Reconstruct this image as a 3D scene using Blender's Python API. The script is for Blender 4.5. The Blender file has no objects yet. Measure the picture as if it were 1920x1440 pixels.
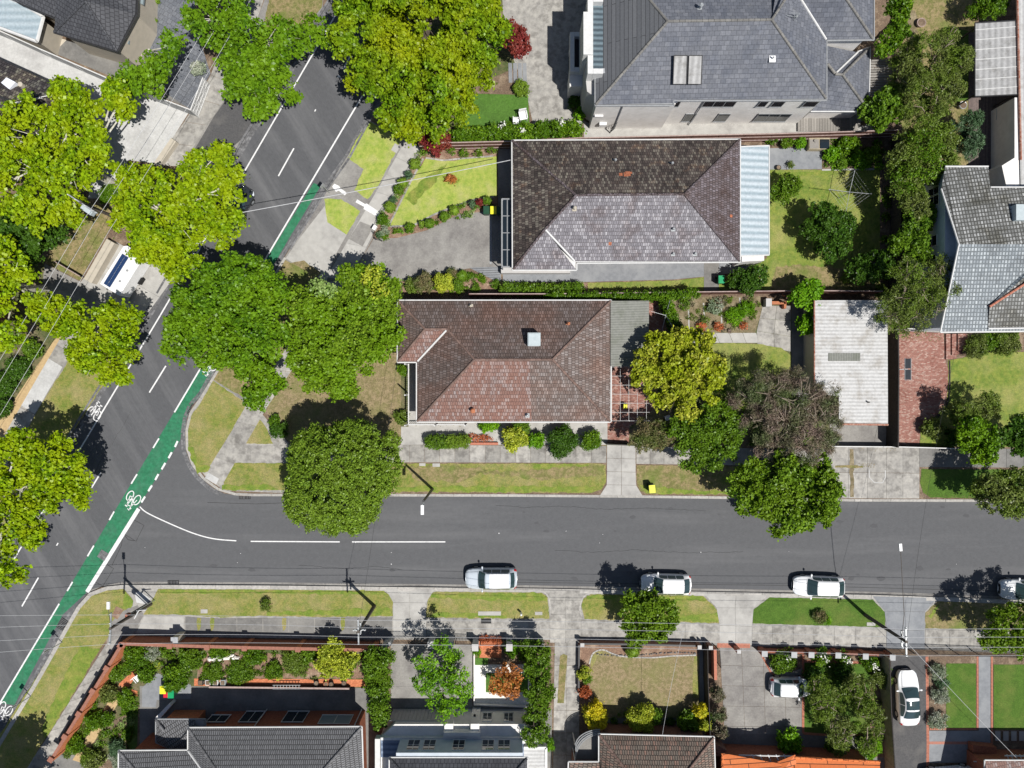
import bpy, math, random
import numpy as np
from mathutils import Vector, Matrix
rad = math.radians
# ------------------------------------------------------------------ camera, world, sun, exposure
CAMH = 62.5            # camera height above the road (m)
SC = 21.3              # photo pixels per metre at road level (1920 px wide)
scene = bpy.context.scene
cam = bpy.data.cameras.new('camera'); cam.sensor_width = 36.0
cam.lens = SC*CAMH/1920*36.0; cam.clip_start = 0.5; cam.clip_end = 4000
camo = bpy.data.objects.new('camera', cam); scene.collection.objects.link(camo)
camo.location = (0, 0, CAMH); camo.rotation_euler = (0, 0, 0); scene.camera = camo
SUNV = Vector((0.37, -0.34, 1.0)).normalized()      # towards the sun
elev = math.asin(SUNV.z); azim = math.atan2(SUNV.x, SUNV.y)
w = bpy.data.worlds.new("World"); scene.world = w; w.use_nodes = True
nt = w.node_tree; sky = nt.nodes.new('ShaderNodeTexSky'); sky.sky_type = 'NISHITA'; sky.sun_disc = False
sky.sun_elevation = elev; sky.sun_rotation = azim
bg = nt.nodes['Background']; bg.inputs['Strength'].default_value = 0.06
nt.links.new(sky.outputs[0], bg.inputs['Color'])
sl = bpy.data.lights.new('sun', 'SUN'); sl.energy = 5.0; sl.angle = rad(0.5); sl.color = (1.0, 0.965, 0.91)
so = bpy.data.objects.new('sun', sl); scene.collection.objects.link(so)
so.rotation_euler = SUNV.to_track_quat('Z', 'Y').to_euler(); so.location = (30, -30, 90)
scene.view_settings.view_transform = 'Standard'; scene.view_settings.look = 'None'
scene.view_settings.exposure = 0.05; scene.view_settings.gamma = 1.0
scene.render.engine = 'CYCLES'
scene.cycles.max_bounces = 5; scene.cycles.diffuse_bounces = 2; scene.cycles.transparent_max_bounces = 6
C = scene.collection
G = 0.13               # height of kerbed land above the road

def P(px, py, z=0.0):
    k = (1 - z/CAMH)/SC
    return Vector(((px-960)*k, (720-py)*k, z))

# ------------------------------------------------------------------ materials
MATS = {}
def _nodes(name):
    m = bpy.data.materials.new(name); m.use_nodes = True
    nt = m.node_tree; b = nt.nodes['Principled BSDF']
    return m, nt, b
def _n(nt, t, **kw):
    n = nt.nodes.new(t)
    for k, v in kw.items(): setattr(n, k, v)
    return n
def _mix(nt, fac, a, b, blend='MIX'):
    n = nt.nodes.new('ShaderNodeMix'); n.data_type = 'RGBA'; n.blend_type = blend
    for idx, v in ((0, fac), (6, a), (7, b)):
        s = n.inputs[idx]
        if hasattr(v, 'is_output'): nt.links.new(v, s)
        elif isinstance(v, (int, float)): s.default_value = v
        else: s.default_value = (v[0], v[1], v[2], 1)
    return n.outputs[2]
def _noise(nt, vec, scale, detail=5, rough=.6, lo=.35, hi=.65, dist=0):
    n = _n(nt, 'ShaderNodeTexNoise'); n.inputs['Scale'].default_value = scale
    n.inputs['Detail'].default_value = detail; n.inputs['Roughness'].default_value = rough
    n.inputs['Distortion'].default_value = dist
    nt.links.new(vec, n.inputs['Vector'])
    r = _n(nt, 'ShaderNodeMapRange'); r.inputs[1].default_value = lo; r.inputs[2].default_value = hi
    nt.links.new(n.outputs[0], r.inputs[0]); return r.outputs[0], n.outputs[0]
def _pos(nt, stretch=None, rot=0):
    g = _n(nt, 'ShaderNodeNewGeometry').outputs['Position']
    if stretch is None and not rot: return g
    mp = _n(nt, 'ShaderNodeMapping'); nt.links.new(g, mp.inputs[0])
    if rot:
        r2 = _n(nt, 'ShaderNodeMapping'); r2.inputs['Rotation'].default_value = (0, 0, rot)
        nt.links.new(g, r2.inputs[0]); nt.links.new(r2.outputs[0], mp.inputs[0])
    mp.inputs['Scale'].default_value = stretch or (1, 1, 1)
    return mp.outputs[0]
def M(name, c1, c2=None, scale=4, rough=.85, bump=0, bscale=25, metal=0, spec=.3, c3=None, scale3=.35, lo3=.5, hi3=.7,
      island=0, stretch=None, rot=0, detail=6, coat=0, lo=.35, hi=.65, grain=None):
    m, nt, b = _nodes(name); v = _pos(nt, stretch, rot)
    c2 = c2 or tuple(x*.82 for x in c1)
    f, raw = _noise(nt, v, scale, detail, lo=lo, hi=hi)
    col = _mix(nt, f, c1, c2)
    if c3:
        f3, _ = _noise(nt, v, scale3, 5, lo=lo3, hi=hi3); col = _mix(nt, f3, col, c3)
    if grain is None and name.split('_')[0] in ('lawn', 'concrete', 'dead', 'soil', 'mulch', 'garden'): grain = (9, .3) if name[0] != 'c' else (5, .12)
    if grain:
        gf, _ = _noise(nt, _pos(nt), grain[0], 3, .8, .3, .7); col = _mix(nt, 1.0, col, _mix(nt, gf, (1-grain[1],)*3, (1+grain[1],)*3), 'MULTIPLY')
    if island:
        g = _n(nt, 'ShaderNodeNewGeometry'); r = _n(nt, 'ShaderNodeMapRange')
        nt.links.new(g.outputs['Random Per Island'], r.inputs[0])
        r.inputs[3].default_value = 1-island; r.inputs[4].default_value = 1+island
        cc = _n(nt, 'ShaderNodeCombineXYZ')
        for i in range(3): nt.links.new(r.outputs[0], cc.inputs[i])
        col = _mix(nt, 1.0, col, cc.outputs[0], 'MULTIPLY')
    nt.links.new(col, b.inputs['Base Color'])
    b.inputs['Roughness'].default_value = rough; b.inputs['Metallic'].default_value = metal
    b.inputs['Specular IOR Level'].default_value = spec; b.inputs['Coat Weight'].default_value = coat
    if bump:
        bf, br = _noise(nt, v, bscale, 4); bp = _n(nt, 'ShaderNodeBump')
        bp.inputs['Strength'].default_value = bump; bp.inputs['Distance'].default_value = .04
        nt.links.new(br, bp.inputs['Height']); nt.links.new(bp.outputs[0], b.inputs['Normal'])
    MATS[name] = m; return m
def MT(name, cols, tw=.3, th=.33, mortar=(.03, .03, .03), ms=.02, rough=.75, patch=None, pscale=.5, plo=.5, phi=.62,
       patch2=None, offset=.5, bump=.6, speck=None, uv=True, spec=.3, fine=.25, rot=0):
    """tiles / bricks / sheets laid in the UV plane (u along the eave, v up the slope)"""
    m, nt, b = _nodes(name)
    if uv: v = _n(nt, 'ShaderNodeUVMap').outputs[0]
    else: v = _pos(nt, None, rot)
    if rot and uv:
        mp = _n(nt, 'ShaderNodeMapping'); mp.inputs['Rotation'].default_value = (0, 0, rot); nt.links.new(v, mp.inputs[0]); v = mp.outputs[0]
    pos = _pos(nt)
    k = _n(nt, 'ShaderNodeTexBrick'); k.offset = offset
    nt.links.new(v, k.inputs['Vector'])
    k.inputs['Color1'].default_value = (*cols[0], 1); k.inputs['Color2'].default_value = (*cols[1], 1)
    k.inputs['Mortar'].default_value = (*mortar, 1); k.inputs['Scale'].default_value = 1
    k.inputs['Mortar Size'].default_value = ms; k.inputs['Mortar Smooth'].default_value = .25
    k.inputs['Brick Width'].default_value = tw; k.inputs['Row Height'].default_value = th
    col = k.outputs['Color']
    if len(cols) > 2:
        k2 = _n(nt, 'ShaderNodeTexBrick'); k2.offset = offset; nt.links.new(v, k2.inputs['Vector'])
        k2.inputs['Color1'].default_value = (0, 0, 0, 1); k2.inputs['Color2'].default_value = (1, 1, 1, 1)
        k2.inputs['Mortar'].default_value = (0, 0, 0, 1); k2.inputs['Scale'].default_value = 1
        k2.inputs['Mortar Size'].default_value = ms; k2.inputs['Brick Width'].default_value = tw*1.0
        k2.inputs['Row Height'].default_value = th; k2.inputs['Bias'].default_value = -.35
        r = _n(nt, 'ShaderNodeMapRange'); r.inputs[1].default_value = .15; r.inputs[2].default_value = .95
        nt.links.new(k2.outputs['Color'], r.inputs[0])
        col = _mix(nt, r.outputs[0], col, cols[2])
    if patch:
        f, _ = _noise(nt, pos, pscale, 7, lo=plo, hi=phi, rough=.65)
        mul = _mix(nt, f, (1, 1, 1), patch); col = _mix(nt, 1.0, col, mul, 'MULTIPLY')
    if patch2:
        f, _ = _noise(nt, pos, pscale*3.1, 7, lo=.55, hi=.66, rough=.7)
        mul = _mix(nt, f, (1, 1, 1), patch2); col = _mix(nt, 1.0, col, mul, 'MULTIPLY')
    if speck:
        f, _ = _noise(nt, pos, speck[1], 3, lo=speck[2], hi=speck[2]+.06); col = _mix(nt, f, col, speck[0])
    if fine:
        f, _ = _noise(nt, pos, 7, 5, lo=.3, hi=.7); col = _mix(nt, 1.0, col, _mix(nt, f, (1-fine,)*3, (1+fine,)*3), 'MULTIPLY')
    nt.links.new(col, b.inputs['Base Color'])
    b.inputs['Roughness'].default_value = rough; b.inputs['Specular IOR Level'].default_value = spec
    if bump:
        iv = _n(nt, 'ShaderNodeMath', operation='SUBTRACT'); iv.inputs[0].default_value = 1
        nt.links.new(k.outputs['Fac'], iv.inputs[1])
        bp = _n(nt, 'ShaderNodeBump'); bp.inputs['Strength'].default_value = bump; bp.inputs['Distance'].default_value = .03
        nt.links.new(iv.outputs[0], bp.inputs['Height']); nt.links.new(bp.outputs[0], b.inputs['Normal'])
    MATS[name] = m; return m
def MW(name, c1, c2, period=.15, rough=.6, metal=0, patch=None, pscale=.6, axis='Y', bump=.8, spec=.4, rot=0, plo=.5, phi=.65):
    """ribbed sheet / boards: bands across UV v (or u)"""
    m, nt, b = _nodes(name); v = _n(nt, 'ShaderNodeUVMap').outputs[0]
    wv = _n(nt, 'ShaderNodeTexWave', wave_type='BANDS', bands_direction=axis)
    wv.inputs['Scale'].default_value = 1/period/ (2*math.pi) * 2*math.pi / 6.2832 * 1.0
    wv.inputs['Scale'].default_value = .3142/period
    wv.inputs['Distortion'].default_value = 0; nt.links.new(v, wv.inputs['Vector'])
    col = _mix(nt, wv.outputs['Fac'], c2, c1)
    pos = _pos(nt)
    f, _ = _noise(nt, pos, 5, 6, lo=.3, hi=.7); col = _mix(nt, 1.0, col, _mix(nt, f, (.85,)*3, (1.12,)*3), 'MULTIPLY')
    if patch:
        f, _ = _noise(nt, pos, pscale, 7, lo=plo, hi=phi, rough=.7); col = _mix(nt, 1.0, col, _mix(nt, f, (1, 1, 1), patch), 'MULTIPLY')
    nt.links.new(col, b.inputs['Base Color']); b.inputs['Roughness'].default_value = rough
    b.inputs['Metallic'].default_value = metal; b.inputs['Specular IOR Level'].default_value = spec
    bp = _n(nt, 'ShaderNodeBump'); bp.inputs['Strength'].default_value = bump; bp.inputs['Distance'].default_value = .02
    nt.links.new(wv.outputs['Fac'], bp.inputs['Height']); nt.links.new(bp.outputs[0], b.inputs['Normal'])
    MATS[name] = m; return m
def ML(name, c1, c2, c3=None, trans=.2, rough=.4, scale=.5):
    c1, c2 = tuple(x*.75 for x in c1), tuple(x*1.3 for x in c2); c3 = c3 and tuple(x*1.15 for x in c3)
    """leaves: every leaf its own tone between c1 and c2, clumps towards c3"""
    m, nt, b = _nodes(name); g = _n(nt, 'ShaderNodeNewGeometry')
    col = _mix(nt, g.outputs['Random Per Island'], c1, c2)
    if c3:
        f, _ = _noise(nt, g.outputs['Position'], scale, 4, lo=.4, hi=.62); col = _mix(nt, f, col, c3)
    nt.links.new(col, b.inputs['Base Color']); b.inputs['Roughness'].default_value = rough
    b.inputs['Specular IOR Level'].default_value = .22
    t = _n(nt, 'ShaderNodeBsdfTranslucent'); nt.links.new(_mix(nt, 1.0, col, (1.2, 1.3, .4), 'MULTIPLY'), t.inputs['Color'])
    mx = _n(nt, 'ShaderNodeMixShader'); mx.inputs[0].default_value = trans
    nt.links.new(b.outputs[0], mx.inputs[1]); nt.links.new(t.outputs[0], mx.inputs[2])
    nt.links.new(mx.outputs[0], nt.nodes['Material Output'].inputs[0])
    MATS[name] = m; return m
def MG(name, c, rough=.05, spec=.6, metal=0, alpha=None):
    m, nt, b = _nodes(name); b.inputs['Base Color'].default_value = (*c, 1); b.inputs['Roughness'].default_value = rough
    b.inputs['Specular IOR Level'].default_value = spec; b.inputs['Metallic'].default_value = metal
    if alpha: b.inputs['Alpha'].default_value = alpha
    MATS[name] = m; return m

M('asphalt', (.113, .115, .121), (.092, .094, .099), scale=40, bump=.25, bscale=90, rough=.9, c3=(.138, .139, .144), scale3=.5, lo3=.5, hi3=.75, stretch=(.1, 1, 1), grain=(2.2, .07))
M('asphalt_road', (.106, .108, .115), (.082, .084, .09), scale=40, bump=.25, bscale=90, rough=.9, c3=(.155, .156, .162), scale3=.7, lo3=.46, hi3=.75, stretch=(1, .07, 1), rot=rad(-31), grain=(2.2, .07))
M('asphalt_dark', (.095, .096, .101), (.08, .081, .086), scale=40, rough=.9)
M('asphalt_drive', (.1, .098, .1), (.07, .07, .072), scale=8, bump=.3, bscale=60, c3=(.13, .125, .12), scale3=.6)
M('white_paint', (.72, .72, .72), (.42, .42, .42), scale=5, rough=.6, lo=.5, hi=.85, detail=10)
M('white_paint_worn', (.62, .62, .6), (.35, .35, .34), scale=18, rough=.7)
M('green_paint', (.022, .15, .073), (.03, .19, .095), scale=3, rough=.8, c3=(.06, .15, .1), scale3=1.2, lo3=.45, hi3=.85, bump=.2, bscale=80, grain=(1.5, .15))
M('bluestone', (.2, .2, .205), (.1, .1, .105), scale=4, island=.25, bump=.4, bscale=20)
M('tar_line', (.03, .03, .03), rough=.8)
M('kerb', (.44, .42, .39), (.32, .31, .29), scale=5, island=.12, bump=.2)
M('concrete', (.37, .355, .325), (.26, .25, .235), scale=2.2, island=.2, bump=.15, bscale=30, c3=(.19, .18, .165), scale3=1.1, lo3=.5, hi3=.7, detail=12)
M('concrete_light', (.43, .42, .395), (.36, .35, .33), scale=2.5, island=.08, bump=.12, c3=(.29, .28, .265), scale3=.6)
M('concrete_white', (.52, .52, .51), (.45, .45, .44), scale=1.5, island=.06, c3=(.34, .335, .33), scale3=.35, lo3=.48, hi3=.8)
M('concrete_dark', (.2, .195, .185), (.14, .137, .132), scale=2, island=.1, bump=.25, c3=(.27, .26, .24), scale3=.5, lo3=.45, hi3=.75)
M('concrete_aged', (.245, .235, .22), (.175, .165, .158), scale=1.6, bump=.25, bscale=40, c3=(.31, .3, .28), scale3=.35, lo3=.42, hi3=.7, detail=13, grain=(6, .14))
M('bluegrey_paving', (.24, .25, .265), (.19, .2, .215), scale=3, island=.07, c3=(.28, .29, .3), scale3=.5)
MT('bluestone_tiles', [(.12, .13, .15), (.17, .18, .2)], tw=.4, th=.4, mortar=(.08, .08, .09), ms=.012, uv=False, rot=rad(31))
M('lawn', (.26, .25, .065), (.155, .205, .035), scale=3.2, bump=1, bscale=45, c3=(.36, .29, .145), scale3=.5, lo3=.4, hi3=.8, detail=15, lo=.4, hi=.6, grain=(12, .4))
M('lawn_bright', (.38, .43, .09), (.24, .34, .05), scale=3, bump=1, bscale=45, c3=(.45, .43, .17), scale3=.8, lo3=.45, hi3=.8, detail=15, lo=.38, hi=.64, grain=(12, .28))
M('lawn_dry', (.3, .235, .12), (.17, .165, .055), scale=3, bump=1, bscale=40, c3=(.14, .19, .035), scale3=.45, lo3=.5, hi3=.72, detail=12, lo=.4, hi=.6)
M('lawn_straw', (.31, .24, .14), (.2, .165, .08), scale=4, bump=1, bscale=40, c3=(.2, .2, .07), scale3=.5, lo3=.42, hi3=.8, detail=15, lo=.4, hi=.6, grain=(12, .4))
M('lawn_mid', (.23, .27, .05), (.13, .2, .03), scale=3, bump=1, bscale=45, c3=(.33, .31, .11), scale3=.5, lo3=.42, hi3=.8, detail=15, lo=.4, hi=.6, grain=(12, .38))
M('lawn_lush', (.055, .12, .012), (.085, .165, .02), scale=3, bump=1, bscale=45, c3=(.15, .18, .04), scale3=.4, lo3=.48, hi3=.8, detail=15, grain=(12, .35))
M('lawn_green', (.2, .26, .04), (.12, .2, .025), scale=3, bump=1, bscale=45, c3=(.26, .27, .06), scale3=1.2, lo3=.45, hi3=.66, detail=12)
M('lawn_dark', (.06, .13, .02), (.09, .17, .03), scale=2, bump=.6, bscale=70, c3=(.12, .15, .05), scale3=.8, detail=9)
M('lawn_fake', (.065, .15, .02), (.08, .17, .028), scale=3, rough=.9, c3=(.06, .13, .02), scale3=.4)
M('soil', (.2, .14, .095), (.12, .085, .06), scale=7, bump=.9, bscale=25, c3=(.3, .23, .16), scale3=1.4)
M('mulch', (.3, .19, .13), (.17, .105, .075), scale=12, bump=1, bscale=35, c3=(.38, .28, .2), scale3=1.5)
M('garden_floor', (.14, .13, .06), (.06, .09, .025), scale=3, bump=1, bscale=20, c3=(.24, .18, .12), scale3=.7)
M('dead_grass', (.24, .19, .12), (.14, .12, .06), scale=4, bump=1, bscale=30, c3=(.3, .25, .16), scale3=1.1)
M('gravel', (.6, .52, .38), (.35, .3, .22), scale=25, bump=1, bscale=30)
M('white_stone', (.85, .84, .8), (.7, .68, .62), scale=8, bump=.6)
M('ground', (.16, .17, .07), (.12, .13, .06), scale=.5)
M('sand_path', (.52, .38, .2), (.42, .3, .16), scale=5, bump=.3)
MT('brick_paving', [(.27, .115, .09), (.37, .19, .15), (.45, .34, .29)], tw=.23, th=.115, mortar=(.2, .13, .11), ms=.012, uv=False, rough=.85, bump=.3, patch=(.8, .72, .7), pscale=.6)
MT('brick_path', [(.5, .15, .06), (.62, .22, .1)], tw=.23, th=.115, mortar=(.35, .14, .08), ms=.012, uv=False, bump=.3)
MT('brick_orange', [(.58, .17, .065), (.68, .23, .09)], tw=.23, th=.085, mortar=(.42, .2, .12), ms=.01, bump=.4)
MT('brick_red', [(.3, .085, .045), (.38, .12, .06)], tw=.23, th=.085, mortar=(.3, .15, .1), ms=.01, bump=.4)
MT('brick_brown', [(.2, .085, .06), (.27, .12, .08)], tw=.23, th=.085, mortar=(.2, .14, .11), ms=.01, bump=.4)
M('brick_cap', (.33, .15, .105), (.25, .11, .08), scale=6, island=.15)
M('brick_edge', (.5, .2, .13), (.4, .15, .1), scale=8)
M('render_white', (.8, .78, .75), (.72, .7, .67), scale=2, c3=(.66, .64, .61), scale3=.8)
M('render_grey', (.5, .49, .48), (.45, .44, .43), scale=2)
M('render_blue', (.52, .57, .62), (.46, .51, .56), scale=2)
M('render_beige', (.5, .45, .37), (.44, .4, .33), scale=2)
M('trim_white', (.66, .66, .65), (.58, .58, .57), scale=4, rough=.5)
M('trim_grey', (.33, .34, .35), (.27, .28, .29), scale=4, rough=.5)
M('trim_dark', (.04, .04, .045), (.03, .03, .03), scale=4, rough=.5)
M('gutter_metal', (.55, .56, .57), (.42, .43, .44), scale=4, rough=.4, metal=.4)
M('galvanised', (.42, .44, .45), (.33, .35, .36), scale=6, rough=.45, metal=.3)
M('steel_dark', (.05, .05, .055), (.03, .03, .03), rough=.5)
M('timber_grey', (.3, .28, .26), (.2, .19, .17), scale=6, island=.2, stretch=(1, 8, 1))
M('timber_fence', (.16, .075, .055), (.1, .045, .035), scale=5, island=.25)
M('timber_cap', (.42, .33, .3), (.3, .22, .2), scale=5)
M('timber_pale', (.42, .36, .26), (.3, .26, .18), scale=5, island=.2)
M('timber_dark', (.045, .04, .038), (.03, .027, .026), scale=5, island=.3)
M('timber_pole', (.12, .1, .085), (.07, .06, .05), scale=9)
M('deck_boards', (.17, .13, .12), (.11, .09, .085), scale=6, island=.2)
M('bark', (.12, .095, .07), (.06, .05, .04), scale=10, bump=.6)
M('bark_pale', (.62, .6, .52), (.38, .36, .28), scale=4, bump=.3)
M('bark_grey', (.34, .28, .22), (.22, .17, .13), scale=8, bump=.4)
M('rust', (.26, .07, .035), (.45, .3, .24), scale=5)
M('terracotta', (.5, .2, .1), (.38, .14, .07), scale=5)
M('pot_black', (.03, .03, .03), rough=.5)
M('plastic_green', (.01, .32, .12), rough=.45)
M('plastic_darkgreen', (.015, .07, .035), rough=.45)
M('plastic_yellow', (.78, .76, .04), (.7, .68, .03), rough=.45)
M('plastic_red', (.6, .02, .04), rough=.45)
M('plastic_white', (.82, .82, .82), (.75, .75, .75), rough=.4)
M('rubber', (.02, .02, .02), rough=.8)
M('wire', (.55, .56, .57), (.45, .45, .46), rough=.5)
M('wire_dark', (.05, .05, .05), rough=.6)
M('car_white', (.88, .89, .9), (.86, .87, .88), scale=1, rough=.22, coat=1, spec=.5)
M('car_silver', (.62, .68, .74), (.58, .64, .7), scale=1, rough=.25, coat=1, spec=.5, metal=.1)
M('car_dark', (.03, .035, .04), rough=.2, coat=1)
M('ac_box', (.46, .52, .54), (.4, .46, .48), scale=4, rough=.5)
M('orange_flower', (.42, .13, .06), (.3, .12, .07), scale=8, grain=(6, .4))
MG('glass', (.015, .022, .028), .06, .8)
MG('glass_car', (.03, .055, .06), .05, .9)
MG('glass_pale', (.25, .31, .33), .15, .6)
MG('skylight_glass', (.75, .78, .85), .2, .6)
MG('lamp_lens', (.75, .8, .85), .1, .6)
MG('tail_lens', (.5, .01, .01), .15, .6)
MG('solar_cell', (.02, .045, .12), .15, .6)
MG('chrome', (.7, .7, .7), .15, .5, 1)
# roofs
MT('roof_slate_grey', [(.112, .12, .142), (.14, .148, .172), (.168, .177, .202)], tw=.42, th=.34, mortar=(.07, .075, .09), ms=.014, patch=(.84, .86, .9), pscale=.5, fine=.15, rough=.7, bump=.5, patch2=(1.12, 1.1, 1.05))
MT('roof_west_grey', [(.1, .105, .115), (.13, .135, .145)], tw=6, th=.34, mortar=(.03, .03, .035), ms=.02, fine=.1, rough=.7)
MT('roof_charcoal', [(.062, .064, .072), (.085, .088, .098)], tw=.3, th=.33, mortar=(.03, .03, .035), ms=.025, fine=.15, rough=.65)
MT('roof_mossy', [(.055, .045, .041), (.12, .092, .083), (.25, .235, .19)], tw=.19, th=.3, mortar=(.02, .016, .015), ms=.018, patch=(.5, .5, .52), pscale=.35, plo=.45, phi=.65, patch2=(1.45, 1.2, 1.0), rough=.8)
MT('roof_pale', [(.17, .163, .18), (.24, .23, .255), (.42, .41, .43)], tw=.19, th=.3, mortar=(.09, .08, .085), ms=.018, patch=(.78, .72, .7), pscale=.5, patch2=(1.15, 1.12, 1.1), rough=.7)
MT('roof_purple', [(.1, .075, .075), (.15, .125, .135), (.21, .18, .2)], tw=.19, th=.3, mortar=(.03, .025, .025), ms=.02, patch=(.75, .66, .6), pscale=.5, rough=.75)
MT('roof_brown', [(.11, .083, .073), (.145, .112, .1), (.21, .18, .175)], tw=.2, th=.33, mortar=(.045, .033, .03), ms=.02, patch=(1.2, .95, .85), pscale=.28, plo=.45, phi=.65, rough=.7)
MT('roof_terra', [(.22, .115, .09), (.26, .15, .122), (.36, .3, .285)], tw=.2, th=.33, mortar=(.11, .06, .05), ms=.02, patch=(.8, .98, 1.08), pscale=.22, plo=.45, phi=.65, rough=.7)
MT('roof_orange', [(.6, .16, .045), (.68, .2, .06)], tw=3, th=.4, mortar=(.1, .03, .012), ms=.035, fine=.1, rough=.6)
MT('roof_grey_bold', [(.14, .142, .15), (.18, .182, .19)], tw=.17, th=.36, mortar=(.035, .035, .035), ms=.03, fine=.15, rough=.6, speck=((.6, .6, .6), 3.0, .76))
MT('roof_mixed', [(.2, .15, .12), (.12, .125, .11), (.36, .19, .14)], tw=.2, th=.36, mortar=(.03, .025, .022), ms=.03, patch=(.75, .72, .7), pscale=.8, fine=.3)
MT('roof_metal_tile', [(.16, .165, .16), (.27, .275, .27), (.46, .47, .47)], tw=.25, th=.32, mortar=(.07, .07, .065), ms=.05, patch=(.6, .58, .52), pscale=.5, rough=.6, offset=0)
MT('roof_metal_tile_blue', [(.2, .23, .255), (.3, .335, .36), (.45, .49, .51)], tw=.25, th=.32, mortar=(.1, .12, .135), ms=.05, patch=(.75, .75, .75), pscale=.5, rough=.5, offset=0)
MT('roof_black_grey', [(.035, .03, .032), (.07, .06, .065), (.2, .2, .16)], tw=.22, th=.3, mortar=(.01, .01, .01), ms=.02, patch=(2.2, 2.1, 1.7), pscale=.5, plo=.45, phi=.6)
MT('roof_dusty', [(.14, .105, .092), (.19, .152, .138), (.3, .27, .26)], tw=.2, th=.33, mortar=(.06, .045, .04), ms=.02, patch=(1.12, .9, .8), pscale=.3, plo=.45, phi=.65, rough=.7)
M('ridge_brown', (.21, .14, .115), (.15, .1, .085), scale=6, island=.2)
MW('sheet_leanto', (.47, .53, .57), (.27, .34, .38), period=.55, rough=.5, bump=.8, axis='X')
MW('sheet_white', (.52, .52, .515), (.4, .4, .395), period=.3, patch=(.72, .69, .65), pscale=.8, bump=.5)
MW('sheet_blue', (.4, .47, .51), (.29, .36, .4), period=.62, rough=.45, bump=.6)
MW('sheet_grey', (.38, .38, .38), (.27, .27, .27), period=.5, patch=(.7, .69, .67), pscale=1.4, bump=.5, axis='X')
MW('sheet_aged', (.23, .235, .21), (.14, .145, .13), period=.14, patch=(.75, .78, .7), pscale=.7, axis='X')
MW('sheet_slate', (.14, .19, .22), (.05, .07, .085), period=.42, rough=.4)
MW('sheet_navy', (.2, .26, .36), (.1, .14, .22), period=.42, rough=.5)
# leaves
ML('leaf_plane', (.1, .22, .004), (.24, .36, .006), (.25, .33, .005), scale=.5, trans=.15)
ML('leaf_plane_deep', (.045, .13, .006), (.12, .24, .008), (.13, .24, .008), scale=.35, trans=.14)
ML('leaf_big', (.07, .17, .006), (.17, .29, .008), (.25, .3, .006), scale=.2, trans=.14)
ML('leaf_elm', (.08, .17, .008), (.2, .31, .02), (.13, .24, .008), scale=.4, trans=0.16)
ML('leaf_dark', (.02, .07, .006), (.07, .15, .015), (.05, .11, .01), trans=0.12, rough=.4)
ML('leaf_box', (.075, .155, .01), (.2, .31, .03), (.14, .22, .02), trans=.13, scale=.9)
ML('leaf_mid', (.045, .12, .008), (.13, .23, .018), (.1, .18, .01), trans=.14)
ML('leaf_bright', (.1, .27, .008), (.22, .42, .015), (.1, .24, .008), trans=0.18)
ML('leaf_lime', (.34, .4, .02), (.52, .55, .06), (.26, .32, .03), trans=0.21, scale=1.5)
ML('leaf_yellow', (.62, .5, .01), (.78, .64, .03), (.4, .4, .02), trans=0.15, scale=1)
ML('leaf_gold', (.2, .26, .015), (.42, .42, .05), (.27, .33, .012), trans=.17, scale=.7)
ML('leaf_olive', (.065, .095, .018), (.18, .22, .055), (.12, .19, .02), trans=.14)
ML('leaf_olive_brown', (.12, .13, .05), (.22, .17, .09), (.1, .14, .03), trans=0.15, scale=1)
ML('leaf_grey', (.14, .11, .085), (.25, .18, .15), (.1, .13, .05), trans=.1, scale=.6)
ML('leaf_street', (.06, .15, .008), (.17, .28, .018), (.12, .2, .01), trans=.14)
ML('leaf_pale', (.2, .29, .08), (.36, .44, .18), (.14, .25, .04), trans=.12)
ML('leaf_silver', (.3, .33, .27), (.45, .46, .38), (.2, .26, .16), trans=0.12)
ML('leaf_red', (.14, .025, .02), (.25, .06, .04), (.2, .03, .03), trans=0.15)
ML('leaf_rust', (.42, .13, .03), (.58, .24, .06), (.35, .14, .05), trans=0.18)
ML('leaf_scarlet', (.4, .06, .02), (.6, .2, .08), (.3, .08, .03), trans=0.12)
ML('leaf_blue_green', (.07, .14, .07), (.14, .22, .12), (.06, .12, .05), trans=0.13)
ML('leaf_hedge', (.05, .14, .006), (.15, .26, .012), (.06, .13, .006), trans=0.13)
ML('flower_white', (.85, .85, .8), (.9, .9, .85), trans=0.12)

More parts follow.
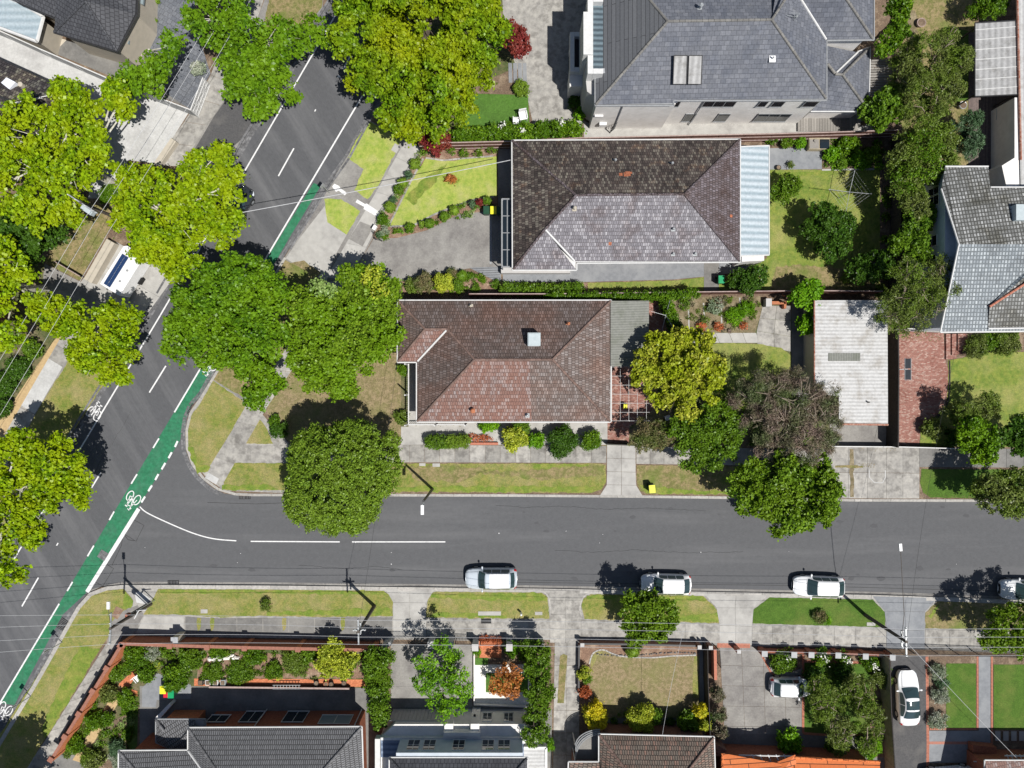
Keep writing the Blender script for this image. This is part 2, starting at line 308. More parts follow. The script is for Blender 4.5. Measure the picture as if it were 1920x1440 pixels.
# ------------------------------------------------------------------ object helpers
def tag(o, label=None, cat=None, group=None, kind=None):
    if label: o['label'] = label
    if cat: o['category'] = cat
    if group: o['group'] = group
    if kind: o['kind'] = kind
    return o
def thing(name, label, cat, loc, group=None, rotz=0):
    o = bpy.data.objects.new(name, None); C.objects.link(o); o.empty_display_size = .3
    o.location = loc; o.rotation_euler = (0, 0, rotz); return tag(o, label, cat, group)
def finish(me, name, mat, parent, base, local=False):
    o = bpy.data.objects.new(name, me); C.objects.link(o)
    if parent is not None: o.parent = parent
    elif base is not None: o.location = base
    mm = mat if isinstance(mat, (list, tuple)) else [mat]
    for x in mm: me.materials.append(MATS[x] if isinstance(x, str) else x)
    return o
def off_of(parent):
    if parent is None: return Vector((0, 0, 0))
    v = Vector(parent.location)
    if parent.parent is not None: v = v + off_of(parent.parent)
    return v
class MB:
    def __init__(s): s.v = []; s.f = []; s.m = []
    def add(s, vs, fs, mi=0):
        n = len(s.v); s.v += [tuple(x) for x in vs]; s.f += [tuple(i+n for i in f) for f in fs]; s.m += [mi]*len(fs)
    def poly(s, pts, mi=0): s.add(pts, [tuple(range(len(pts)))], mi)
    def prism(s, pts, z0, z1, mi=0, bottom=True):
        pts = [(p[0], p[1]) for p in pts]; a = sum(pts[i-1][0]*pts[i][1]-pts[i][0]*pts[i-1][1] for i in range(len(pts)))
        if a < 0: pts = pts[::-1]
        n = len(pts); vs = [(x, y, z0) for x, y in pts]+[(x, y, z1) for x, y in pts]
        fs = [(i, (i+1) % n, (i+1) % n+n, i+n) for i in range(n)]+[tuple(range(n, 2*n))]
        if bottom: fs.append(tuple(range(n-1, -1, -1)))
        s.add(vs, fs, mi)
    def box(s, c, size, rz=0, mi=0, tilt=None):
        x, y, z = (k/2 for k in size); R = Matrix.Rotation(rz, 3, 'Z')
        if tilt is not None: R = R @ tilt
        c = Vector(c)
        vs = [c+R @ Vector((a*x, b*y, d*z)) for d in (-1, 1) for a, b in ((-1, -1), (1, -1), (1, 1), (-1, 1))]
        s.add(vs, [(3, 2, 1, 0), (4, 5, 6, 7), (0, 1, 5, 4), (1, 2, 6, 5), (2, 3, 7, 6), (3, 0, 4, 7)], mi)
    def tube(s, pts, r, n=8, mi=0, caps=True):
        pts = [Vector(p) for p in pts]; rs = r if isinstance(r, (list, tuple)) else [r]*len(pts)
        vs = []; 
        for i, p in enumerate(pts):
            d = (pts[min(i+1, len(pts)-1)]-pts[max(i-1, 0)]).normalized()
            u = d.cross(Vector((0, 0, 1)));
            if u.length < .05: u = d.cross(Vector((1, 0, 0)))
            u.normalize(); w_ = d.cross(u)
            vs += [p+(u*math.cos(2*math.pi*k/n)+w_*math.sin(2*math.pi*k/n))*rs[i] for k in range(n)]
        fs = [(i*n+k, (i+1)*n+k, (i+1)*n+(k+1) % n, i*n+(k+1) % n) for i in range(len(pts)-1) for k in range(n)]
        if caps: fs += [tuple(range(n)), tuple(range((len(pts)-1)*n+n-1, (len(pts)-1)*n-1, -1))]
        s.add(vs, fs, mi)
    def cyl(s, c, r, h, n=16, mi=0, r2=None):
        c = Vector(c); r2 = r if r2 is None else r2
        vs = [c+Vector((math.cos(2*math.pi*k/n)*r, math.sin(2*math.pi*k/n)*r, 0)) for k in range(n)]
        vs += [c+Vector((math.cos(2*math.pi*k/n)*r2, math.sin(2*math.pi*k/n)*r2, h)) for k in range(n)]
        s.add(vs, [(k, (k+1) % n, (k+1) % n+n, k+n) for k in range(n)]+[tuple(range(n, 2*n)), tuple(range(n-1, -1, -1))], mi)
    def blob(s, c, r, n=14, m=8, mi=0, squash=1, jit=0, seed=0):
        rn = random.Random(seed); c = Vector(c); rr = r if isinstance(r, (list, tuple)) else (r, r, r*squash)
        vs = [c+Vector((0, 0, -rr[2]))]
        for i in range(1, m):
            a = -math.pi/2+math.pi*i/m
            for k in range(n):
                b = 2*math.pi*k/n; q = 1+rn.uniform(-jit, jit)
                vs.append(c+Vector((math.cos(a)*math.cos(b)*rr[0]*q, math.cos(a)*math.sin(b)*rr[1]*q, math.sin(a)*rr[2]*q)))
        vs.append(c+Vector((0, 0, rr[2]))); L = len(vs)-1
        fs = [(0, 1+(k+1) % n, 1+k) for k in range(n)]
        for i in range(m-2):
            fs += [(1+i*n+k, 1+i*n+(k+1) % n, 1+(i+1)*n+(k+1) % n, 1+(i+1)*n+k) for k in range(n)]
        fs += [(1+(m-2)*n+k, 1+(m-2)*n+(k+1) % n, L) for k in range(n)]
        s.add(vs, fs, mi)
    def each(s, name, mat, parent, **kw):
        par = list(range(len(s.v)))
        def fd(x):
            while par[x] != x: par[x] = par[par[x]]; x = par[x]
            return x
        for f in s.f:
            for k in f[1:]: par[fd(k)] = fd(f[0])
        g = {}
        for f in s.f: g.setdefault(fd(f[0]), []).append(f)
        out = []
        for fs in g.values():
            ids = sorted({k for f in fs for k in f}); mp = {k: i for i, k in enumerate(ids)}
            m = MB(); m.v = [s.v[k] for k in ids]; m.f = [tuple(mp[k] for k in f) for f in fs]; m.m = [0]*len(fs); out.append(m.build(name, mat, parent, **kw))
        return out[0]
    def build(s, name, mat, parent=None, smooth=False, label=None, cat=None, group=None, kind=None, uv=True, keep0=False):
        if parent is not None: base = off_of(parent)
        elif keep0: base = Vector((0, 0, 0))
        else:
            xs = [p[0] for p in s.v]; ys = [p[1] for p in s.v]; zs = [p[2] for p in s.v]
            base = Vector(((min(xs)+max(xs))/2, (min(ys)+max(ys))/2, min(zs)))
        me = bpy.data.meshes.new(name)
        me.from_pydata([(p[0]-base.x, p[1]-base.y, p[2]-base.z) for p in s.v], [], s.f)
        if any(s.m): me.polygons.foreach_set('material_index', s.m)
        if smooth: me.polygons.foreach_set('use_smooth', [True]*len(s.f))
        if uv:
            ul = me.uv_layers.new(name='UVMap').data
            for pl in me.polygons:
                n = pl.normal
                if abs(n.z) > .999: u, v = Vector((1, 0, 0)), Vector((0, 1, 0))
                else:
                    u = Vector((-n.y, n.x, 0)).normalized(); v = n.cross(u)
                for li in pl.loop_indices:
                    p = me.vertices[me.loops[li].vertex_index].co+base; ul[li].uv = (p.dot(u), p.dot(v))
        o = finish(me, name, mat, parent, base)
        return tag(o, label, cat, group, kind)
def jag_pts(pts, amt, step=.5, seed=1, closed=True):
    rn = random.Random(seed); out = []
    n = len(pts)
    for i in range(n if closed else n-1):
        a = Vector(pts[i][:2]); b = Vector(pts[(i+1) % n][:2]); k = max(1, int((b-a).length/step))
        d = (b-a); nn = Vector((-d.y, d.x)).normalized() if d.length else Vector((0, 0))
        for j in range(k):
            q = a+d*(j/k)
            if j: q = q+nn*rn.uniform(-amt, amt)
            out.append((q.x, q.y))
    return out
ZB = [0]
def zup(z): ZB[0] += 1; return z+ZB[0]*3e-5
def sheet(name, px, z, mat, jag=0, kind='structure', th=.003, label=None, cat=None, group=None, seed=1, world=False):
    """a thin flat sheet lying at height z, outlined in photo pixels"""
    pts = [(p[0], p[1]) for p in px] if world else [P(x, y, z)[:2] for x, y in px]
    if jag: pts = jag_pts(pts, jag, .3, seed+len(px))
    z = zup(z)
    mb = MB(); a = sum(pts[i-1][0]*pts[i][1]-pts[i][0]*pts[i-1][1] for i in range(len(pts)))
    if a < 0: pts = pts[::-1]
    mb.poly([(x, y, z) for x, y in pts])
    return mb.build(name, mat, kind=kind, label=label, cat=cat, group=group, keep0=True, uv=True)
def slabs(name, A, B, n, z, mat, gap=.012, kind='structure', m=1, **kw):
    """paving laid in n slabs between two pixel edges A and B (each a list of pixel points)"""
    def interp(pts, t):
        L = [0]
        for i in range(1, len(pts)): L.append(L[-1]+(pts[i]-pts[i-1]).length)
        d = t*L[-1]
        for i in range(1, len(pts)):
            if d <= L[i]+1e-9: return pts[i-1].lerp(pts[i], (d-L[i-1])/(L[i]-L[i-1]))
        return pts[-1]
    A = [P(*p, z).to_2d() for p in A]; B = [P(*p, z).to_2d() for p in B]; mb = MB(); z = zup(z)
    for i in range(n):
        for j in range(m):
            c = []
            for t, s_ in ((i/n, j/m), ((i+1)/n, j/m), ((i+1)/n, (j+1)/m), (i/n, (j+1)/m)):
                c.append(interp(A, t).lerp(interp(B, t), s_))
            ce = sum(c, Vector((0, 0)))/4
            c = [p+(ce-p).normalized()*gap*1.4 for p in c]
            ar = sum(c[k-1].x*c[k].y-c[k].x*c[k-1].y for k in range(4))
            if ar < 0: c = c[::-1]
            mb.poly([(p.x, p.y, z) for p in c])
    return mb.build(name, mat, kind=kind, keep0=True, **kw)
def inset(pts, d):
    pts = [Vector(p[:2]) for p in pts]; n = len(pts)
    a = sum(pts[i-1].x*pts[i].y-pts[i].x*pts[i-1].y for i in range(n))
    s = 1 if a > 0 else -1; out = []
    for i in range(n):
        e1 = (pts[i]-pts[i-1]).normalized(); e2 = (pts[(i+1) % n]-pts[i]).normalized()
        n1 = Vector((-e1.y, e1.x))*s; n2 = Vector((-e2.y, e2.x))*s
        q = (n1+n2); k = max(.35, q.dot(n1)); out.append(pts[i]+q*(d/k))
    return out
def strip(mb, pts, w_, z, mi=0):
    """painted line of width w_ through 2D points"""
    pts = [Vector(p[:2]) for p in pts]; Lf = []; Rt = []
    for i, p in enumerate(pts):
        d = (pts[min(i+1, len(pts)-1)]-pts[max(i-1, 0)]).normalized(); nn = Vector((-d.y, d.x))*w_/2
        Lf.append(p+nn); Rt.append(p-nn)
    for i in range(len(pts)-1):
        mb.add([(*Rt[i], z), (*Rt[i+1], z), (*Lf[i+1], z), (*Lf[i], z)], [(0, 1, 2, 3)], mi)
def line(name, px, width, z, mat, **kw):
    mb = MB(); strip(mb, [P(*p, z) for p in px], width, z); return mb.build(name, mat, kind='structure', keep0=True, **kw)
def curve(pts, n=6):
    """Catmull-Rom through pixel points"""
    out = []; q = [pts[0]]+list(pts)+[pts[-1]]
    for i in range(1, len(q)-2):
        p0, p1, p2, p3 = (np.array(q[j], float) for j in (i-1, i, i+1, i+2))
        for k in range(n):
            t = k/n; out.append(tuple(.5*((2*p1)+(p2-p0)*t+(2*p0-5*p1+4*p2-p3)*t*t+(3*p1-p0-3*p2+p3)*t**3)))
    out.append(tuple(pts[-1])); return out
# ------------------------------------------------------------------ the setting
def Q(pts, s=3, o=(0, 0)): return [(o[0]+x/s, o[1]+y/s) for x, y in pts]
mb = MB(); mb.poly([(-900, -900, -.02), (900, -900, -.02), (900, 900, -.02), (-900, 900, -.02)]); mb.build('ground', 'ground', kind='structure', keep0=True)
sheet('side_road', [(-800, -800), (2900, -800), (2900, 2300), (-800, 2300)], 0, 'asphalt')
sheet('main_road', [(760, -233), (607, 17), (470, 240), (310, 508), (147, 775), (-110, 1200), (-300, 1520), (-90, 1520), (25, 1337), (162, 1112), (258, 957), (345, 815), (397, 700), (533, 480), (693, 222), (828, 0), (970, -233)], .004, 'asphalt_road')
LN = [(970, -233), (828, 0), (693, 222), (653, 297), (613, 352), (533, 482), (397, 709), (379, 741), (360, 762), (351, 785), (347, 813), (349, 845), (358, 870), (373, 892), (395, 912), (420, 925), (450, 930), (523, 930), (960, 931), (1200, 933), (1440, 936), (1600, 940), (1920, 941), (2600, 950)]
LW = [(-340, 1530), (-110, 1158), (-30, 1060), (80, 900), (147, 790), (193, 716), (280, 577), (310, 525), (395, 372), (460, 254), (520, 160), (607, 17), (700, -133), (760, -233)]
LS = [(-80, 1520), (25, 1345), (60, 1287), (90, 1235), (120, 1180), (145, 1137), (165, 1113), (190, 1101), (233, 1097), (480, 1098), (730, 1101), (1010, 1104), (1200, 1108), (1480, 1113), (1640, 1116), (1920, 1126), (2600, 1146)]
def land(name, px, extra):
    pts = [P(x, y, G).to_2d() for x, y in px+extra]; mb = MB(); mb.prism(pts, -.1, G); return mb.build(name, 'soil', kind='structure', keep0=True)
land('north_block', LN, [(2600, -233)])
land('west_block', LW, [(-700, -233), (-700, 1530)])
land('south_block', LS, [(2600, 1700), (-200, 1700)])
def offs(px, d, z):
    pts = [P(*p, z).to_2d() for p in px]; out = []
    for i, p in enumerate(pts):
        t = (pts[min(i+1, len(pts)-1)]-pts[max(i-1, 0)]).normalized(); out.append(p+Vector((-t.y, t.x))*d)
    return out
def resample(pts, step):
    out = [pts[0]]; acc = 0
    for a, b in zip(pts[:-1], pts[1:]):
        L = (b-a).length; t = step-acc
        while t <= L: out.append(a.lerp(b, t/L)); t += step
        acc = (acc+L) % step
    return out
def strips(name, px, d0, d1, step, z, mat, th=.0, **kw):
    """blocks laid end to end between two offsets of a pixel polyline"""
    cl = resample([P(*p, z).to_2d() for p in px], step); mb = MB(); rn = random.Random(len(px))
    for i in range(len(cl)-1):
        t = (cl[i+1]-cl[i]).normalized(); nn = Vector((-t.y, t.x))
        a = cl[i]+t*.012; b = cl[i+1]-t*.012
        q = [a+nn*d0, b+nn*d0, b+nn*d1, a+nn*d1]
        if th: mb.prism(q, z-th, z+rn.uniform(-.004, .004), bottom=False)
        else:
            ar = sum(q[k-1].x*q[k].y-q[k].x*q[k-1].y for k in range(4)); q = q if ar > 0 else q[::-1]
            mb.poly([(p.x, p.y, z) for p in q])
    return mb.build(name, mat, kind='structure', keep0=True, **kw)
# kerbs (north: land lies left of the direction walked from top-left round the corner to the east)
strips('kerb', LN[5:], -.02, .2, 1.6, G+.03, 'kerb', th=.15)
strips('kerb', LN[:6], -.02, .16, 1.2, G+.03, 'bluestone', th=.15)
strips('kerb', LS, -.32, .02, 1.6, G+.03, 'kerb', th=.15)
strips('kerb', LW[3:], -.02, .16, 1.2, G+.03, 'bluestone', th=.15)
for px, sg, rows in ((LN[:12], -1, 2), (LN[11:16], -1, 2), (LS[:6], 1, 2), (LW[3:], -1, 3)):
    for r in range(rows):
        strips('gutter_stones', px, sg*(.03+r*.19), sg*(.2+r*.19), .42+.07*r, .013, 'bluestone')
strips('gutter', LS[6:], .03, .3, 3, .010, 'concrete_aged')
# ---- road paint
def dash(a, b, wd=.1, mat='white_paint', nm='lane_marking'): line(nm, [a, b], wd, .026, mat)
sheet('green_bicycle_lane', [(588, 343), (601, 349), (540, 450), (500, 520), (440, 615), (397, 702), (386, 722), (363, 757), (352, 774), (337, 827), (255, 957), (160, 1113), (118, 1152), (97, 1190), (62, 1255), (27, 1322), (0, 1318), (111, 1132), (205, 975), (333, 762), (388, 673), (460, 552), (503, 480)], .010, 'green_paint')
for a, b in (((700, -90), (632, 23)), ((632, 23), (465, 310)), ((465, 310), (300, 592)), ((300, 592), (63, 987)), ((63, 987), (-170, 1375))): dash(a, b, .12)
for a, b in (((522, 330), (551, 278)), ((280, 736), (311, 686)), ((158, 937), (189, 886)), ((41, 1137), (72, 1083)), ((402, 532), (430, 484)), ((643, 130), (672, 78))): dash(a, b, .12)
dash((590, 209), (592, 205)); dash((106, 1023), (109, 1018))
dash((780, 10), (697, 150), .12); dash((697, 150), (327, 773), .13)
for a, b in (((298, 822), (287, 840)), ((257, 889), (246, 907)), ((214, 959), (205, 975)), ((176, 1023), (164, 1043)), ((136, 1091), (126, 1108))): dash(a, b, .13)
dash((111, 1132), (0, 1318), .13); dash((0, 1318), (-60, 1418), .13)
for a, b in (((333, 827), (328, 838)), ((322, 848), (316, 859)), ((310, 868), (303, 880)), ((297, 889), (291, 900)), ((285, 910), (278, 921)), ((272, 931), (265, 942))): dash(a, b, .17)
dash((260, 954), (163, 1110), .34)
line('holding_line', curve([(262, 950), (275, 961), (310, 978), (360, 999), (400, 1010), (443, 1014)]), .1, .026, 'white_paint')
dash((470, 1015), (637, 1016), .1); dash((660, 1016), (835, 1016), .1)
sheet('arrow_marking', Q([(428, 1050), (440, 1033), (468, 1046), (474, 1058), (512, 1085), (500, 1099), (465, 1072), (450, 1079)], 3, (480, 0)), G+.05, 'white_paint')
sheet('arrow_marking', Q([(560, 1138), (569, 1121), (614, 1148), (622, 1144), (706, 1200), (688, 1223), (604, 1175), (608, 1163)], 3, (480, 0)), G+.05, 'white_paint')
# bicycle symbols: two wheels, frame, handlebar, saddle
def bicycle_mark(px, py, ang, flip=1, L=1.9, wd=.72):
    mb = MB(); c = P(px, py); ca, sa = math.cos(ang), math.sin(ang)
    def W(x, y):   # x along lane, y across
        return (c.x+ca*x-sa*y*flip, c.y+sa*x+ca*y*flip)
    def st(pts, w_): strip(mb, [W(*p) for p in pts], w_, .028)
    for cy in (-wd*.5, wd*.5):
        R = [(-L*.22+math.cos(t*math.pi/12)*L*.24, cy+math.sin(t*math.pi/12)*wd*.36) for t in range(25)]
        st(R, .085)
    a, b, bb, hd = (-L*.22, -wd*.5), (-L*.22, wd*.5), (-L*.2, -.02), (L*.18, wd*.28)
    sd = (L*.2, -wd*.25)
    for s_ in ((a, bb), (bb, hd), (a, sd), (sd, bb), (sd, hd), (hd, b)): st(s_, .07)
    st([(L*.34, wd*.05), (L*.38, wd*.3), (L*.24, wd*.42)], .075); st([hd, (L*.36, wd*.3)], .07)
    st([(L*.27, -wd*.42), (L*.27, -wd*.1)], .1)
    for i in range(0): pass
    mb.build('bicycle_marking', 'white_paint', kind='structure', keep0=True)
bicycle_mark(181, 768, rad(58)); bicycle_mark(367, 456, rad(58)); bicycle_mark(246, 941, rad(238)); bicycle_mark(391, 690, rad(238)); bicycle_mark(6, 1336, rad(238))
for pts in ([(231, 1000), (255, 1015), (270, 985), (248, 973)], [(231, 1000), (240, 1012), (252, 1014)], [(186, 1050), (213, 1066), (193, 1099), (180, 1092)], [(230, 1002), (228, 1022), (210, 1060)]): line('road_seam', pts, .035, .014, 'tar_line')
line('road_seam', [(389, 942), (480, 945), (530, 943)], .03, .006, 'tar_line')
line('road_seam', [(880, 1091), (1500, 1098), (1920, 1110)], .03, .006, 'tar_line')
sheet('road_patch', [(1510, 985), (1925, 999), (1925, 1040), (1600, 1030)], .004, 'asphalt')
# ---- north block surfaces
L1, L2, L3, L4 = G+.004, G+.016, G+.028, G+.040
sheet('verge', [(693, 226), (760, 262), (792, 278), (655, 527), (485, 775), (397, 711), (533, 484), (613, 354)], L1, 'concrete_aged')
sheet('verge_lawn', Q([(635, 682), (820, 780), (790, 845), (690, 1040), (628, 1120), (552, 1070), (605, 950), (515, 890), (560, 790)], 3, (480, 0)), L2, 'lawn_bright', jag=.05)
sheet('verge_lawn', Q([(383, 1118), (480, 1120), (586, 1187), (510, 1320), (402, 1250)], 3, (480, 0)), L2, 'lawn_bright', jag=.05)
sheet('driveway_apron', [(609, 386), (614, 417), (650, 440), (625, 485), (612, 528), (560, 500), (536, 484), (563, 445)], L2, 'concrete_light')
slabs('footpath', [(760, 262), (727, 322), (690, 385), (612, 520)], [(792, 279), (755, 340), (718, 402), (655, 527)], 8, L3, 'concrete_light')
sheet('concrete_patch', [(654, 448), (675, 415), (700, 425), (680, 462)], L4, 'concrete_aged')
sheet('straw_patch', [(540, 495), (570, 488), (602, 512), (560, 560), (500, 560)], L2, 'lawn_straw', jag=.06)
sheet('verge_lawn', [(533, 486), (560, 500), (612, 528), (480, 760), (399, 711), (470, 590)], L2+.001, 'lawn_dry', jag=.05)
sheet('driveway', [(655, 527), (700, 448), (745, 446), (800, 432), (860, 402), (905, 397), (945, 397), (945, 503), (880, 503), (800, 517), (757, 527)], L2, 'concrete_aged')
sheet('driveway_threshold', [(918, 400), (922, 400), (922, 495), (918, 495)], L3, 'trim_grey')
sheet('garden_bed', [(785, 272), (932, 276), (932, 398), (873, 400), (813, 425), (760, 447), (700, 447), (698, 436), (713, 393), (780, 293)], L1+.002, 'mulch')
sheet('front_lawn', Q([(955, 890), (1040, 902), (1110, 905), (1160, 895), (1355, 880), (1357, 1105), (1220, 1122), (1110, 1160), (1000, 1205), (880, 1268), (750, 1275), (745, 1262), (880, 1010)], 3, (480, 0)), L3, 'lawn_bright', jag=.04)
sheet('bare_ground', [(934, 270), (962, 270), (962, 400), (934, 400)], L2, 'concrete_aged')
strips('lawn_edging', [(794, 297), (768, 345), (729, 424), (773, 423), (813, 402), (850, 387), (887, 374), (932, 368)], -.1, .06, .4, L4, 'concrete', th=.05)
strips('lawn_edging', [(798, 296), (830, 301), (870, 297), (932, 292)], -.06, .08, .4, L4, 'concrete', th=.05)
slabs('footpath', [(612, 527), (545, 640), (464, 760), (383, 890)], [(655, 528), (580, 645), (498, 768), (420, 904)], 11, L3, 'concrete')
slabs('footpath', [(428, 834), (480, 836), (540, 835)], [(418, 862), (480, 866), (540, 867)], 4, L3, 'concrete')
sheet('tactile_pad', Q([(1170, 1217), (1232, 1253), (1215, 1286), (1152, 1248)], 3, (0, 480)), L4, 'concrete_white')
sheet('verge', [(385, 893), (352, 850), (350, 790), (380, 745), (399, 712), (490, 775), (545, 835), (545, 925), (420, 920)], L1, 'concrete')
sheet('verge_lawn', [(399, 713), (463, 757), (395, 877), (370, 889), (353, 850), (351, 815), (355, 785), (380, 748)], L2, 'lawn', jag=.04)
sheet('verge_lawn', [(480, 778), (498, 800), (512, 832), (456, 832)], L2, 'lawn', jag=.04)
sheet('verge_lawn', [(430, 868), (760, 869), (1122, 869), (1136, 872), (1136, 905), (1128, 918), (1110, 924), (850, 923), (523, 919), (416, 919)], L2, 'lawn', jag=.04)
sheet('front_yard', [(600, 530), (757, 552), (757, 800), (752, 826), (700, 830), (545, 833), (512, 795), (500, 768)], L2, 'lawn_straw', jag=.06)
slabs('footpath', [(540, 834), (750, 834), (1137, 836)], [(540, 866), (750, 867), (1137, 868)], 21, L3, 'concrete')
slabs('driveway_crossing', [(1138, 834), (1138, 908), (1124, 930)], [(1192, 836), (1192, 908), (1206, 931)], 4, L3, 'concrete_light', m=2)
slabs('footpath', [(1193, 837), (1557, 842)], [(1193, 870), (1557, 875)], 14, L3, 'concrete')
sheet('verge_lawn', [(1194, 872), (1300, 873), (1555, 877), (1555, 930), (1330, 927), (1212, 926), (1200, 920), (1194, 905)], L2, 'lawn_dry', jag=.04)
slabs('driveway_crossing', [(1556, 838), (1556, 934)], [(1662, 838), (1662, 935)], 2, L3, 'concrete', m=3)
slabs('driveway_crossing', [(1662, 838), (1662, 935)], [(1724, 840), (1724, 935)], 2, L3, 'concrete', m=2)
sheet('weedy_joint', [(1593, 842), (1600, 842), (1601, 932), (1594, 932)], L4, 'dead_grass', jag=.06)
sheet('weedy_joint', [(1566, 873), (1618, 873), (1618, 877), (1566, 877)], L4, 'lawn_dry', jag=.05)
slabs('footpath', [(1724, 838), (1930, 842), (2050, 845)], [(1724, 876), (1930, 877), (2050, 880)], 10, L3, 'concrete_dark')
sheet('verge_lawn', [(1728, 879), (2050, 882), (2050, 937), (1745, 933), (1731, 924), (1725, 905)], L2, 'lawn_lush', jag=.03)
sheet('side_path', [(943, 498), (1080, 503), (1080, 488), (1420, 484), (1405, 500), (1325, 518), (1262, 524), (1080, 529), (943, 529)], L2, 'bluegrey_paving')
sheet('side_yard', [(1100, 530), (1262, 526), (1325, 519), (1440, 515), (1440, 546), (1100, 546)], L1+.001, 'lawn_mid', jag=.03)
sheet('garden_bed', [(755, 529), (880, 508), (944, 530), (1102, 530), (1102, 549), (755, 549)], L1+.002, 'mulch')
sheet('slate_wedge', [(880, 502), (938, 500), (940, 527), (925, 525), (905, 515)], L3, 'bluegrey_paving')
for a in range(6):
    t = a/5; line('paving_joint', [(938, 502+t*22), (884+t*38, 504+t*20)], .03, L4, 'tar_line')
sheet('shade_path', [(1320, 492), (1348, 492), (1348, 546), (1320, 546)], L3, 'concrete_dark')
sheet('side_path', [(1349, 490), (1405, 490), (1407, 505), (1349, 516)], L3, 'bluegrey_paving')
sheet('back_lawn', [(1438, 318), (1650, 318), (1655, 546), (1430, 546), (1400, 520), (1405, 492), (1438, 484)], L2, 'lawn_mid', jag=.05)
sheet('dry_patch', [(1455, 500), (1500, 495), (1560, 500), (1640, 510), (1650, 545), (1445, 546)], L3, 'lawn_dry', jag=.15)
sheet('patio', [(1438, 278), (1541, 276), (1541, 317), (1438, 318)], L3, 'bluegrey_paving')
sheet('garden_bed', [(1438, 258), (1690, 248), (1690, 318), (1543, 318), (1541, 276), (1438, 278)], L2, 'soil')
sheet('bed_edging', [(1541, 317), (1640, 315), (1640, 319), (1541, 320)], L4, 'concrete_light')
sheet('boundary_strip', [(1650, 250), (1700, 250), (1700, 560), (1650, 560)], L3, 'soil')
sheet('lane', [(1200, 547), (1700, 547), (1700, 565), (1200, 563)], L2, 'soil')
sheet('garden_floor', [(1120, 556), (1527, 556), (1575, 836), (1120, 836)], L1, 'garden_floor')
sheet('flower_bed', [(1240, 556), (1430, 556), (1427, 590), (1416, 624), (1300, 624), (1262, 605)], L2, 'dead_grass', jag=.04)
for x0, y0, x1, y1 in ((1291, 580, 1292, 622), (1319, 568, 1321, 600), (1353, 560, 1353, 606), (1387, 558, 1388, 590)): line('bed_divider', [(x0, y0), (x1, y1)], .12, L3, 'concrete_light')
slabs('garden_path', [(1290, 624), (1418, 624)], [(1300, 643), (1424, 643)], 5, L3, 'concrete_light')
slabs('courtyard', [(1430, 573), (1418, 624), (1420, 645)], [(1483, 573), (1483, 624), (1484, 660)], 3, L3, 'concrete', m=2)
sheet('courtyard', [(1484, 560), (1528, 560), (1528, 745), (1484, 760)], L2, 'concrete_dark')
sheet('back_lawn', [(1320, 646), (1360, 643), (1424, 645), (1465, 652), (1484, 668), (1484, 770), (1320, 770)], L3, 'lawn_mid', jag=.04)
sheet('brick_paving', [(1140, 680), (1222, 680), (1222, 775), (1180, 800), (1180, 830), (1138, 830)], L2, 'brick_paving')
sheet('brick_paving', [(1214, 563), (1236, 563), (1252, 620), (1214, 625)], L2, 'brick_paving')
sheet('garden_dirt', [(1222, 680), (1262, 740), (1260, 800), (1185, 800), (1222, 770)], L2, 'lawn_straw', jag=.1)
sheet('front_path', [(752, 792), (1139, 790), (1139, 834), (752, 834)], L2, 'concrete_light')
sheet('garden_bed', [(752, 676), (766, 676), (766, 800), (752, 800)], L3, 'garden_floor')
sheet('shed_apron', [(1556, 790), (1668, 790), (1668, 838), (1556, 838)], L2, 'concrete_aged')
sheet('brick_courtyard', Q([(735, 415), (985, 420), (1000, 600), (1015, 640), (1010, 780), (980, 870), (920, 915), (860, 950), (850, 1060), (735, 1060)], 3, (1440, 480)), L2, 'brick_paving')
sheet('front_lawn', [(1778, 676), (1860, 660), (2050, 660), (2050, 838), (1725, 838), (1727, 797), (1758, 785), (1774, 765), (1778, 720)], L2+.001, 'lawn_mid', jag=.03)
strips('lawn_edging', curve([(1781, 676), (1780, 740), (1770, 770), (1740, 795), (1727, 800)]), -.05, .05, .8, L4+.04, 'timber_dark', th=.08)
sheet('side_strip', [(1664, 560), (1685, 560), (1685, 838), (1664, 838)], L1, 'garden_floor')
sheet('driveway', [(930, -233), (1180, -233), (1180, 240), (1000, 235), (985, 165), (968, 125), (945, 60)], L1, 'concrete')
sheet('side_path', [(1100, 225), (1640, 215), (1640, 252), (1085, 262), (990, 250), (990, 232)], L2, 'concrete_light')
sheet('artificial_lawn', [(860, 175), (990, 178), (993, 245), (860, 245)], L3, 'lawn_fake')
sheet('hedge_bed', [(790, 240), (1095, 232), (1095, 272), (790, 272)], L4, 'soil')
sheet('planting_bed', [(1068, 162), (1112, 162), (1108, 233), (1075, 215), (1068, 190)], L3, 'soil')
sheet('front_garden', [(640, -233), (930, -233), (945, 60), (968, 125), (860, 178), (860, 240), (790, 276), (700, 226), (828, 6), (900, -110)], L1, 'garden_floor')
for i in range(4): sheet('stepping_stone', [(953+i*9, 118), (960+i*9, 118), (961+i*9, 155), (954+i*9, 155)], L4, 'bluegrey_paving')
sheet('back_lawn', [(1690, -233), (1830, -233), (1830, 310), (1690, 310)], L1, 'lawn_dry', jag=.05)
sheet('lush_patch', [(1770, 50), (1818, 60), (1818, 190), (1790, 190)], L2, 'lawn_lush', jag=.1)
sheet('sandy_patch', [(1695, 20), (1715, 20), (1722, 60), (1700, 75)], L2, 'dead_grass', jag=.15)
sheet('neighbour_yard', [(1828, -233), (2300, -233), (2300, 660), (1780, 660), (1740, 620), (1700, 560), (1700, 310), (1828, 310)], L1, 'soil')
sheet('neighbour_yard', [(2050, 660), (2300, 660), (2300, 940), (2050, 940)], L1, 'lawn_dry')
slabs('deck', [(1816, 60), (1816, 325)], [(1910, 60), (1910, 325)], 1, L3, 'deck_boards', m=34, gap=.008)
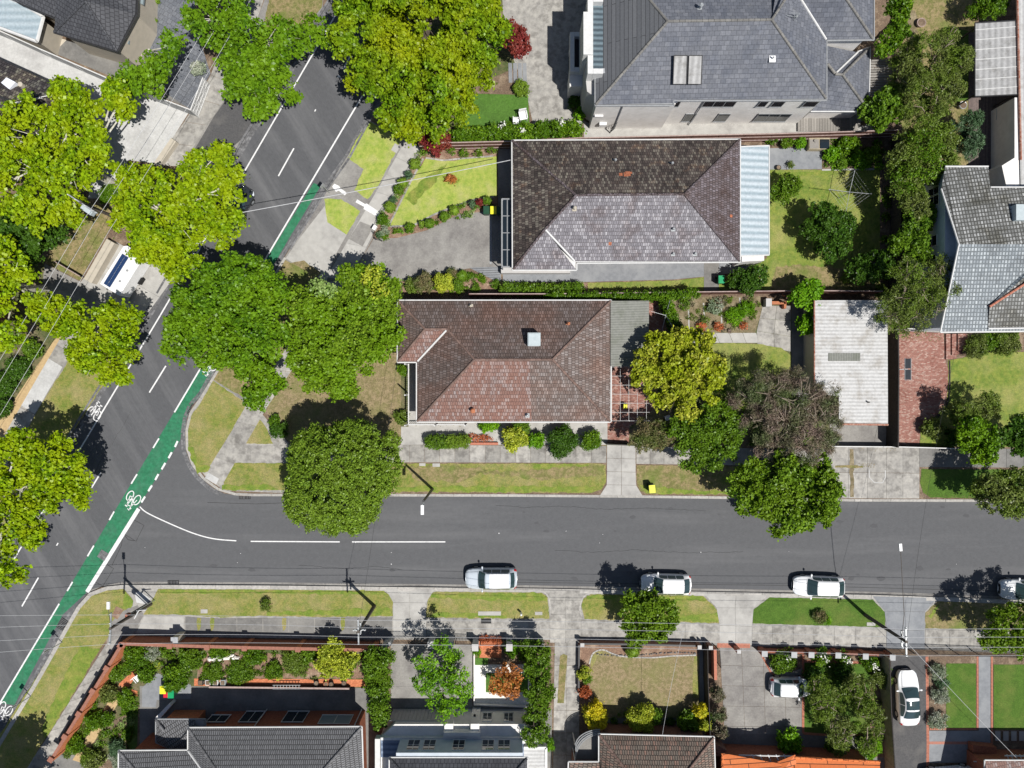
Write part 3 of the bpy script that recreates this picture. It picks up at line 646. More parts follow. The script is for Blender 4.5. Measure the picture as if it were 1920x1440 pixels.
# ---- west block surfaces
sheet('driveway', [(-200, -30), (0, 58), (78, 92), (200, 146), (357, 206), (322, 262), (288, 306), (240, 300), (220, 372), (165, 372), (190, 240), (110, 170), (-200, 20)], L2, 'concrete_white')
slabs('footpath', [(395, 140), (362, 205), (286, 310)], [(440, 160), (400, 218), (340, 312)], 4, L3, 'concrete')
slabs('footpath', [(470, -60), (395, 140)], [(515, -60), (440, 160)], 6, L3, 'concrete')
sheet('verge', [(610, -60), (520, -60), (430, 165), (330, 320), (120, 640), (20, 830), (-60, 1000), (-60, 1130), (80, 900), (193, 716), (310, 525), (460, 254), (605, 14)], L1, 'concrete_aged')
sheet('verge_lawn', [(518, -60), (610, -60), (603, 14), (575, 55), (490, 62)], L2, 'lawn_dry', jag=.06)
sheet('asphalt_crossing', [(443, 160), (400, 220), (362, 285), (372, 300), (420, 290), (460, 255), (520, 160), (470, 130)], L2, 'asphalt_drive')
sheet('verge_lawn', [(362, 285), (345, 312), (300, 380), (240, 470), (300, 500), (395, 372), (400, 330)], L2, 'lawn_dry', jag=.05)
sheet('tiled_forecourt', [(285, -60), (370, -60), (365, 45), (395, 138), (357, 205), (240, 128), (275, 90)], L2+.001, 'bluestone_tiles')
sheet('side_drive', [(70, 60), (235, 105), (350, 150), (385, 160), (357, 204), (78, 90)], L2, 'concrete_dark')
sheet('side_yard', [(70, 60), (125, 75), (100, 100), (75, 90)], L3, 'render_beige')
slabs('parking_slab', [(212, 450), (150, 530)], [(330, 515), (268, 600)], 2, L3, 'concrete_light', m=2)
sheet('forecourt', [(84, 494), (150, 528), (270, 604), (180, 640), (120, 600), (80, 530)], L2, 'concrete_aged')
sheet('fenced_lawn', [(150, 375), (225, 395), (150, 526), (84, 492), (112, 430)], L2+.001, 'lawn_dry', jag=.04)
sheet('verge_lawn', [(120, 690), (150, 640), (235, 640), (196, 718), (152, 786), (62, 812), (62, 780)], L2, 'lawn', jag=.05)
slabs('footpath', [(128, 608), (92, 670), (40, 760), (-30, 880)], [(160, 625), (118, 688), (66, 778), (0, 895)], 7, L3, 'concrete')
sheet('new_footpath_slab', [(91, 672), (117, 688), (65, 776), (40, 760)], L4, 'concrete_white')
sheet('gravel_strip', [(100, 640), (128, 610), (40, 762), (-30, 880), (-60, 870), (20, 760)], L2, 'sand_path')
sheet('verge_lawn', [(0, 897), (66, 780), (150, 790), (80, 900), (-30, 1060), (-60, 1000)], L2+.001, 'lawn', jag=.05)
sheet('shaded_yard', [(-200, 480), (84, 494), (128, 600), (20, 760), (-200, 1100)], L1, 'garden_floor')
# ---- south block surfaces
sheet('verge', [(233, 1100), (480, 1101), (1010, 1107), (1480, 1116), (1920, 1129), (2300, 1140), (2300, 1250), (1920, 1226), (1680, 1216), (1000, 1203), (225, 1192), (205, 1160)], L1, 'concrete')
sheet('verge_lawn', Q([(75, 1130), (270, 830), (440, 525), (510, 465), (600, 440), (700, 435), (750, 500), (745, 530), (690, 560), (640, 605), (620, 690), (560, 770), (400, 1040), (240, 1300), (60, 1580), (-200, 1580)], 3, (0, 960)), L2, 'lawn', jag=.05)
sheet('brown_patch', Q([(652, 530), (697, 548), (660, 605), (628, 585)], 3, (0, 960)), L3, 'mulch')
slabs('footpath', [(199, 1207), (80, 1395), (30, 1480)], [(230, 1192), (110, 1388), (60, 1475)], 10, L3, 'concrete')
sheet('footpath_corner', [(232, 1145), (258, 1135), (270, 1153), (250, 1188), (230, 1192), (200, 1207), (210, 1165)], L2, 'concrete_aged')
sheet('ramp', [(252, 1112), (262, 1108), (282, 1122), (275, 1133), (256, 1130)], L3, 'concrete_white')
sheet('verge_lawn', [(297, 1104), (480, 1105), (715, 1107), (730, 1115), (737, 1130), (737, 1155), (600, 1157), (480, 1155), (420, 1158), (330, 1152), (268, 1153), (285, 1125)], L2, 'lawn', jag=.05)
slabs('footpath', [(270, 1155), (345, 1155)], [(255, 1187), (345, 1188)], 1, L3, 'concrete_light')
slabs('footpath', [(347, 1156), (400, 1160), (550, 1158), (736, 1158)], [(347, 1188), (736, 1193)], 8, L3, 'concrete_dark', gap=.02)
for x0 in (370, 395, 530, 640): sheet('weeds', [(x0, 1158), (x0+7, 1159), (x0+5, 1180), (x0+1, 1183)], L4, 'lawn', jag=.1)
slabs('driveway_crossing', [(722, 1103), (737, 1120), (737, 1194)], [(815, 1105), (799, 1120), (799, 1195)], 3, L3, 'concrete_light', m=2)
sheet('verge_lawn', [(801, 1130), (806, 1113), (818, 1109), (1015, 1111), (1027, 1118), (1030, 1160), (960, 1160), (799, 1158)], L2, 'lawn', jag=.04)
slabs('footpath', [(800, 1159), (1030, 1162)], [(800, 1195), (1030, 1198)], 6, L3, 'concrete')
sheet('service_cover', [(902, 1160), (921, 1160), (921, 1169), (902, 1169)], L4, 'tar_line')
slabs('driveway_crossing', [(1015, 1106), (1031, 1122), (1031, 1205)], [(1108, 1108), (1089, 1125), (1089, 1207)], 4, L3, 'concrete', m=2)
strips('lawn_edging', curve([(1015, 1108), (1026, 1115), (1031, 1130), (1031, 1160)]), -.06, .06, .5, L4, 'kerb', th=.04)
strips('lawn_edging', curve([(1106, 1111), (1093, 1120), (1088, 1135), (1088, 1150), (1095, 1162)]), -.06, .06, .5, L4, 'kerb', th=.04)
sheet('verge_lawn', [(1090, 1135), (1094, 1122), (1108, 1114), (1318, 1117), (1348, 1146), (1348, 1169), (1200, 1164), (1096, 1161)], L2, 'lawn', jag=.04)
slabs('footpath', [(1090, 1163), (1350, 1170)], [(1090, 1200), (1350, 1207)], 8, L3, 'concrete')
slabs('driveway_crossing', [(1320, 1113), (1349, 1146), (1349, 1208)], [(1440, 1116), (1410, 1143), (1410, 1210)], 3, L3, 'concrete_light', m=2)
sheet('verge_lawn', [(1411, 1144), (1443, 1120), (1637, 1124), (1661, 1150), (1659, 1176), (1411, 1169)], L2, 'lawn_lush', jag=.03)
slabs('footpath', [(1410, 1171), (1642, 1178)], [(1410, 1212), (1642, 1214)], 6, L3, 'concrete')
slabs('driveway_crossing', [(1636, 1118), (1662, 1150), (1662, 1216)], [(1758, 1121), (1734, 1148), (1734, 1218)], 3, L3, 'bluegrey_paving', m=2)
sheet('verge_lawn', [(1735, 1149), (1758, 1127), (1920, 1133), (2200, 1142), (2200, 1192), (1920, 1183), (1735, 1178)], L2, 'lawn_dry', jag=.04)
slabs('footpath', [(1735, 1180), (1920, 1185), (2100, 1192)], [(1735, 1211), (1920, 1222), (2100, 1230)], 8, L3, 'concrete')
sheet('garden_floor', [(236, 1205), (720, 1212), (706, 1300), (265, 1300), (265, 1420), (115, 1420)], L1, 'garden_floor')
sheet('bare_soil', [(215, 1350), (262, 1325), (262, 1420), (205, 1400)], L2, 'soil')
sheet('mulch_bed', [(370, 1225), (690, 1228), (690, 1272), (370, 1272)], L2, 'mulch', jag=.1)
sheet('brick_path', [(364, 1272), (694, 1274), (694, 1288), (364, 1286)], L3, 'brick_path')
sheet('brick_path', [(222, 1283), (258, 1250), (262, 1258), (240, 1290), (258, 1296), (258, 1306), (228, 1300)], L3, 'brick_path')
sheet('sand_path', [(222, 1285), (238, 1292), (152, 1430), (136, 1425)], L3, 'sand_path')
sheet('paved_yard', [(262, 1286), (705, 1290), (712, 1500), (262, 1500)], L2, 'concrete_dark')
sheet('paved_yard', [(266, 1290), (295, 1262), (358, 1284), (358, 1310), (294, 1312), (292, 1326), (266, 1325)], L3, 'bluegrey_paving')
sheet('clipped_strip', [(240, 1326), (259, 1326), (257, 1405), (238, 1405)], L3, 'lawn_dark')
sheet('side_yard', [(100, 1415), (140, 1415), (205, 1480), (205, 1700), (20, 1700)], L2, 'concrete_dark')
sheet('verge', [(80, 1395), (110, 1388), (130, 1420), (20, 1600), (-60, 1600)], L1+.001, 'concrete')
sheet('driveway', [(733, 1207), (886, 1209), (886, 1330), (733, 1326)], L2, 'concrete_aged')
slabs('driveway_slab', [(736, 1210), (736, 1325)], [(884, 1210), (884, 1325)], 3, L3, 'concrete_aged', m=3, gap=.03)
sheet('front_yard', [(733, 1326), (1035, 1322), (1035, 1500), (733, 1500)], L1, 'concrete_dark')
sheet('white_pebble_bed', [(890, 1246), (992, 1246), (1000, 1322), (890, 1320)], L3, 'white_stone')
sheet('artificial_lawn', [(911, 1262), (990, 1262), (990, 1298), (911, 1298)], L4, 'lawn_fake')
sheet('artificial_lawn', [(891, 1234), (915, 1234), (915, 1247), (891, 1247)], L4, 'lawn_fake')
sheet('red_bark_bed', [(898, 1196), (940, 1196), (940, 1233), (898, 1233)], L3, 'brick_path')
sheet('shade_bed', [(940, 1200), (1040, 1200), (1038, 1330), (992, 1326), (990, 1240), (940, 1240)], L2, 'soil')
slabs('driveway', [(1040, 1205), (1036, 1500)], [(1086, 1206), (1086, 1500)], 7, L2, 'concrete', m=2)
sheet('grass_strip', Q([(270, 810), (290, 798), (312, 808), (305, 900), (292, 1075), (255, 1075)], 3, (960, 960)), L3, 'lawn_dry', jag=.02)
sheet('mulch_bed', [(1087, 1209), (1312, 1210), (1312, 1240), (1125, 1245), (1105, 1330), (1087, 1330)], L3, 'mulch')
Z6 = lambda pts: [(1040+x/4.8, 1200+y/4.8) for x, y in pts]
sheet('front_lawn', Z6(curve([(322, 460), (318, 220), (345, 130), (400, 97), (450, 97), (520, 130), (620, 155), (860, 166), (1060, 150), (1290, 142)], 4)+[(1300, 500), (1300, 700), (480, 700), (400, 560)]), L4, 'lawn_straw')
sheet('green_patch', Z6([(1255, 150), (1298, 145), (1300, 520), (1250, 520), (1240, 400)]), L4+.004, 'lawn', jag=.05)
sheet('green_patch', Z6([(325, 190), (350, 135), (400, 102), (440, 108), (380, 150), (345, 230), (325, 260)]), L4+.004, 'lawn', jag=.05)
strips('lawn_edging', Z6(curve([(318, 220), (345, 130), (400, 97), (450, 97), (520, 130), (620, 155), (860, 166), (1060, 150), (1290, 142)], 4)), 0, .12, .3, L4+.03, 'concrete_light', th=.05)
sheet('house_path', Z6([(1303, 70), (1380, 70), (1365, 300), (1345, 600), (1303, 560)]), L3, 'concrete_dark')
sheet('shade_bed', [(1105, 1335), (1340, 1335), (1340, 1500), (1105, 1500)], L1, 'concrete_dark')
slabs('driveway', [(1349, 1209), (1360, 1400)], [(1512, 1216), (1512, 1400)], 5, L2, 'concrete_aged', m=4)
strips('brick_threshold', [(1345, 1210), (1408, 1211)], -.2, .2, .12, L4, 'brick_edge')
sheet('garden_bed', [(1410, 1212), (1668, 1220), (1668, 1250), (1510, 1250), (1480, 1262), (1440, 1235)], L3, 'soil')
strips('brick_border', [(1425, 1222), (1446, 1262), (1462, 1272)], -.08, .08, .12, L4, 'brick_edge')
sheet('front_lawn', [(1508, 1243), (1640, 1243), (1640, 1378), (1508, 1378)], L3+.001, 'lawn_lush', jag=.02)
strips('brick_border', [(1506, 1218), (1506, 1375), (1545, 1378), (1620, 1378)], -.1, .1, .12, L4+.02, 'brick_edge', th=.05)
strips('brick_border', [(1510, 1240), (1632, 1243)], -.1, .1, .12, L4+.02, 'brick_edge', th=.05)
sheet('garden_bed', [(1632, 1235), (1668, 1235), (1668, 1420), (1632, 1420)], L3+.002, 'mulch')
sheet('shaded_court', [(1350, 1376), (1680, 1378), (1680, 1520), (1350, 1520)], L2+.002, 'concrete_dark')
sheet('driveway', [(1670, 1228), (1738, 1230), (1740, 1520), (1680, 1520)], L3, 'asphalt_drive')
strips('brick_border', [(1738, 1231), (1740, 1395), (1738, 1520)], -.12, .12, .12, L4, 'brick_edge')
sheet('garden_bed', [(1743, 1230), (2200, 1236), (2200, 1246), (1773, 1246), (1773, 1366), (1743, 1366)], L2, 'soil')
sheet('front_lawn', [(1774, 1244), (1830, 1244), (1830, 1365), (1774, 1365)], L3, 'lawn_lush')
sheet('front_path', [(1835, 1231), (1857, 1231), (1857, 1430), (1742, 1430), (1742, 1370), (1835, 1370)], L3, 'bluegrey_paving')
strips('brick_border', [(1833, 1231), (1833, 1367), (1742, 1367)], -.08, .08, .12, L4, 'brick_edge')
strips('brick_border', [(1860, 1231), (1860, 1400)], -.08, .08, .12, L4, 'brick_edge')
strips('brick_border', [(1742, 1393), (1830, 1393)], -.12, .12, .12, L4, 'brick_edge')
sheet('front_lawn', [(1863, 1246), (2050, 1246), (2050, 1368), (1863, 1368)], L3, 'lawn_lush')
for i in range(5): sheet('stepping_stone', [(1866+i*15, 1371), (1876+i*15, 1371), (1876+i*15, 1389), (1866+i*15, 1389)], L4, 'concrete_light')
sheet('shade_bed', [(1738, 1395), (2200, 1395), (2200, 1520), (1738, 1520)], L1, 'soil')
sheet('grass_worn', [(1100, 874), (1134, 871), (1134, 890), (1010, 900), (900, 886)], L3, 'lawn_dry', jag=.15)
sheet('grass_worn', [(760, 876), (850, 872), (920, 880), (860, 905), (780, 900)], L3, 'lawn_dry', jag=.15, seed=3)

for i, pts in enumerate(([(742, 912), (1118, 912), (1110, 923), (742, 922)], [(1000, 871), (1122, 871), (1120, 876), (1000, 877)], [(416, 910), (500, 908), (523, 918), (416, 919)], [(1198, 908), (1280, 918), (1400, 921), (1400, 927), (1212, 925)],
        [(352, 838), (362, 838), (372, 872), (395, 875), (390, 884), (370, 888)], [(300, 1106), (720, 1108), (728, 1116), (500, 1112), (300, 1112)], [(500, 1148), (730, 1140), (736, 1154), (500, 1154)], [(808, 1114), (1015, 1112), (1026, 1120), (1026, 1128), (808, 1121)],
        [(820, 1148), (950, 1152), (950, 1159), (802, 1157)], [(1100, 1116), (1318, 1118), (1325, 1126), (1180, 1124), (1100, 1124)], [(1250, 1158), (1346, 1148), (1347, 1167), (1250, 1164)], [(1425, 916), (1550, 919), (1550, 929), (1425, 926)],
        [(150, 1210), (188, 1217), (100, 1362), (85, 1385), (78, 1365), (110, 1290)], [(235, 1108), (250, 1128), (246, 1140), (228, 1142), (232, 1120)], [(1740, 1155), (1760, 1132), (1762, 1136), (1746, 1160)], [(1438, 322), (1560, 320), (1570, 328), (1438, 332)], [(758, 372), (800, 330), (838, 306), (826, 330), (775, 385)])):
    sheet('green_edge', pts, L3-.002, 'lawn_green', jag=.12, seed=i)

rn = random.Random(11)
for k in range(26):
    x, y, r = rn.uniform(300, 1900), rn.choice((rn.uniform(1060, 1088), rn.uniform(950, 1000))), rn.uniform(2, 7)
    sheet('oil_stain', [(x+math.cos(t*.7)*r*rn.uniform(.5, 1)*1.6, y+math.sin(t*.7)*r*rn.uniform(.4, .8)) for t in range(9)], .0045, 'asphalt_dark', jag=.04, seed=k)
for pts in ([(930, 948), (985, 952), (1050, 949), (1140, 955), (1230, 953), (1330, 958)], [(1040, 1032), (1110, 1036), (1190, 1031), (1290, 1037), (1400, 1034)], [(560, 1060), (640, 1066), (700, 1062), (760, 1068)], [(420, 372), (392, 420), (372, 452)], [(245, 772), (214, 826), (190, 862), (170, 900)], [(520, 200), (498, 240), (470, 284)]):
    mb = MB(); strip(mb, jag_pts([P(*p, .02) for p in pts], .05, .3, 5, closed=False), .011, .022); mb.build('road_crack', 'tar_line', kind='structure', keep0=True)
# ------------------------------------------------------------------ building helpers
def roof(parent, faces, ridges=(), outline=None, ez=3.2, cap='brick_cap', gut='trim_white', fascia=.2, th=.06, capr=.11, name='roof', valleys=()):
    mats = []; mb = MB()
    for mt, pts in faces:
        if mt not in mats: mats.append(mt)
        mb.poly([P(*p) for p in pts][::-1], mats.index(mt))
    me_v = mb
    # make sure every face looks up
    for i, f in enumerate(mb.f):
        n = Vector((0, 0, 0)); 
        for k in range(len(f)):
            a, b = Vector(mb.v[f[k]]), Vector(mb.v[f[(k+1) % len(f)]]); n += a.cross(b)
        if n.z < 0: mb.f[i] = f[::-1]
    r = mb.build(name, mats, parent)
    if ridges:
        rn = random.Random(len(ridges))
        for a, b in ridges:
            cb = MB()
            a, b = P(*a), P(*b); L = (b-a).length; n = max(1, int(L/.42)); d = (b-a)/n
            for i in range(n):
                up = Vector((0, 0, .02+rn.uniform(-.01, .01)))
                cb.tube([a+d*i+up, a+d*(i+.97)+up*.4], [capr, capr*.88], 8)
            cb.build('ridge_cap', cap, r)
    if valleys:
        vb = MB()
        for a, b in valleys: 
            a, b = P(*a)+Vector((0, 0, .015)), P(*b)+Vector((0, 0, .015)); vb.tube([a, b], .085, 6)
        vb.each('valley_flashing', 'trim_white', r)
    if outline:
        pts = [P(x, y, ez).to_2d() for x, y in outline]
        fb = MB(); fb.prism(inset(pts, .03), ez-fascia, ez-.02); fb.build('fascia', gut, r)
        gb = MB(); o2 = inset(pts, -.06); n = len(o2)
        for i in range(n):
            a, b = o2[i], o2[(i+1) % n]; gb.tube([(a.x, a.y, ez-.05), (b.x, b.y, ez-.05)], .065, 6)
        gb.build('gutter', gut, r)
    return r
def walls(parent, outline, ez, mat, d=.5, name='wall', z0=None, top=None):
    pts = inset([P(x, y, ez).to_2d() for x, y in outline], d); mb = MB(); mb.prism(pts, z0 or G, (top or ez)-.19)
    return mb.build(name, mat, parent), pts
def at_wall(px, py, axis, val, z_hint=3):
    """the point of a wall plane (x = val or y = val) seen at a photo pixel"""
    if axis == 'y': z = CAMH*(1-val*SC/(720-py))
    else: z = CAMH*(1-val*SC/(px-960))
    return P(px, py, z)
def window(parent, a, b, z0, z1, out, frame='trim_white', bars=1, glass='glass', t=.06, cross=False):
    """window in the wall running from a to b (2D), between heights z0 and z1; out = outward direction"""
    a, b, out = Vector(a), Vector(b), Vector(out).normalized(); d = (b-a); L = d.length; d.normalize(); ang = math.atan2(d.y, d.x)
    c = (a+b)/2+out*.02; mb = MB(); zc = (z0+z1)/2
    for z in (z0, z1): mb.box((c.x, c.y, z), (L+t, .05, t), ang)
    for k in range(bars+2):
        q = a.lerp(b, k/(bars+1))+out*.02; mb.box((q.x, q.y, zc), (t*.8, .044, z1-z0-t), ang)
    if cross: mb.box((c.x, c.y, zc), (L-.02, .06, t*.6), ang)
    s_ = c+out*.02; mb.box((s_.x, s_.y, z0-.06), (L+.12, .07, .05), ang)
    w_ = mb.build('window', frame, parent)
    g = MB(); q = c-out*.0; g.box((q.x, q.y, zc), (L-t, .03, z1-z0-t), ang); g.build('pane', glass, w_)
    return w_
def flue(parent, px, py, z, h=.5, r=.07, mat='galvanised', nm='vent_pipe', cowl=True):
    mb = MB(); p = P(px, py, z); mb.cyl(p-Vector((0, 0, .3)), r, h+.3, 10)
    if cowl: mb.cyl(p+Vector((0, 0, h)), r*1.7, .1, 10, r2=r*.9)
    mb.box((p.x, p.y, z-.02), (.34, .34, .04)); return mb.build(nm, mat, parent)
def hbase(outline, ez):
    q = [P(x, y, ez) for x, y in outline]; return (sum(p.x for p in q)/len(q), sum(p.y for p in q)/len(q), G)
# ------------------------------------------------------------------ north house with the mossy roof
E = 3.7; Rz = 6.15
OUT = [(961, 264), (1387, 262), (1387, 490), (1080, 492), (1080, 505), (962, 505)]
h = thing('tiled_house', 'bungalow with a hipped tile roof, dark and mossy on one side, pale on the other', 'house', hbase(OUT, E))
roof(h, [('roof_mossy', [(961, 264, E), (1387, 262, E), (1283, 364, Rz), (1080, 366, Rz)]),
         ('roof_mossy', [(961, 264, E), (1080, 366, Rz), (1022, 430, 4.9), (962, 505, E)]),
         ('roof_pale', [(962, 505, E), (1022, 430, 4.9), (1080, 505, E)]),
         ('roof_pale', [(1080, 366, Rz), (1283, 364, Rz), (1387, 490, E), (1078, 490, E), (1022, 430, 4.9)]),
         ('roof_purple', [(1387, 262, E), (1387, 490, E), (1283, 364, Rz)])],
     [((961, 264, E), (1080, 366, Rz)), ((1080, 366, Rz), (1283, 364, Rz)), ((1283, 364, Rz), (1387, 262, E)), ((1283, 364, Rz), (1387, 490, E)),
      ((1080, 366, Rz), (1022, 430, 4.9)), ((1022, 430, 4.9), (962, 505, E))], OUT, E, cap='roof_purple', gut='trim_white', valleys=[((1023, 431, 4.93), (1077, 489, E+.05))])
walls(h, OUT, E, 'brick_brown', .55)
for px, py, z in ((1153, 302, 4.6), (1259, 308, 4.75)): flue(h, px, py, z, .4)
flue(h, 1077, 392, 5.7, .5, .09, 'render_beige', 'chimney_pot'); flue(h, 1262, 430, 4.9, .25); flue(h, 1262, 476, 3.98, .2); flue(h, 1303, 476, 3.98, .2)
mb = MB()
for px, py, rx, ry in ((1164, 327, 3, 3), (1169, 331, 5, 2.6), (1174, 327, 4, 4), (1180, 327, 2, 3), (1177, 324, 4, 3), (1183, 324, 2, 2), (1160, 331, 2.4, 3), (1144, 421, 2.6, 2.6), (1144, 457, 2.6, 2.6), (1371, 405, 2.4, 2.4)):
    z = {327: 5.1+.1, 324: 5.15, 331: 5.25, 421: 4.93, 457: 4.3, 405: 4.05}[py]
    ns = (0, -.5) if py > 366 and px < 1300 else ((0, .5) if px < 1300 else (.5, 0))
    c = P(px, py, z+.07); w_, d_ = rx/SC, ry/SC
    def zz(x, y): return c.z-(x*ns[0]*-1 if False else 0)
    sl_ = .49
    q = []
    for a, b in ((-1, -1), (1, -1), (1, 1), (-1, 1)):
        x, y = a*w_, b*d_
        dz = (y*sl_ if py > 366 else -y*sl_) if px < 1300 else -x*.5
        q.append((c.x+x, c.y+y, c.z+dz))
    mb.poly(q)
mb.build('bare_tile_patch', 'orange_flower', h)
b = P(1414, 376, 3.0)
mb = MB(); q = [P(1388, 275, 3.3), P(1442, 273, 2.9), P(1442, 478, 2.9), P(1388, 480, 3.3)]; mb.poly(q[::-1]); mb.poly([v-Vector((0, 0, .05)) for v in q])
r2 = mb.build('lean_to_roof', 'sheet_leanto', h)
mb = MB()
for a, b_ in ((q[0], q[1]), (q[1], q[2]), (q[2], q[3])): mb.tube([a, b_], .06, 6)
mb.build('gutter', 'trim_white', r2)
mb = MB(); mb.prism([P(x, y, 2.9).to_2d() for x, y in ((1392, 280), (1434, 280), (1434, 488), (1392, 490))], G, 2.75); mb.build('wall', 'render_white', h)
# front veranda glass roof and frame
mb = MB(); q = [P(941, 373, 3.0), P(962, 373, 3.25), P(962, 500, 3.25), P(941, 500, 3.0)]
for a, b_ in ((0, 1), (1, 2), (2, 3), (3, 0)): mb.tube([q[a], q[b_]], .07, 6)
for k in range(1, 4):
    y = 373+127*k/4; mb.tube([P(941, y, 3.0), P(962, y, 3.25)], .04, 6)
mb.tube([P(951, 373, 3.1), P(951, 500, 3.1)], .04, 6)
for y in (376, 498): p = P(942, y, 3.0); mb.cyl((p.x, p.y, G), .05, 2.9, 8)
f_ = mb.build('carport_frame', 'trim_grey', h)
mb = MB(); mb.poly([v-Vector((0, 0, .03)) for v in q][::-1]); mb.build('carport_glazing', 'glass', f_)
mb = MB(); mb.box(P(1004, 508, .5), (6, .5, .9)); mb.build('veranda_base', 'render_grey', h)
for x0, x1 in ((1125, 1148), (1190, 1235), (1290, 1330)):
    a = P(x0, 485, E); b_ = P(x1, 485, E); Yw = P(0, 490, E).y+.53; window(h, (a.x, Yw), (b_.x, Yw), 1.2, 2.6, (0, -1))
# ------------------------------------------------------------------ middle house, brown and terracotta
E = 3.1; R1 = 5.5; R0 = 4.1
OUT = [(746, 564), (1145, 564), (1144, 790), (782, 790), (782, 678), (746, 678)]
h = thing('tiled_house', 'corner house with brown hipped tile roof that is redder on its south slope', 'house', hbase(OUT, E))
roof(h, [('roof_brown', [(746, 564, E), (1145, 564, E), (1036, 674, R1), (890, 674, R1), (838, 617, R0+.1), (797, 617, R0+.1)]),
         ('roof_brown', [(746, 564, E), (797, 617, R0+.1), (746, 678, E)]),
         ('roof_terra', [(746, 678, E), (797, 617, R0+.1), (838, 617, R0+.1), (783, 678, E)]),
         ('roof_brown', [(838, 617, R0+.1), (890, 674, R1), (782, 790, E), (782, 678, E)]),
         ('roof_terra', [(782, 790, E), (890, 674, R1), (993, 674, R1), (997, 790, E)]), ('roof_dusty', [(997, 790, E), (993, 674, R1), (1036, 674, R1), (1144, 790, E)]),
         ('roof_dusty', [(1145, 564, E), (1036, 674, R1), (1144, 790, E)])],
     [((746, 564, E), (797, 617, R0+.1)), ((797, 617, R0+.1), (746, 678, E)), ((797, 617, R0+.1), (838, 617, R0+.1)), ((838, 617, R0+.1), (890, 674, R1)),
      ((890, 674, R1), (782, 790, E)), ((890, 674, R1), (1036, 674, R1)), ((1036, 674, R1), (1145, 564, E)), ((1036, 674, R1), (1144, 790, E))],
     OUT, E, cap='ridge_brown', gut='trim_white', valleys=[((837, 619, R0+.1), (783, 677, E+.05))])
walls(h, OUT, E, 'brick_brown', .6)
flue(h, 883, 574, 3.35, .25, .07, 'render_beige'); flue(h, 1065, 608, 4.1, .4, .07, 'terracotta'); flue(h, 989, 779, 3.5, .25)
flue(h, 887, 770, 3.6, .5, .12, 'terracotta', 'chimney_pot')
p = P(1001, 637, 5.0); mb = MB(); mb.box(p+Vector((0, 0, .25)), (1.02, 1.05, .85)); mb.box(p+Vector((0, 0, .7)), (.9, .93, .06)); ac = mb.build('cooler_box', 'ac_box', h)
mb = MB()
for k in range(6): mb.box(p+Vector((0, -.53, -.05+k*.11)), (.8, .03, .03)); mb.box(p+Vector((-.52, 0, -.05+k*.11)), (.03, .8, .03))
mb.build('louvre', 'trim_grey', ac)
mb = MB(); q = [(1145, 564), (1217, 564), (1216, 687), (1145, 687)]; zz_ = [3.2, 2.7, 2.7, 3.2]
mb.poly([P(x, y, z) for (x, y), z in zip(q, zz_)][::-1]); mb.poly([P(x, y, z-.06) for (x, y), z in zip(q, zz_)])
r2 = mb.build('carport_roof', 'sheet_aged', h)
mb = MB()
for y in (566, 625, 685): pp = P(1213, y, 2.7); mb.cyl((pp.x, pp.y, G), .05, 2.5, 8)
mb.each('carport_post', 'trim_white', h)
# veranda on the west side and the railing at the south
mb = MB(); mb.prism([P(x, y, .5).to_2d() for x, y in ((767, 682), (785, 682), (785, 792), (875, 792), (875, 795), (767, 795))], G, .5); mb.build('veranda_floor', 'concrete_light', h)
mb = MB(); zt = 1.35
for a, b_ in (((766, 682), (766, 796)), ((766, 796), (876, 796))):
    mb.tube([P(*a, zt), P(*b_, zt)], .055, 6)
    A, B = P(*a, .6), P(*b_, .6); n = int((B-A).length/.16)
    for i in range(n+1):
        c = A.lerp(B, i/n); mb.box((c.x, c.y, .95), (.025, .025, .8))
mb.build('veranda_railing', 'trim_white', h)
mb = MB()
for x, y in ((767, 684), (767, 740), (767, 795), (820, 795), (875, 795)): c = P(x, y, .5); mb.box((c.x, c.y, 1.7), (.1, .1, 2.5))
mb.each('veranda_post', 'trim_white', h)
for i in range(6):
    a = P(795+i*58, 790, E); b_ = P(825+i*58, 790, E); Yw = P(0, 790, E).y+.58; window(h, (a.x, Yw), (b_.x, Yw), 1.1, 2.4, (0, -1))
# white pergola grid east of it
g = thing('pergola', 'white open grid pergola standing over the red brick paving', 'pergola', P(1182, 738, 0).to_2d().to_3d()+Vector((0, 0, G)))
mb = MB()
for i, x in enumerate((1147, 1163, 1179, 1195, 1212)): mb.tube([P(x, 687 if i < 3 else 700, 2.6), P(x, 789, 2.6)], .014, 6)
for k, y in enumerate((688, 705, 722, 739, 756, 773, 789)): mb.tube([P(1146, y, 2.6), P(1218, y, 2.6)], .014, 6)
gr = mb.build('roof_grid', 'trim_white', g)
mb = MB()
for x in (1163, 1179, 1195):
    for y in (705, 722, 739, 756, 773): mb.blob(P(x, y, 2.6), .035, 6, 4)
mb.build('joint', 'trim_white', gr)
for x, y in ((1147, 789), (1212, 789), (1212, 702), (1180, 789)):
    c = P(x, y, 2.6); mb = MB(); mb.cyl((c.x, c.y, G), .04, 2.45, 8); mb.each('post', 'trim_white', g)
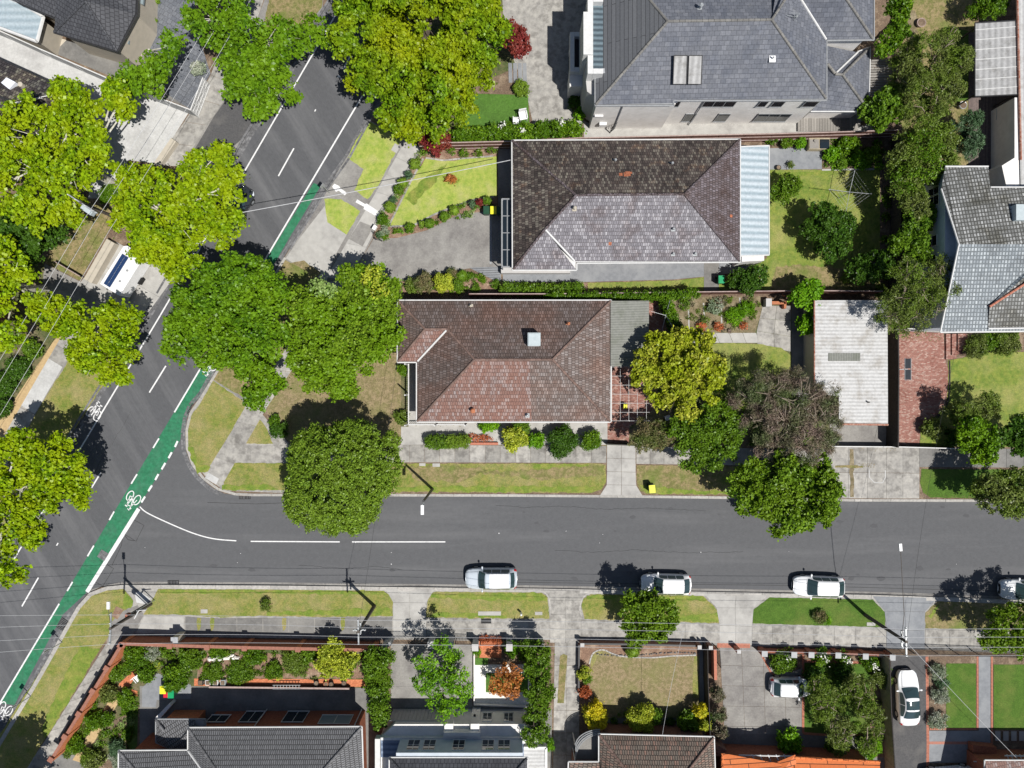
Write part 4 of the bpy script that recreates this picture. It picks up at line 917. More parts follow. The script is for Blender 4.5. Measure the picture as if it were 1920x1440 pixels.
# ------------------------------------------------------------------ big grey two storey house
E = 5.8; Rz = 8.3
OUT = [(1117, -210), (1117, 196), (1262, 196), (1262, 187), (1549, 186), (1549, 74), (1638, 73), (1638, -210)]
h = thing('two_storey_house', 'large two storey white rendered house with grey slate roof at the top of the photo', 'house', hbase(OUT, E))
OUTm = [(1117, -200), (1117, 196), (1270, 196), (1270, 187), (1549, 185), (1549, -200)]
roof(h, [('roof_slate_grey', [(1117, 196, E), (1252, 40, Rz), (1447, 37, Rz), (1549, 185, E), (1270, 187, E), (1270, 193, E)]),
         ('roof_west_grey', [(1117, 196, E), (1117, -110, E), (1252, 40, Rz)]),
         ('roof_slate_grey', [(1117, -110, E), (1549, -110, E), (1447, 37, Rz), (1252, 40, Rz)]),
         ('roof_slate_grey', [(1549, 185, E), (1447, 37, Rz), (1500, -4, 7.4), (1549, 74, E)]),
         ('roof_slate_grey', [(1447, 37, Rz), (1470, -110, 7.4), (1500, -4, 7.4)]),
         ('roof_slate_grey', [(1549, 74, E), (1500, -4, 7.4), (1470, -110, 8.1), (1560, -110, 8.1), (1587, -2, 7.4), (1637, 73, E)]),
         ('roof_slate_grey', [(1637, 73, E), (1587, -2, 7.4), (1560, -110, 8.1), (1638, -200, E)])],
     [((1117, 196, E), (1252, 40, Rz)), ((1252, 40, Rz), (1447, 37, Rz)), ((1447, 37, Rz), (1549, 185, E)), ((1252, 40, Rz), (1180, -45, 6.9)),
      ((1447, 37, Rz), (1475, -5, 8.6)), ((1587, -2, 7.4), (1637, 73, E))], OUT, E, cap='concrete_dark', gut='trim_grey', valleys=[((1500, -4, 7.42), (1549, 74, E+.05))])
_, wp = walls(h, OUTm, E, 'render_white', .1)
walls(h, [(1549, -200), (1549, 74), (1638, 73), (1638, -200)], E, 'render_white', .35)
Yw = min(p.y for p in wp)
Yw1 = P(0, 187, E).y+.1; Yw2 = P(0, 196, E).y+.1
for i, (x0, x1, y0, y1, bars) in enumerate(((1243, 1275, 190, 200, 1), (1315, 1378, 189, 199, 2), (1418, 1437, 188, 195, 0), (1443, 1468, 188, 199, 0), (1502, 1530, 187, 196, 0),
        (1224, 1246, 213, 228, 0), (1278, 1301, 212, 227, 0), (1338, 1363, 211, 226, 0), (1411, 1475, 210, 226, 2))):
    a = at_wall(x0, y0, 'y', Yw1); b_ = at_wall(x1, y1, 'y', Yw1); z1_, z0_ = a.z, b_.z
    if i < 5: z1_, z0_ = 5.25, 4.15
    else: z1_, z0_ = 2.6, .9
    xa = (x0-960)*(1-z0_/CAMH)/SC; xb = (x1-960-4)*(1-z0_/CAMH)/SC
    window(h, (xa, Yw1), (xb, Yw1), z0_, z1_, (0, -1), bars=bars, frame='trim_grey')
mb = MB()
for x in (1150, 1290):
    p = P(x, 230, 0); yw = Yw2 if x < 1262 else Yw1; mb.cyl((p.x, yw-.07, G), .045, 5.4, 8)
mb.each('downpipe', 'trim_grey', h)
mb = MB(); mb.box((P(1130, 0, 1.5).x, Yw2-.15, 1.6), (.6, .25, .4)); mb.box((P(1122, 0, 3).x, Yw2-.1, 3.4), (.7, .15, .12)); mb.each('meter_box', 'plastic_white', h)
# parapet box and porch on the west front
mb = MB()
for x0, y0, x1, y1, zz1 in ((1094, 22, 1112, 102, 6.9), (1102, -8, 1112, 22, 6.7), (1102, 102, 1112, 138, 6.703), (1112.3, 129, 1131, 138, 6.706), (1112.3, -8, 1131, 3, 6.709)):
    mb.prism([P(a, b_, zz1).to_2d() for a, b_ in ((x0, y0), (x1, y0), (x1, y1), (x0, y1))], 5.2 if x0 > 1095 else 3.2, zz1)
mb.each('parapet', 'trim_white', h)
mb = MB(); mb.poly([P(1110, 4, 6.1), P(1110, 130, 6.1), P(1137, 130, 6.05), P(1137, 4, 6.05)]); mb.build('flat_roof', 'sheet_slate', h)
mb = MB(); mb.poly([P(1136, -2, 6.12), P(1136, 136, 6.12), P(1143, 137, 6.2), P(1143, -2, 6.2)]); mb.poly([P(1112, 128, 6.12), P(1112, 137, 6.14), P(1140, 137, 6.14), P(1136, 128, 6.12)]); mb.build('box_gutter', 'gutter_metal', h)
mb = MB(); mb.prism([P(a, b_, 3.3).to_2d() for a, b_ in ((1093, 48), (1118, 48), (1118, 205), (1096, 190), (1093, 160))], G, 5.3); mb.build('front_wall', 'render_grey', h)
mb = MB()
for x0, y0, x1, y1 in ((1069, 60, 1077, 134), (1077.3, 60, 1095, 68), (1077.3, 126, 1095, 134)): mb.prism([P(a, b_, 3.4).to_2d() for a, b_ in ((x0, y0), (x1, y0), (x1, y1), (x0, y1))], 2.6, 3.4)
mb.each('porch_parapet', 'trim_white', h)
mb = MB(); mb.prism([P(a, b_, 3.0).to_2d() for a, b_ in ((1073, 64), (1097, 64), (1097, 130), (1073, 130))], 2.6, 2.9); mb.build('porch_roof', 'trim_dark', h)
mb = MB()
for x, y in ((1070, 116), (1070, 74)): mb.prism([P(a, b_, 2.6).to_2d() for a, b_ in ((x, y), (x+7, y), (x+7, y+8), (x, y+8))], G, 2.6)
mb.prism([P(a, b_, 2.6).to_2d() for a, b_ in ((1068, 134), (1092, 134), (1092, 162), (1068, 162))], G, 2.6)
mb.each('porch_pier', 'render_white', h)
mb = MB()
for x0 in (1262, 1290): mb.poly([P(x0, 158, 6.65), P(x0+25, 158, 6.65), P(x0+27, 104, 7.6), P(x0+2, 104, 7.6)][::1])
sp_ = mb.build('solar_panel', 'sheet_grey', h)
mb = MB()
for x0 in (1262, 1290):
    q = [P(x0, 158, 6.68), P(x0+25, 158, 6.68), P(x0+27, 104, 7.63), P(x0+2, 104, 7.63)]
    for i in range(4): mb.tube([q[i], q[(i+1) % 4]], .03, 6)
mb.build('panel_frame', 'trim_dark', sp_)
flue(h, 1312, 15, 7.95, .5, .1); flue(h, 1489, 36, 7.3, .5); p = P(1447, 112, 7.05)
mb = MB(); mb.box(p+Vector((0, 0, .1)), (.5, .5, .12)); mb.cyl(p+Vector((0, 0, .1)), .06, .5); mb.build('vent_pipe', 'plastic_white', h)
mb = MB(); mb.tube([P(1489, 40, 7.3), P(1489, 26, 8.2)], .02, 5); mb.tube([P(1475, 28, 7.9), P(1489, 32, 7.9), P(1500, 26, 8.0)], .02, 5); mb.tube([P(1483, 24, 8.2), P(1500, 25, 8.2)], .02, 5); mb.build('antenna', 'galvanised', h)
# single storey wing
e = 2.95; rz = 4.5
OUTw = [(1521, 208), (1628, 208), (1631, 90), (1609, 97), (1560, 100), (1545, 130)]
roof(h, [('roof_slate_grey', [(1521, 208, e), (1548, 180, 3.5), (1548, 132, 4.2), (1552, 118, 4.6), (1568, 138, 4.5), (1580, 140, rz), (1628, 207, e)]),
         ('roof_slate_grey', [(1628, 207, e), (1580, 140, rz), (1631, 89, e)]),
         ('roof_slate_grey', [(1551, 86, 4.3), (1608, 98, e), (1568, 137, 4.4), (1551, 120, 4.6)]),
         ('roof_slate_grey', [(1568, 137, 4.4), (1608, 98, e), (1631, 89, e), (1580, 140, rz)])],
     [((1580, 140, rz), (1628, 207, e)), ((1580, 140, rz), (1631, 89, e)), ((1552, 120, 4.6), (1566, 138, 4.5)), ((1566, 139, 4.5), (1580, 140, rz))], None, e, cap='concrete_dark', name='wing_roof', valleys=[((1568, 136, 4.42), (1608, 98, e+.04))])
mb = MB(); mb.prism([P(x, y, e).to_2d() for x, y in ((1530, 200), (1622, 200), (1624, 98), (1530, 98))], G, e-.1); mb.build('wing_wall', 'render_white', h)
mb = MB()
for a, b_ in (((1520, 209), (1629, 209)), ((1629, 209), (1632, 88)), ((1632, 88), (1608, 97))): mb.tube([P(*a, e-.05), P(*b_, e-.05)], .06, 6)
mb.build('gutter', 'trim_white', h)
k_ = thing('deck', 'weathered grey timber deck beside the white rendered wall of the big grey house', 'deck', P(1550, 232, 0).to_2d().to_3d()+Vector((0, 0, G)))
mb = MB()
for i in range(22):
    x = 1496+i*5.1; q = [P(a, b_, .35).to_2d() for a, b_ in ((x, 214), (x+4.6, 214), (x+4.6, 246), (x, 246))]; mb.prism(q, .28, .36)
mb.build('deck_board', 'timber_grey', k_)
mb = MB(); mb.prism([P(a, b_, .25).to_2d() for a, b_ in ((1497, 216), (1604, 216), (1604, 244), (1497, 244))], G, .27); mb.build('frame', 'timber_dark', k_)
k_ = thing('pergola', 'grey slatted lean-to roof at the east end of the big grey house', 'pergola', P(1650, 150, 0).to_2d().to_3d()+Vector((0, 0, G)))
mb = MB()
for i in range(16):
    y = 112+i*4.9; mb.prism([P(a, b_, 2.7).to_2d() for a, b_ in ((1630, y), (1680, y-.5), (1680, y+2.9), (1630, y+3.4))], 2.6, 2.7)
mb.build('slat_roof', 'timber_grey', k_)
mb = MB()
for x, y in ((1634, 114), (1676, 114), (1634, 182), (1676, 182)): c = P(x, y, 2.6); mb.box((c.x, c.y, 1.36), (.1, .1, 2.46))
mb.each('post', 'timber_grey', k_)
# ------------------------------------------------------------------ shed with white corrugated roof
OUT = [(1527, 563), (1664, 563), (1665, 795), (1573, 793), (1573, 742), (1527, 740)]
h = thing('shed', 'long garage with a white corrugated iron roof, rusty edges and one aged skylight', 'shed', hbase(OUT, 2.7))
mb = MB(); q = [P(x, y, 2.75) for x, y in OUT]; mb.poly(q[::-1]); r = mb.build('roof', 'sheet_white', h)
mb = MB(); mb.prism(inset([v.to_2d() for v in q], .02), 2.6, 2.73); mb.build('roof_edge', 'rust', r)
mb = MB(); mb.poly([P(x, y, 2.775) for x, y in ((1553, 677), (1613, 677), (1613, 662), (1553, 662))]); mb.build('skylight', 'sheet_aged', r)
mb = MB(); mb.tube([P(1527, 563, 2.72), P(1527, 740, 2.72)], .07, 6); mb.tube([P(1573, 795, 2.72), P(1665, 796, 2.72)], .1, 6); mb.build('gutter', 'rust', h)
mb = MB(); mb.cyl(P(1626, 754, 2.7), .06, .35); mb.build('vent_pipe', 'trim_dark', h)
walls(h, OUT, 2.7, 'render_beige', .12)
# ------------------------------------------------------------------ east house
E = 5.6; Rz = 6.6
h = thing('two_storey_house', 'pale blue rendered house with a grey metal tile roof at the right edge', 'house', (P(1850, 470, E).x, P(1850, 470, E).y, G))
roof(h, [('roof_metal_tile', [(1772, 313, E), (1853, 313, E), (1857, 352, E+.35), (2100, 352, E+.35), (2100, 458, Rz), (1798, 458, Rz), (1765, 354, E)]),
         ('roof_metal_tile_blue', [(1798, 458, Rz), (2100, 458, Rz), (2100, 618, E-.2), (1763, 622, E-.2)])],
     [], None, E, cap='trim_grey')
roof(h, [('roof_metal_tile', [(1855, 575, 5.9), (2040, 420, 7.2), (2040, 612, 5.5), (1853, 614, 5.5)]), ('roof_metal_tile_blue', [(1855, 575, 5.9), (2040, 420, 7.2), (2040, 380, 6.6)])],
     [((1855, 575, 5.9), (1920, 533, 6.35)), ((1920, 533, 6.35), (2040, 420, 7.2))], None, 5.5, cap='brick_edge', name='gable_roof')
mb = MB()
for a, b_ in (((1763, 623, E-.22), (2100, 619, E-.22)), ((1763, 623, E-.22), (1798, 458, Rz)), ((1798, 458, Rz), (1765, 354, E)), ((1772, 312, E), (1853, 312, E)), ((1857, 351, E+.3), (2100, 351, E+.3)), ((1853, 616, 5.5), (2000, 614, 5.5))):
    mb.tube([P(*a), P(*b_)], .07, 6)
mb.build('gutter', 'trim_white', h)
mb = MB(); W_ = [P(x, y, z).to_2d() for x, y, z in ((1776, 322, E), (1850, 322, E), (1856, 360, E), (2080, 360, E), (2080, 610, E), (1775, 612, E), (1775, 460, E))]; mb.prism(W_, G, E-.22)
mb.prism([P(x, y, 6.2).to_2d() for x, y in ((1804, 440), (2080, 440), (2080, 475), (1804, 475))], E-.3, 6.1)
mb.build('wall', 'render_blue', h)
Xw = P(1775, 460, E).x
for y0, y1, z0, z1 in ((352, 366, 3.2, 4.6), (368, 386, 3.2, 4.6), (443, 462, 3.0, 4.3)):
    a = P(1750, y0, (z0+z1)/2).y; b_ = P(1750, y1, (z0+z1)/2).y
    window(h, (Xw, a), (Xw, b_), z0, z1, (-1, 0), bars=0, cross=True)
for y0, y1 in ((480, 500), (545, 575)):
    a = P(1750, y0, 3.4).y; b_ = P(1750, y1, 3.4).y; window(h, (Xw, a), (Xw, b_), 3.0, 4.2, (-1, 0), bars=1)
p = P(1900, 402, 6.0); mb = MB(); mb.box(p+Vector((.3, 0, .3)), (1.2, 1.25, .9)); mb.build('cooler_box', 'ac_box', h)
# rear house at the far right edge, with the patio roof
h = thing('rear_extension', 'white walled extension with rusty roof edge beside the dark deck at the right edge', 'house', (P(1950, 250, 3).x, P(1950, 250, 3).y, G))
mb = MB(); mb.prism([P(x, y, 3.2).to_2d() for x, y in ((1904, 182), (2100, 182), (2100, 355), (1890, 355), (1880, 310), (1904, 295))], G, 3.1); mb.build('wall', 'render_white', h)
mb = MB(); q = [P(x, y, z) for x, y, z in ((1904, -100, 3.2), (2100, -100, 4.5), (2100, 364, 4.5), (1914, 364, 3.2))]; mb.poly(q[::-1]); mb.build('roof', 'sheet_white', h)
mb = MB(); mb.tube([P(1905, -100, 3.2), P(1914, 300, 3.2)], .1, 6); mb.build('gutter', 'rust', h)
a, b_ = P(1874, 340, 1.6), P(1905, 318, 1.6); window(h, (a.x-.2, a.y), (b_.x-.2, b_.y+.1), .6, 2.3, (-.6, .8), frame='trim_white', bars=1)
h = thing('patio_roof', 'grey weathered corrugated patio roof over the deck at the top right', 'patio cover', P(1870, 110, 0).to_2d().to_3d()+Vector((0, 0, G)))
mb = MB(); q = [P(1828, 43, 3.0), P(1913, 38, 3.1), P(1913, 177, 3.1), P(1828, 181, 3.0)]; mb.poly(q[::-1]); mb.poly([v-Vector((0, 0, .06)) for v in q]); mb.build('roof', 'sheet_grey', h)
mb = MB()
for i in range(4): mb.tube([q[i], q[(i+1) % 4]], .055, 6)
mb.build('frame', 'trim_dark', h)
mb = MB()
for i in range(7):
    a, b_ = q[0].lerp(q[3], (i+.7)/7.4), q[1].lerp(q[2], (i+.6)/7.4); mb.tube([a+Vector((0, 0, .01)), b_+Vector((0, 0, .01))], .03, 5)
mb.build('rib', 'trim_white', h)
for x, y in ((1831, 50), (1831, 113), (1831, 176), (1905, 176)):
    c = P(x, y, 3.0); mb = MB(); mb.box((c.x, c.y, 1.55), (.1, .1, 2.8)); mb.each('post', 'timber_dark', h)
# ------------------------------------------------------------------ top left houses
E = 4.2
h = thing('tiled_house', 'pale walled house with grey tile roof and box hedge planter in the top left corner', 'house', (P(150, 10, E).x, P(150, 10, E).y, G))
roof(h, [('roof_charcoal', [(102, 60, E), (160, 2, 6.3), (219, 95, E)]),
         ('roof_charcoal', [(160, 2, 6.3), (110, -80, 6.3), (255, -10, E), (253, 26, E), (219, 95, E)]),
         ('roof_charcoal', [(160, 2, 6.3), (110, -80, 6.3), (-120, -60, 5.2), (38, 6, E), (110, 35, E), (102, 60, E)])],
     [((160, 2, 6.3), (219, 95, E)), ((102, 60, E), (160, 2, 6.3)), ((160, 2, 6.3), (110, -80, 6.3))], [(102, 60), (219, 95), (255, 26), (258, -60), (-60, -60), (38, 6), (108, 35)], E, cap='roof_charcoal', gut='trim_dark')
mb = MB(); mb.prism([P(x, y, E).to_2d() for x, y in ((112, 58), (214, 88), (248, 20), (250, -50), (-40, -50), (50, 2), (114, 34))], G, E-.2); mb.build('wall', 'render_beige', h)
q = [P(x, y, 3.2) for x, y in ((-140, -60), (38, 5), (82, 32), (70, 78), (-60, 30), (-140, 0))]
mb = MB(); mb.poly(q[::-1]); r = mb.build('garage_roof', 'sheet_blue', h)
mb = MB(); 
for i in range(6): mb.tube([q[i]+Vector((0, 0, .02)), q[(i+1) % 6]+Vector((0, 0, .02))], .14, 6)
mb.each('parapet', 'trim_white', r)
mb = MB(); mb.prism([p_.to_2d() for p_ in [P(x, y, 3.1) for x, y in ((-120, -50), (36, 8), (76, 34), (66, 74), (-60, 26), (-120, -2))]], G, 3.1); mb.build('garage_wall', 'render_beige', h)
q = [P(x, y, 3.0) for x, y in ((243, 25), (254, 28), (240, 82), (230, 78))]; mb = MB(); mb.poly(q[::-1]); mb.prism([v.to_2d() for v in q], 2.8, 2.99); mb.build('window_awning', 'glass_pale', h)
q = [P(x, y, 3.0) for x, y in ((262, -40), (272, -40), (268, 8), (258, 5))]; mb = MB(); mb.prism([v.to_2d() for v in q], 2.8, 2.99); mb.build('window_awning', 'glass_pale', h)
mb = MB(); mb.prism([P(x, y, 1).to_2d() for x, y in ((262, 38), (277, 42), (262, 110), (244, 106))], G, .8); mb.build('planter', 'render_beige', h)
mb = MB(); mb.prism([P(x, y, 1).to_2d() for x, y in ((265, 44), (276, 46), (261, 108), (250, 106))], .7, .84); mb.build('planter_gravel', 'gravel', h)
E = 3.4
h = thing('tiled_house', 'dark lichen covered tile roof with a white skylight at the left edge', 'house', (P(20, 190, E).x, P(20, 190, E).y, G))
roof(h, [('roof_black_grey', [(0-160, 40, E), (0, 112, E), (112, 163, E), (90, 180, E+.4), (28, 193, 4.6), (-160, 110, 4.6)]),
         ('roof_black_grey', [(28, 193, 4.6), (90, 180, E+.6), (112, 163, E), (80, 260, E), (-160, 300, E), (-160, 110, 4.6)])],
     [((28, 193, 4.6), (-100, 140, 4.6))], [(-160, 40), (0, 112), (112, 163), (80, 262), (-160, 300)], E, cap='trim_dark', gut='trim_dark', valleys=[((28, 194, 4.65), (97, 179, E+.35))])
mb = MB(); mb.prism([P(x, y, E).to_2d() for x, y in ((-150, 60), (0, 125), (98, 170), (72, 250), (-150, 288))], G, E-.2); mb.build('wall', 'render_beige', h)
mb = MB(); mb.prism([P(x, y, 4.4).to_2d() for x, y in ((2, 155), (12, 145), (29, 154), (17, 167))], 3.9, 4.4); mb.build('skylight', 'skylight_glass', h)
mb = MB(); mb.cyl(P(43, 161, 4.0), .2, .35, 12); mb.each('roof_vent', 'render_beige', h)
h = thing('brick_house', 'cream shed roof with green guttering behind the left plane trees', 'house', (P(-60, 560, 3).x, P(-60, 560, 3).y, G))
OUT = [(-200, 480), (-20, 480), (-20, 620), (-200, 620)]
roof(h, [('roof_brown', [(-200, 480, 3.2), (-20, 480, 3.2), (-70, 550, 4.8), (-200, 550, 4.8)]), ('roof_brown', [(-200, 620, 3.2), (-200, 550, 4.8), (-70, 550, 4.8), (-20, 620, 3.2)]), ('roof_brown', [(-20, 480, 3.2), (-20, 620, 3.2), (-70, 550, 4.8)])], [], OUT, 3.2)
walls(h, OUT, 3.2, 'brick_brown', .5)
h['label'] = 'brown tiled house just past the left edge of the plane tree canopy'
# ------------------------------------------------------------------ south-west brick house
E = 4.4; Rz = 7.0
h = thing('brick_house', 'orange red brick house with charcoal tile roof behind the long brick garden wall', 'house', (P(500, 1440, E).x, P(500, 1440, E).y, G))
OUT = [(353, 1366), (677, 1364), (685, 1640), (120, 1640), (222, 1560), (223, 1409), (353, 1408)]
roof(h, [('roof_grey_bold', [(353, 1366, E), (677, 1364, E), (560, 1495, Rz), (440, 1495, Rz)]),
         ('roof_grey_bold', [(353, 1366, E), (440, 1495, Rz), (440, 1560, Rz), (353, 1408, E)]),
         ('roof_grey_bold', [(677, 1364, E), (690, 1650, E), (600, 1650, Rz), (560, 1495, Rz)]),
         ('roof_grey_bold', [(223, 1409, E), (353, 1408, E), (440, 1540, Rz), (330, 1530, 6.6)]),
         ('roof_grey_bold', [(223, 1409, E), (330, 1530, 6.6), (330, 1650, 6.6), (223, 1650, E)]),
         ('roof_grey_bold', [(330, 1530, 6.6), (440, 1495, Rz), (560, 1495, Rz), (600, 1650, Rz), (330, 1650, 6.6)])],
     [((353, 1366, E), (440, 1495, Rz)), ((677, 1364, E), (560, 1495, Rz)), ((440, 1495, Rz), (560, 1495, Rz)), ((223, 1409, E), (330, 1530, 6.6))], OUT, E, cap='bluestone', gut='trim_white', valleys=[((353, 1408, E+.05), (420, 1500, 6.2))])
_, wp = walls(h, OUT, E, 'brick_red', .55)
Yw = P(0, 1363.5, E).y-.54
for x0, x1, z0, z1, bars in ((600, 658, 1.2, 2.7, 1), (530, 570, .5, 2.4, 1), (450, 485, .5, 2.4, 1), (390, 425, 1.2, 2.4, 1)):
    a, b_ = P(x0, 1340, 2), P(x1, 1340, 2); window(h, (a.x, Yw), (b_.x, Yw), z0, z1, (0, 1), bars=bars, glass='glass_pale' if x0 == 600 else 'glass')
mb = MB()
for x in (487, 670): p = P(x, 1340, 2); mb.tube([(p.x, Yw+.08, G), (p.x, Yw+.08, E-.2)], .045, 6)
mb.each('downpipe', 'trim_white', h)
roof(h, [('roof_grey_bold', [(293, 1350, 2.9), (366, 1350, 2.9), (366, 1372, 3.4), (353, 1372, 3.4), (353, 1405, 3.4), (320, 1405, 3.4), (293, 1392, 2.9)])], [((293, 1350, 2.9), (308, 1371, 3.3))], [(293, 1350), (384, 1350), (384, 1368), (352, 1368), (352, 1400), (323, 1405), (293, 1392)], 2.9, cap='bluestone', gut='trim_grey', name='porch_roof')
mb = MB(); mb.prism([P(x, y, 2.8).to_2d() for x, y in ((300, 1358), (360, 1358), (360, 1400), (300, 1390))], G, 2.7); mb.build('porch_wall', 'brick_orange', h)
mb = MB(); mb.prism([P(x, y, 1).to_2d() for x, y in ((292, 1345), (318, 1318), (322, 1322), (298, 1350))], G, 1.1); mb.build('entry_wall', 'render_white', h)
# ------------------------------------------------------------------ white weatherboard house
h = thing('white_house', 'white two storey weatherboard house with an arched porch behind the white pebble garden', 'house', (P(870, 1440, 5).x, P(870, 1440, 5).y, G))
E = 5.8
Yg = P(0, 1350, 2.2).y; Yu = P(0, 1405, 5).y
mb = MB(); x0, x1 = P(712, 0, 3).x, P(1022, 0, 3).x
mb.prism([(P(740, 0, 3).x, P(0, 1352, 2.4).y), (P(982, 0, 3).x, P(0, 1352, 2.4).y), (P(1020, 0, 3).x, P(0, 1372, 2.4).y), (P(1020, 0, 3).x, -40), (P(712, 0, 3).x, -40), (P(712, 0, 3).x, P(0, 1384, 3).y)], G, 2.95); mb.build('wall', 'render_white', h)
mb = MB(); q = [P(714, 1385, 3.15), P(982, 1385, 3.15), P(982, 1420, 3.35), P(714, 1420, 3.35)]; mb.poly(q[::-1]); mb.build('lower_roof', 'sheet_navy', h)
mb = MB(); q = [P(982, 1403, 3.3), P(1022, 1403, 3.3), P(1022, 1560, 3.5), P(982, 1560, 3.5)]; mb.poly(q[::-1]); mb.build('side_roof', 'sheet_white', h)
mb = MB()
for pts, w_ in (([(708, 1385), (708, 1560)], .42), ([(714, 1385), (980, 1386)], .22), ([(975, 1388), (985, 1388)], .5), ([(1024, 1402), (1024, 1560)], .2), ([(982, 1402), (1024, 1402)], .2)):
    a, b_ = [P(*p_, 3.35).to_2d() for p_ in pts]; d = (b_-a).normalized(); nn = Vector((-d.y, d.x))*w_/2; mb.prism([a+nn, b_+nn, b_-nn, a-nn], 2.7, 3.4)
mb.each('parapet', 'trim_white', h)
mb = MB(); mb.prism([(P(745, 0, 5).x, P(0, 1422, 5.6).y+.45), (P(980, 0, 5).x, P(0, 1422, 5.6).y+.45), (P(980, 0, 5).x, -42), (P(745, 0, 5).x, -42)], 3.0, 5.6); mb.build('upper_wall', 'render_blue', h)
Yu = P(0, 1422, 5.6).y+.45
for x in (775, 805, 860, 915, 945):
    a, b_ = P(x-11, 0, 4.4).x, P(x+11, 0, 4.4).x; window(h, (a, Yu), (b_, Yu), 3.6, 5.2, (0, 1), bars=1, cross=True)
Yl = P(0, 1352, 2.4).y
for x in (913, 953):
    a, b_ = P(x-8, 0, 2).x, P(x+9, 0, 2).x; window(h, (a, Yl), (b_, Yl), 1.0, 2.5, (0, 1), bars=1, cross=True)
mb = MB()
for i in range(14): c = P(736+i*7, 0, 1.5); mb.box((c.x, Yl+.03, 1.35), (.3, .05, 2.2))
mb.build('garage_door', 'render_grey', h)
roof(h, [('roof_charcoal', [(731, 1422, 5.7), (988, 1422, 5.7), (940, 1480, 7), (780, 1480, 7)]), ('roof_charcoal', [(731, 1422, 5.7), (780, 1480, 7), (780, 1600, 7), (731, 1600, 5.7)]), ('roof_charcoal', [(988, 1422, 5.7), (988, 1600, 5.7), (940, 1600, 7), (940, 1480, 7)]), ('roof_charcoal', [(780, 1480, 7), (940, 1480, 7), (940, 1600, 7), (780, 1600, 7)])],
     [((731, 1422, 5.7), (780, 1480, 7)), ((988, 1422, 5.7), (940, 1480, 7))], [(731, 1422), (988, 1422), (988, 1600), (731, 1600)], 5.7, cap='roof_charcoal', gut='trim_white', name='upper_roof')
# porch
mb = MB(); yp = P(0, 1345, 1.5).y; 
for xa, xb in ((836, 852), (884, 900)):
    mb.prism([(P(xa, 0, 2).x, yp+.3), (P(xb, 0, 2).x, yp+.3), (P(xb, 0, 2).x, yp-1.2), (P(xa, 0, 2).x, yp-1.2)], G, 3.3)
mb.prism([(P(834, 0, 2).x, yp-.25), (P(902, 0, 2).x, yp-.25), (P(902, 0, 2).x, yp-1.2), (P(834, 0, 2).x, yp-1.2)], 2.7, 3.35)
mb.each('porch', 'render_white', h)
mb = MB(); a = P(832, 1378, 3.5); b_ = P(898, 1382, 3.5); mb.prism([(a.x, a.y+.25), (b_.x+.1, a.y+.25), (b_.x+.1, a.y), (a.x, a.y)], 3.3, 3.62); mb.build('porch_cornice', 'trim_white', h)
mb = MB()
for x in (841, 890): c = P(x, 0, 2).x; mb.blob((c, yp+.36, 1.9), .12, 8, 6); mb.tube([(c, yp+.3, 1.9), (c, yp+.36, 2.1)], .03, 5)
mb.each('lantern', 'trim_dark', h)
# ------------------------------------------------------------------ mixed tile cottage and orange roof
E = 3.3
h = thing('tiled_house', 'cottage with a mottled grey and red tile roof below the dry lawn', 'house', (P(1220, 1470, E).x, P(1220, 1470, E).y, G))
OUT = [(1124, 1378), (1338, 1383), (1345, 1620), (1060, 1620), (1067, 1430), (1124, 1430)]
roof(h, [('roof_mixed', [(1124, 1378, E), (1338, 1383, E), (1270, 1470, 5.3), (1220, 1520, 5.9), (1190, 1465, 5.2)]), ('roof_mixed', [(1124, 1378, E), (1190, 1465, 5.2), (1220, 1520, 5.9), (1130, 1520, 3.9), (1124, 1430, E)]),
         ('roof_mixed', [(1338, 1383, E), (1345, 1620, E), (1250, 1620, 5.9), (1220, 1520, 5.9)]), ('roof_mixed', [(1067, 1430, E), (1124, 1430, E), (1160, 1490, 4.2), (1160, 1600, 4.2), (1067, 1600, E)]), ('roof_mixed', [(1160, 1490, 4.2), (1220, 1520, 5.9), (1250, 1620, 5.9), (1160, 1600, 4.2)])],
     [((1124, 1378, E), (1190, 1465, 5.2)), ((1338, 1383, E), (1270, 1470, 5.3))], OUT, E, cap='ridge_brown', gut='trim_white')
walls(h, OUT, E, 'brick_brown', .5)
pl_ = thing('awning', 'curved grey carport canopy tucked beside the mottled tile cottage', 'awning', P(1100, 1400, 0).to_2d().to_3d()+Vector((0, 0, G)))
mb = MB(); prev = None
for k in range(4):
    pts = [P(1079+r_*0+46*(1-math.cos(t*math.pi/16))+k*0, 1398-math.sin(t*math.pi/16)*(30+k*6)+k*9, 2.2+k*.05) for t in range(9) for r_ in (0,)]
    mb.tube(pts, .05, 5)
mb.build('hoop', 'trim_grey', pl_)
mb = MB(); pts = [P(1080+42*(1-math.cos(t*math.pi/16)), 1400-math.sin(t*math.pi/16)*24, 2.15).to_2d() for t in range(9)]+[P(1122, 1425, 2.15).to_2d(), P(1078, 1425, 2.15).to_2d()]
mb.prism(pts, 2.05, 2.12); mb.build('canopy', 'concrete_dark', pl_)
mb = MB(); 
for x, y in ((1078, 1395), (1078, 1425)): c = P(x, y, 2.1); mb.cyl((c.x, c.y, G), .05, 2)
mb.each('post', 'render_white', pl_)
h = thing('tiled_house', 'house with a bright orange tile roof at the bottom edge', 'house', (P(1500, 1480, 3.2).x, P(1500, 1480, 3.2).y, G))
mb = MB()
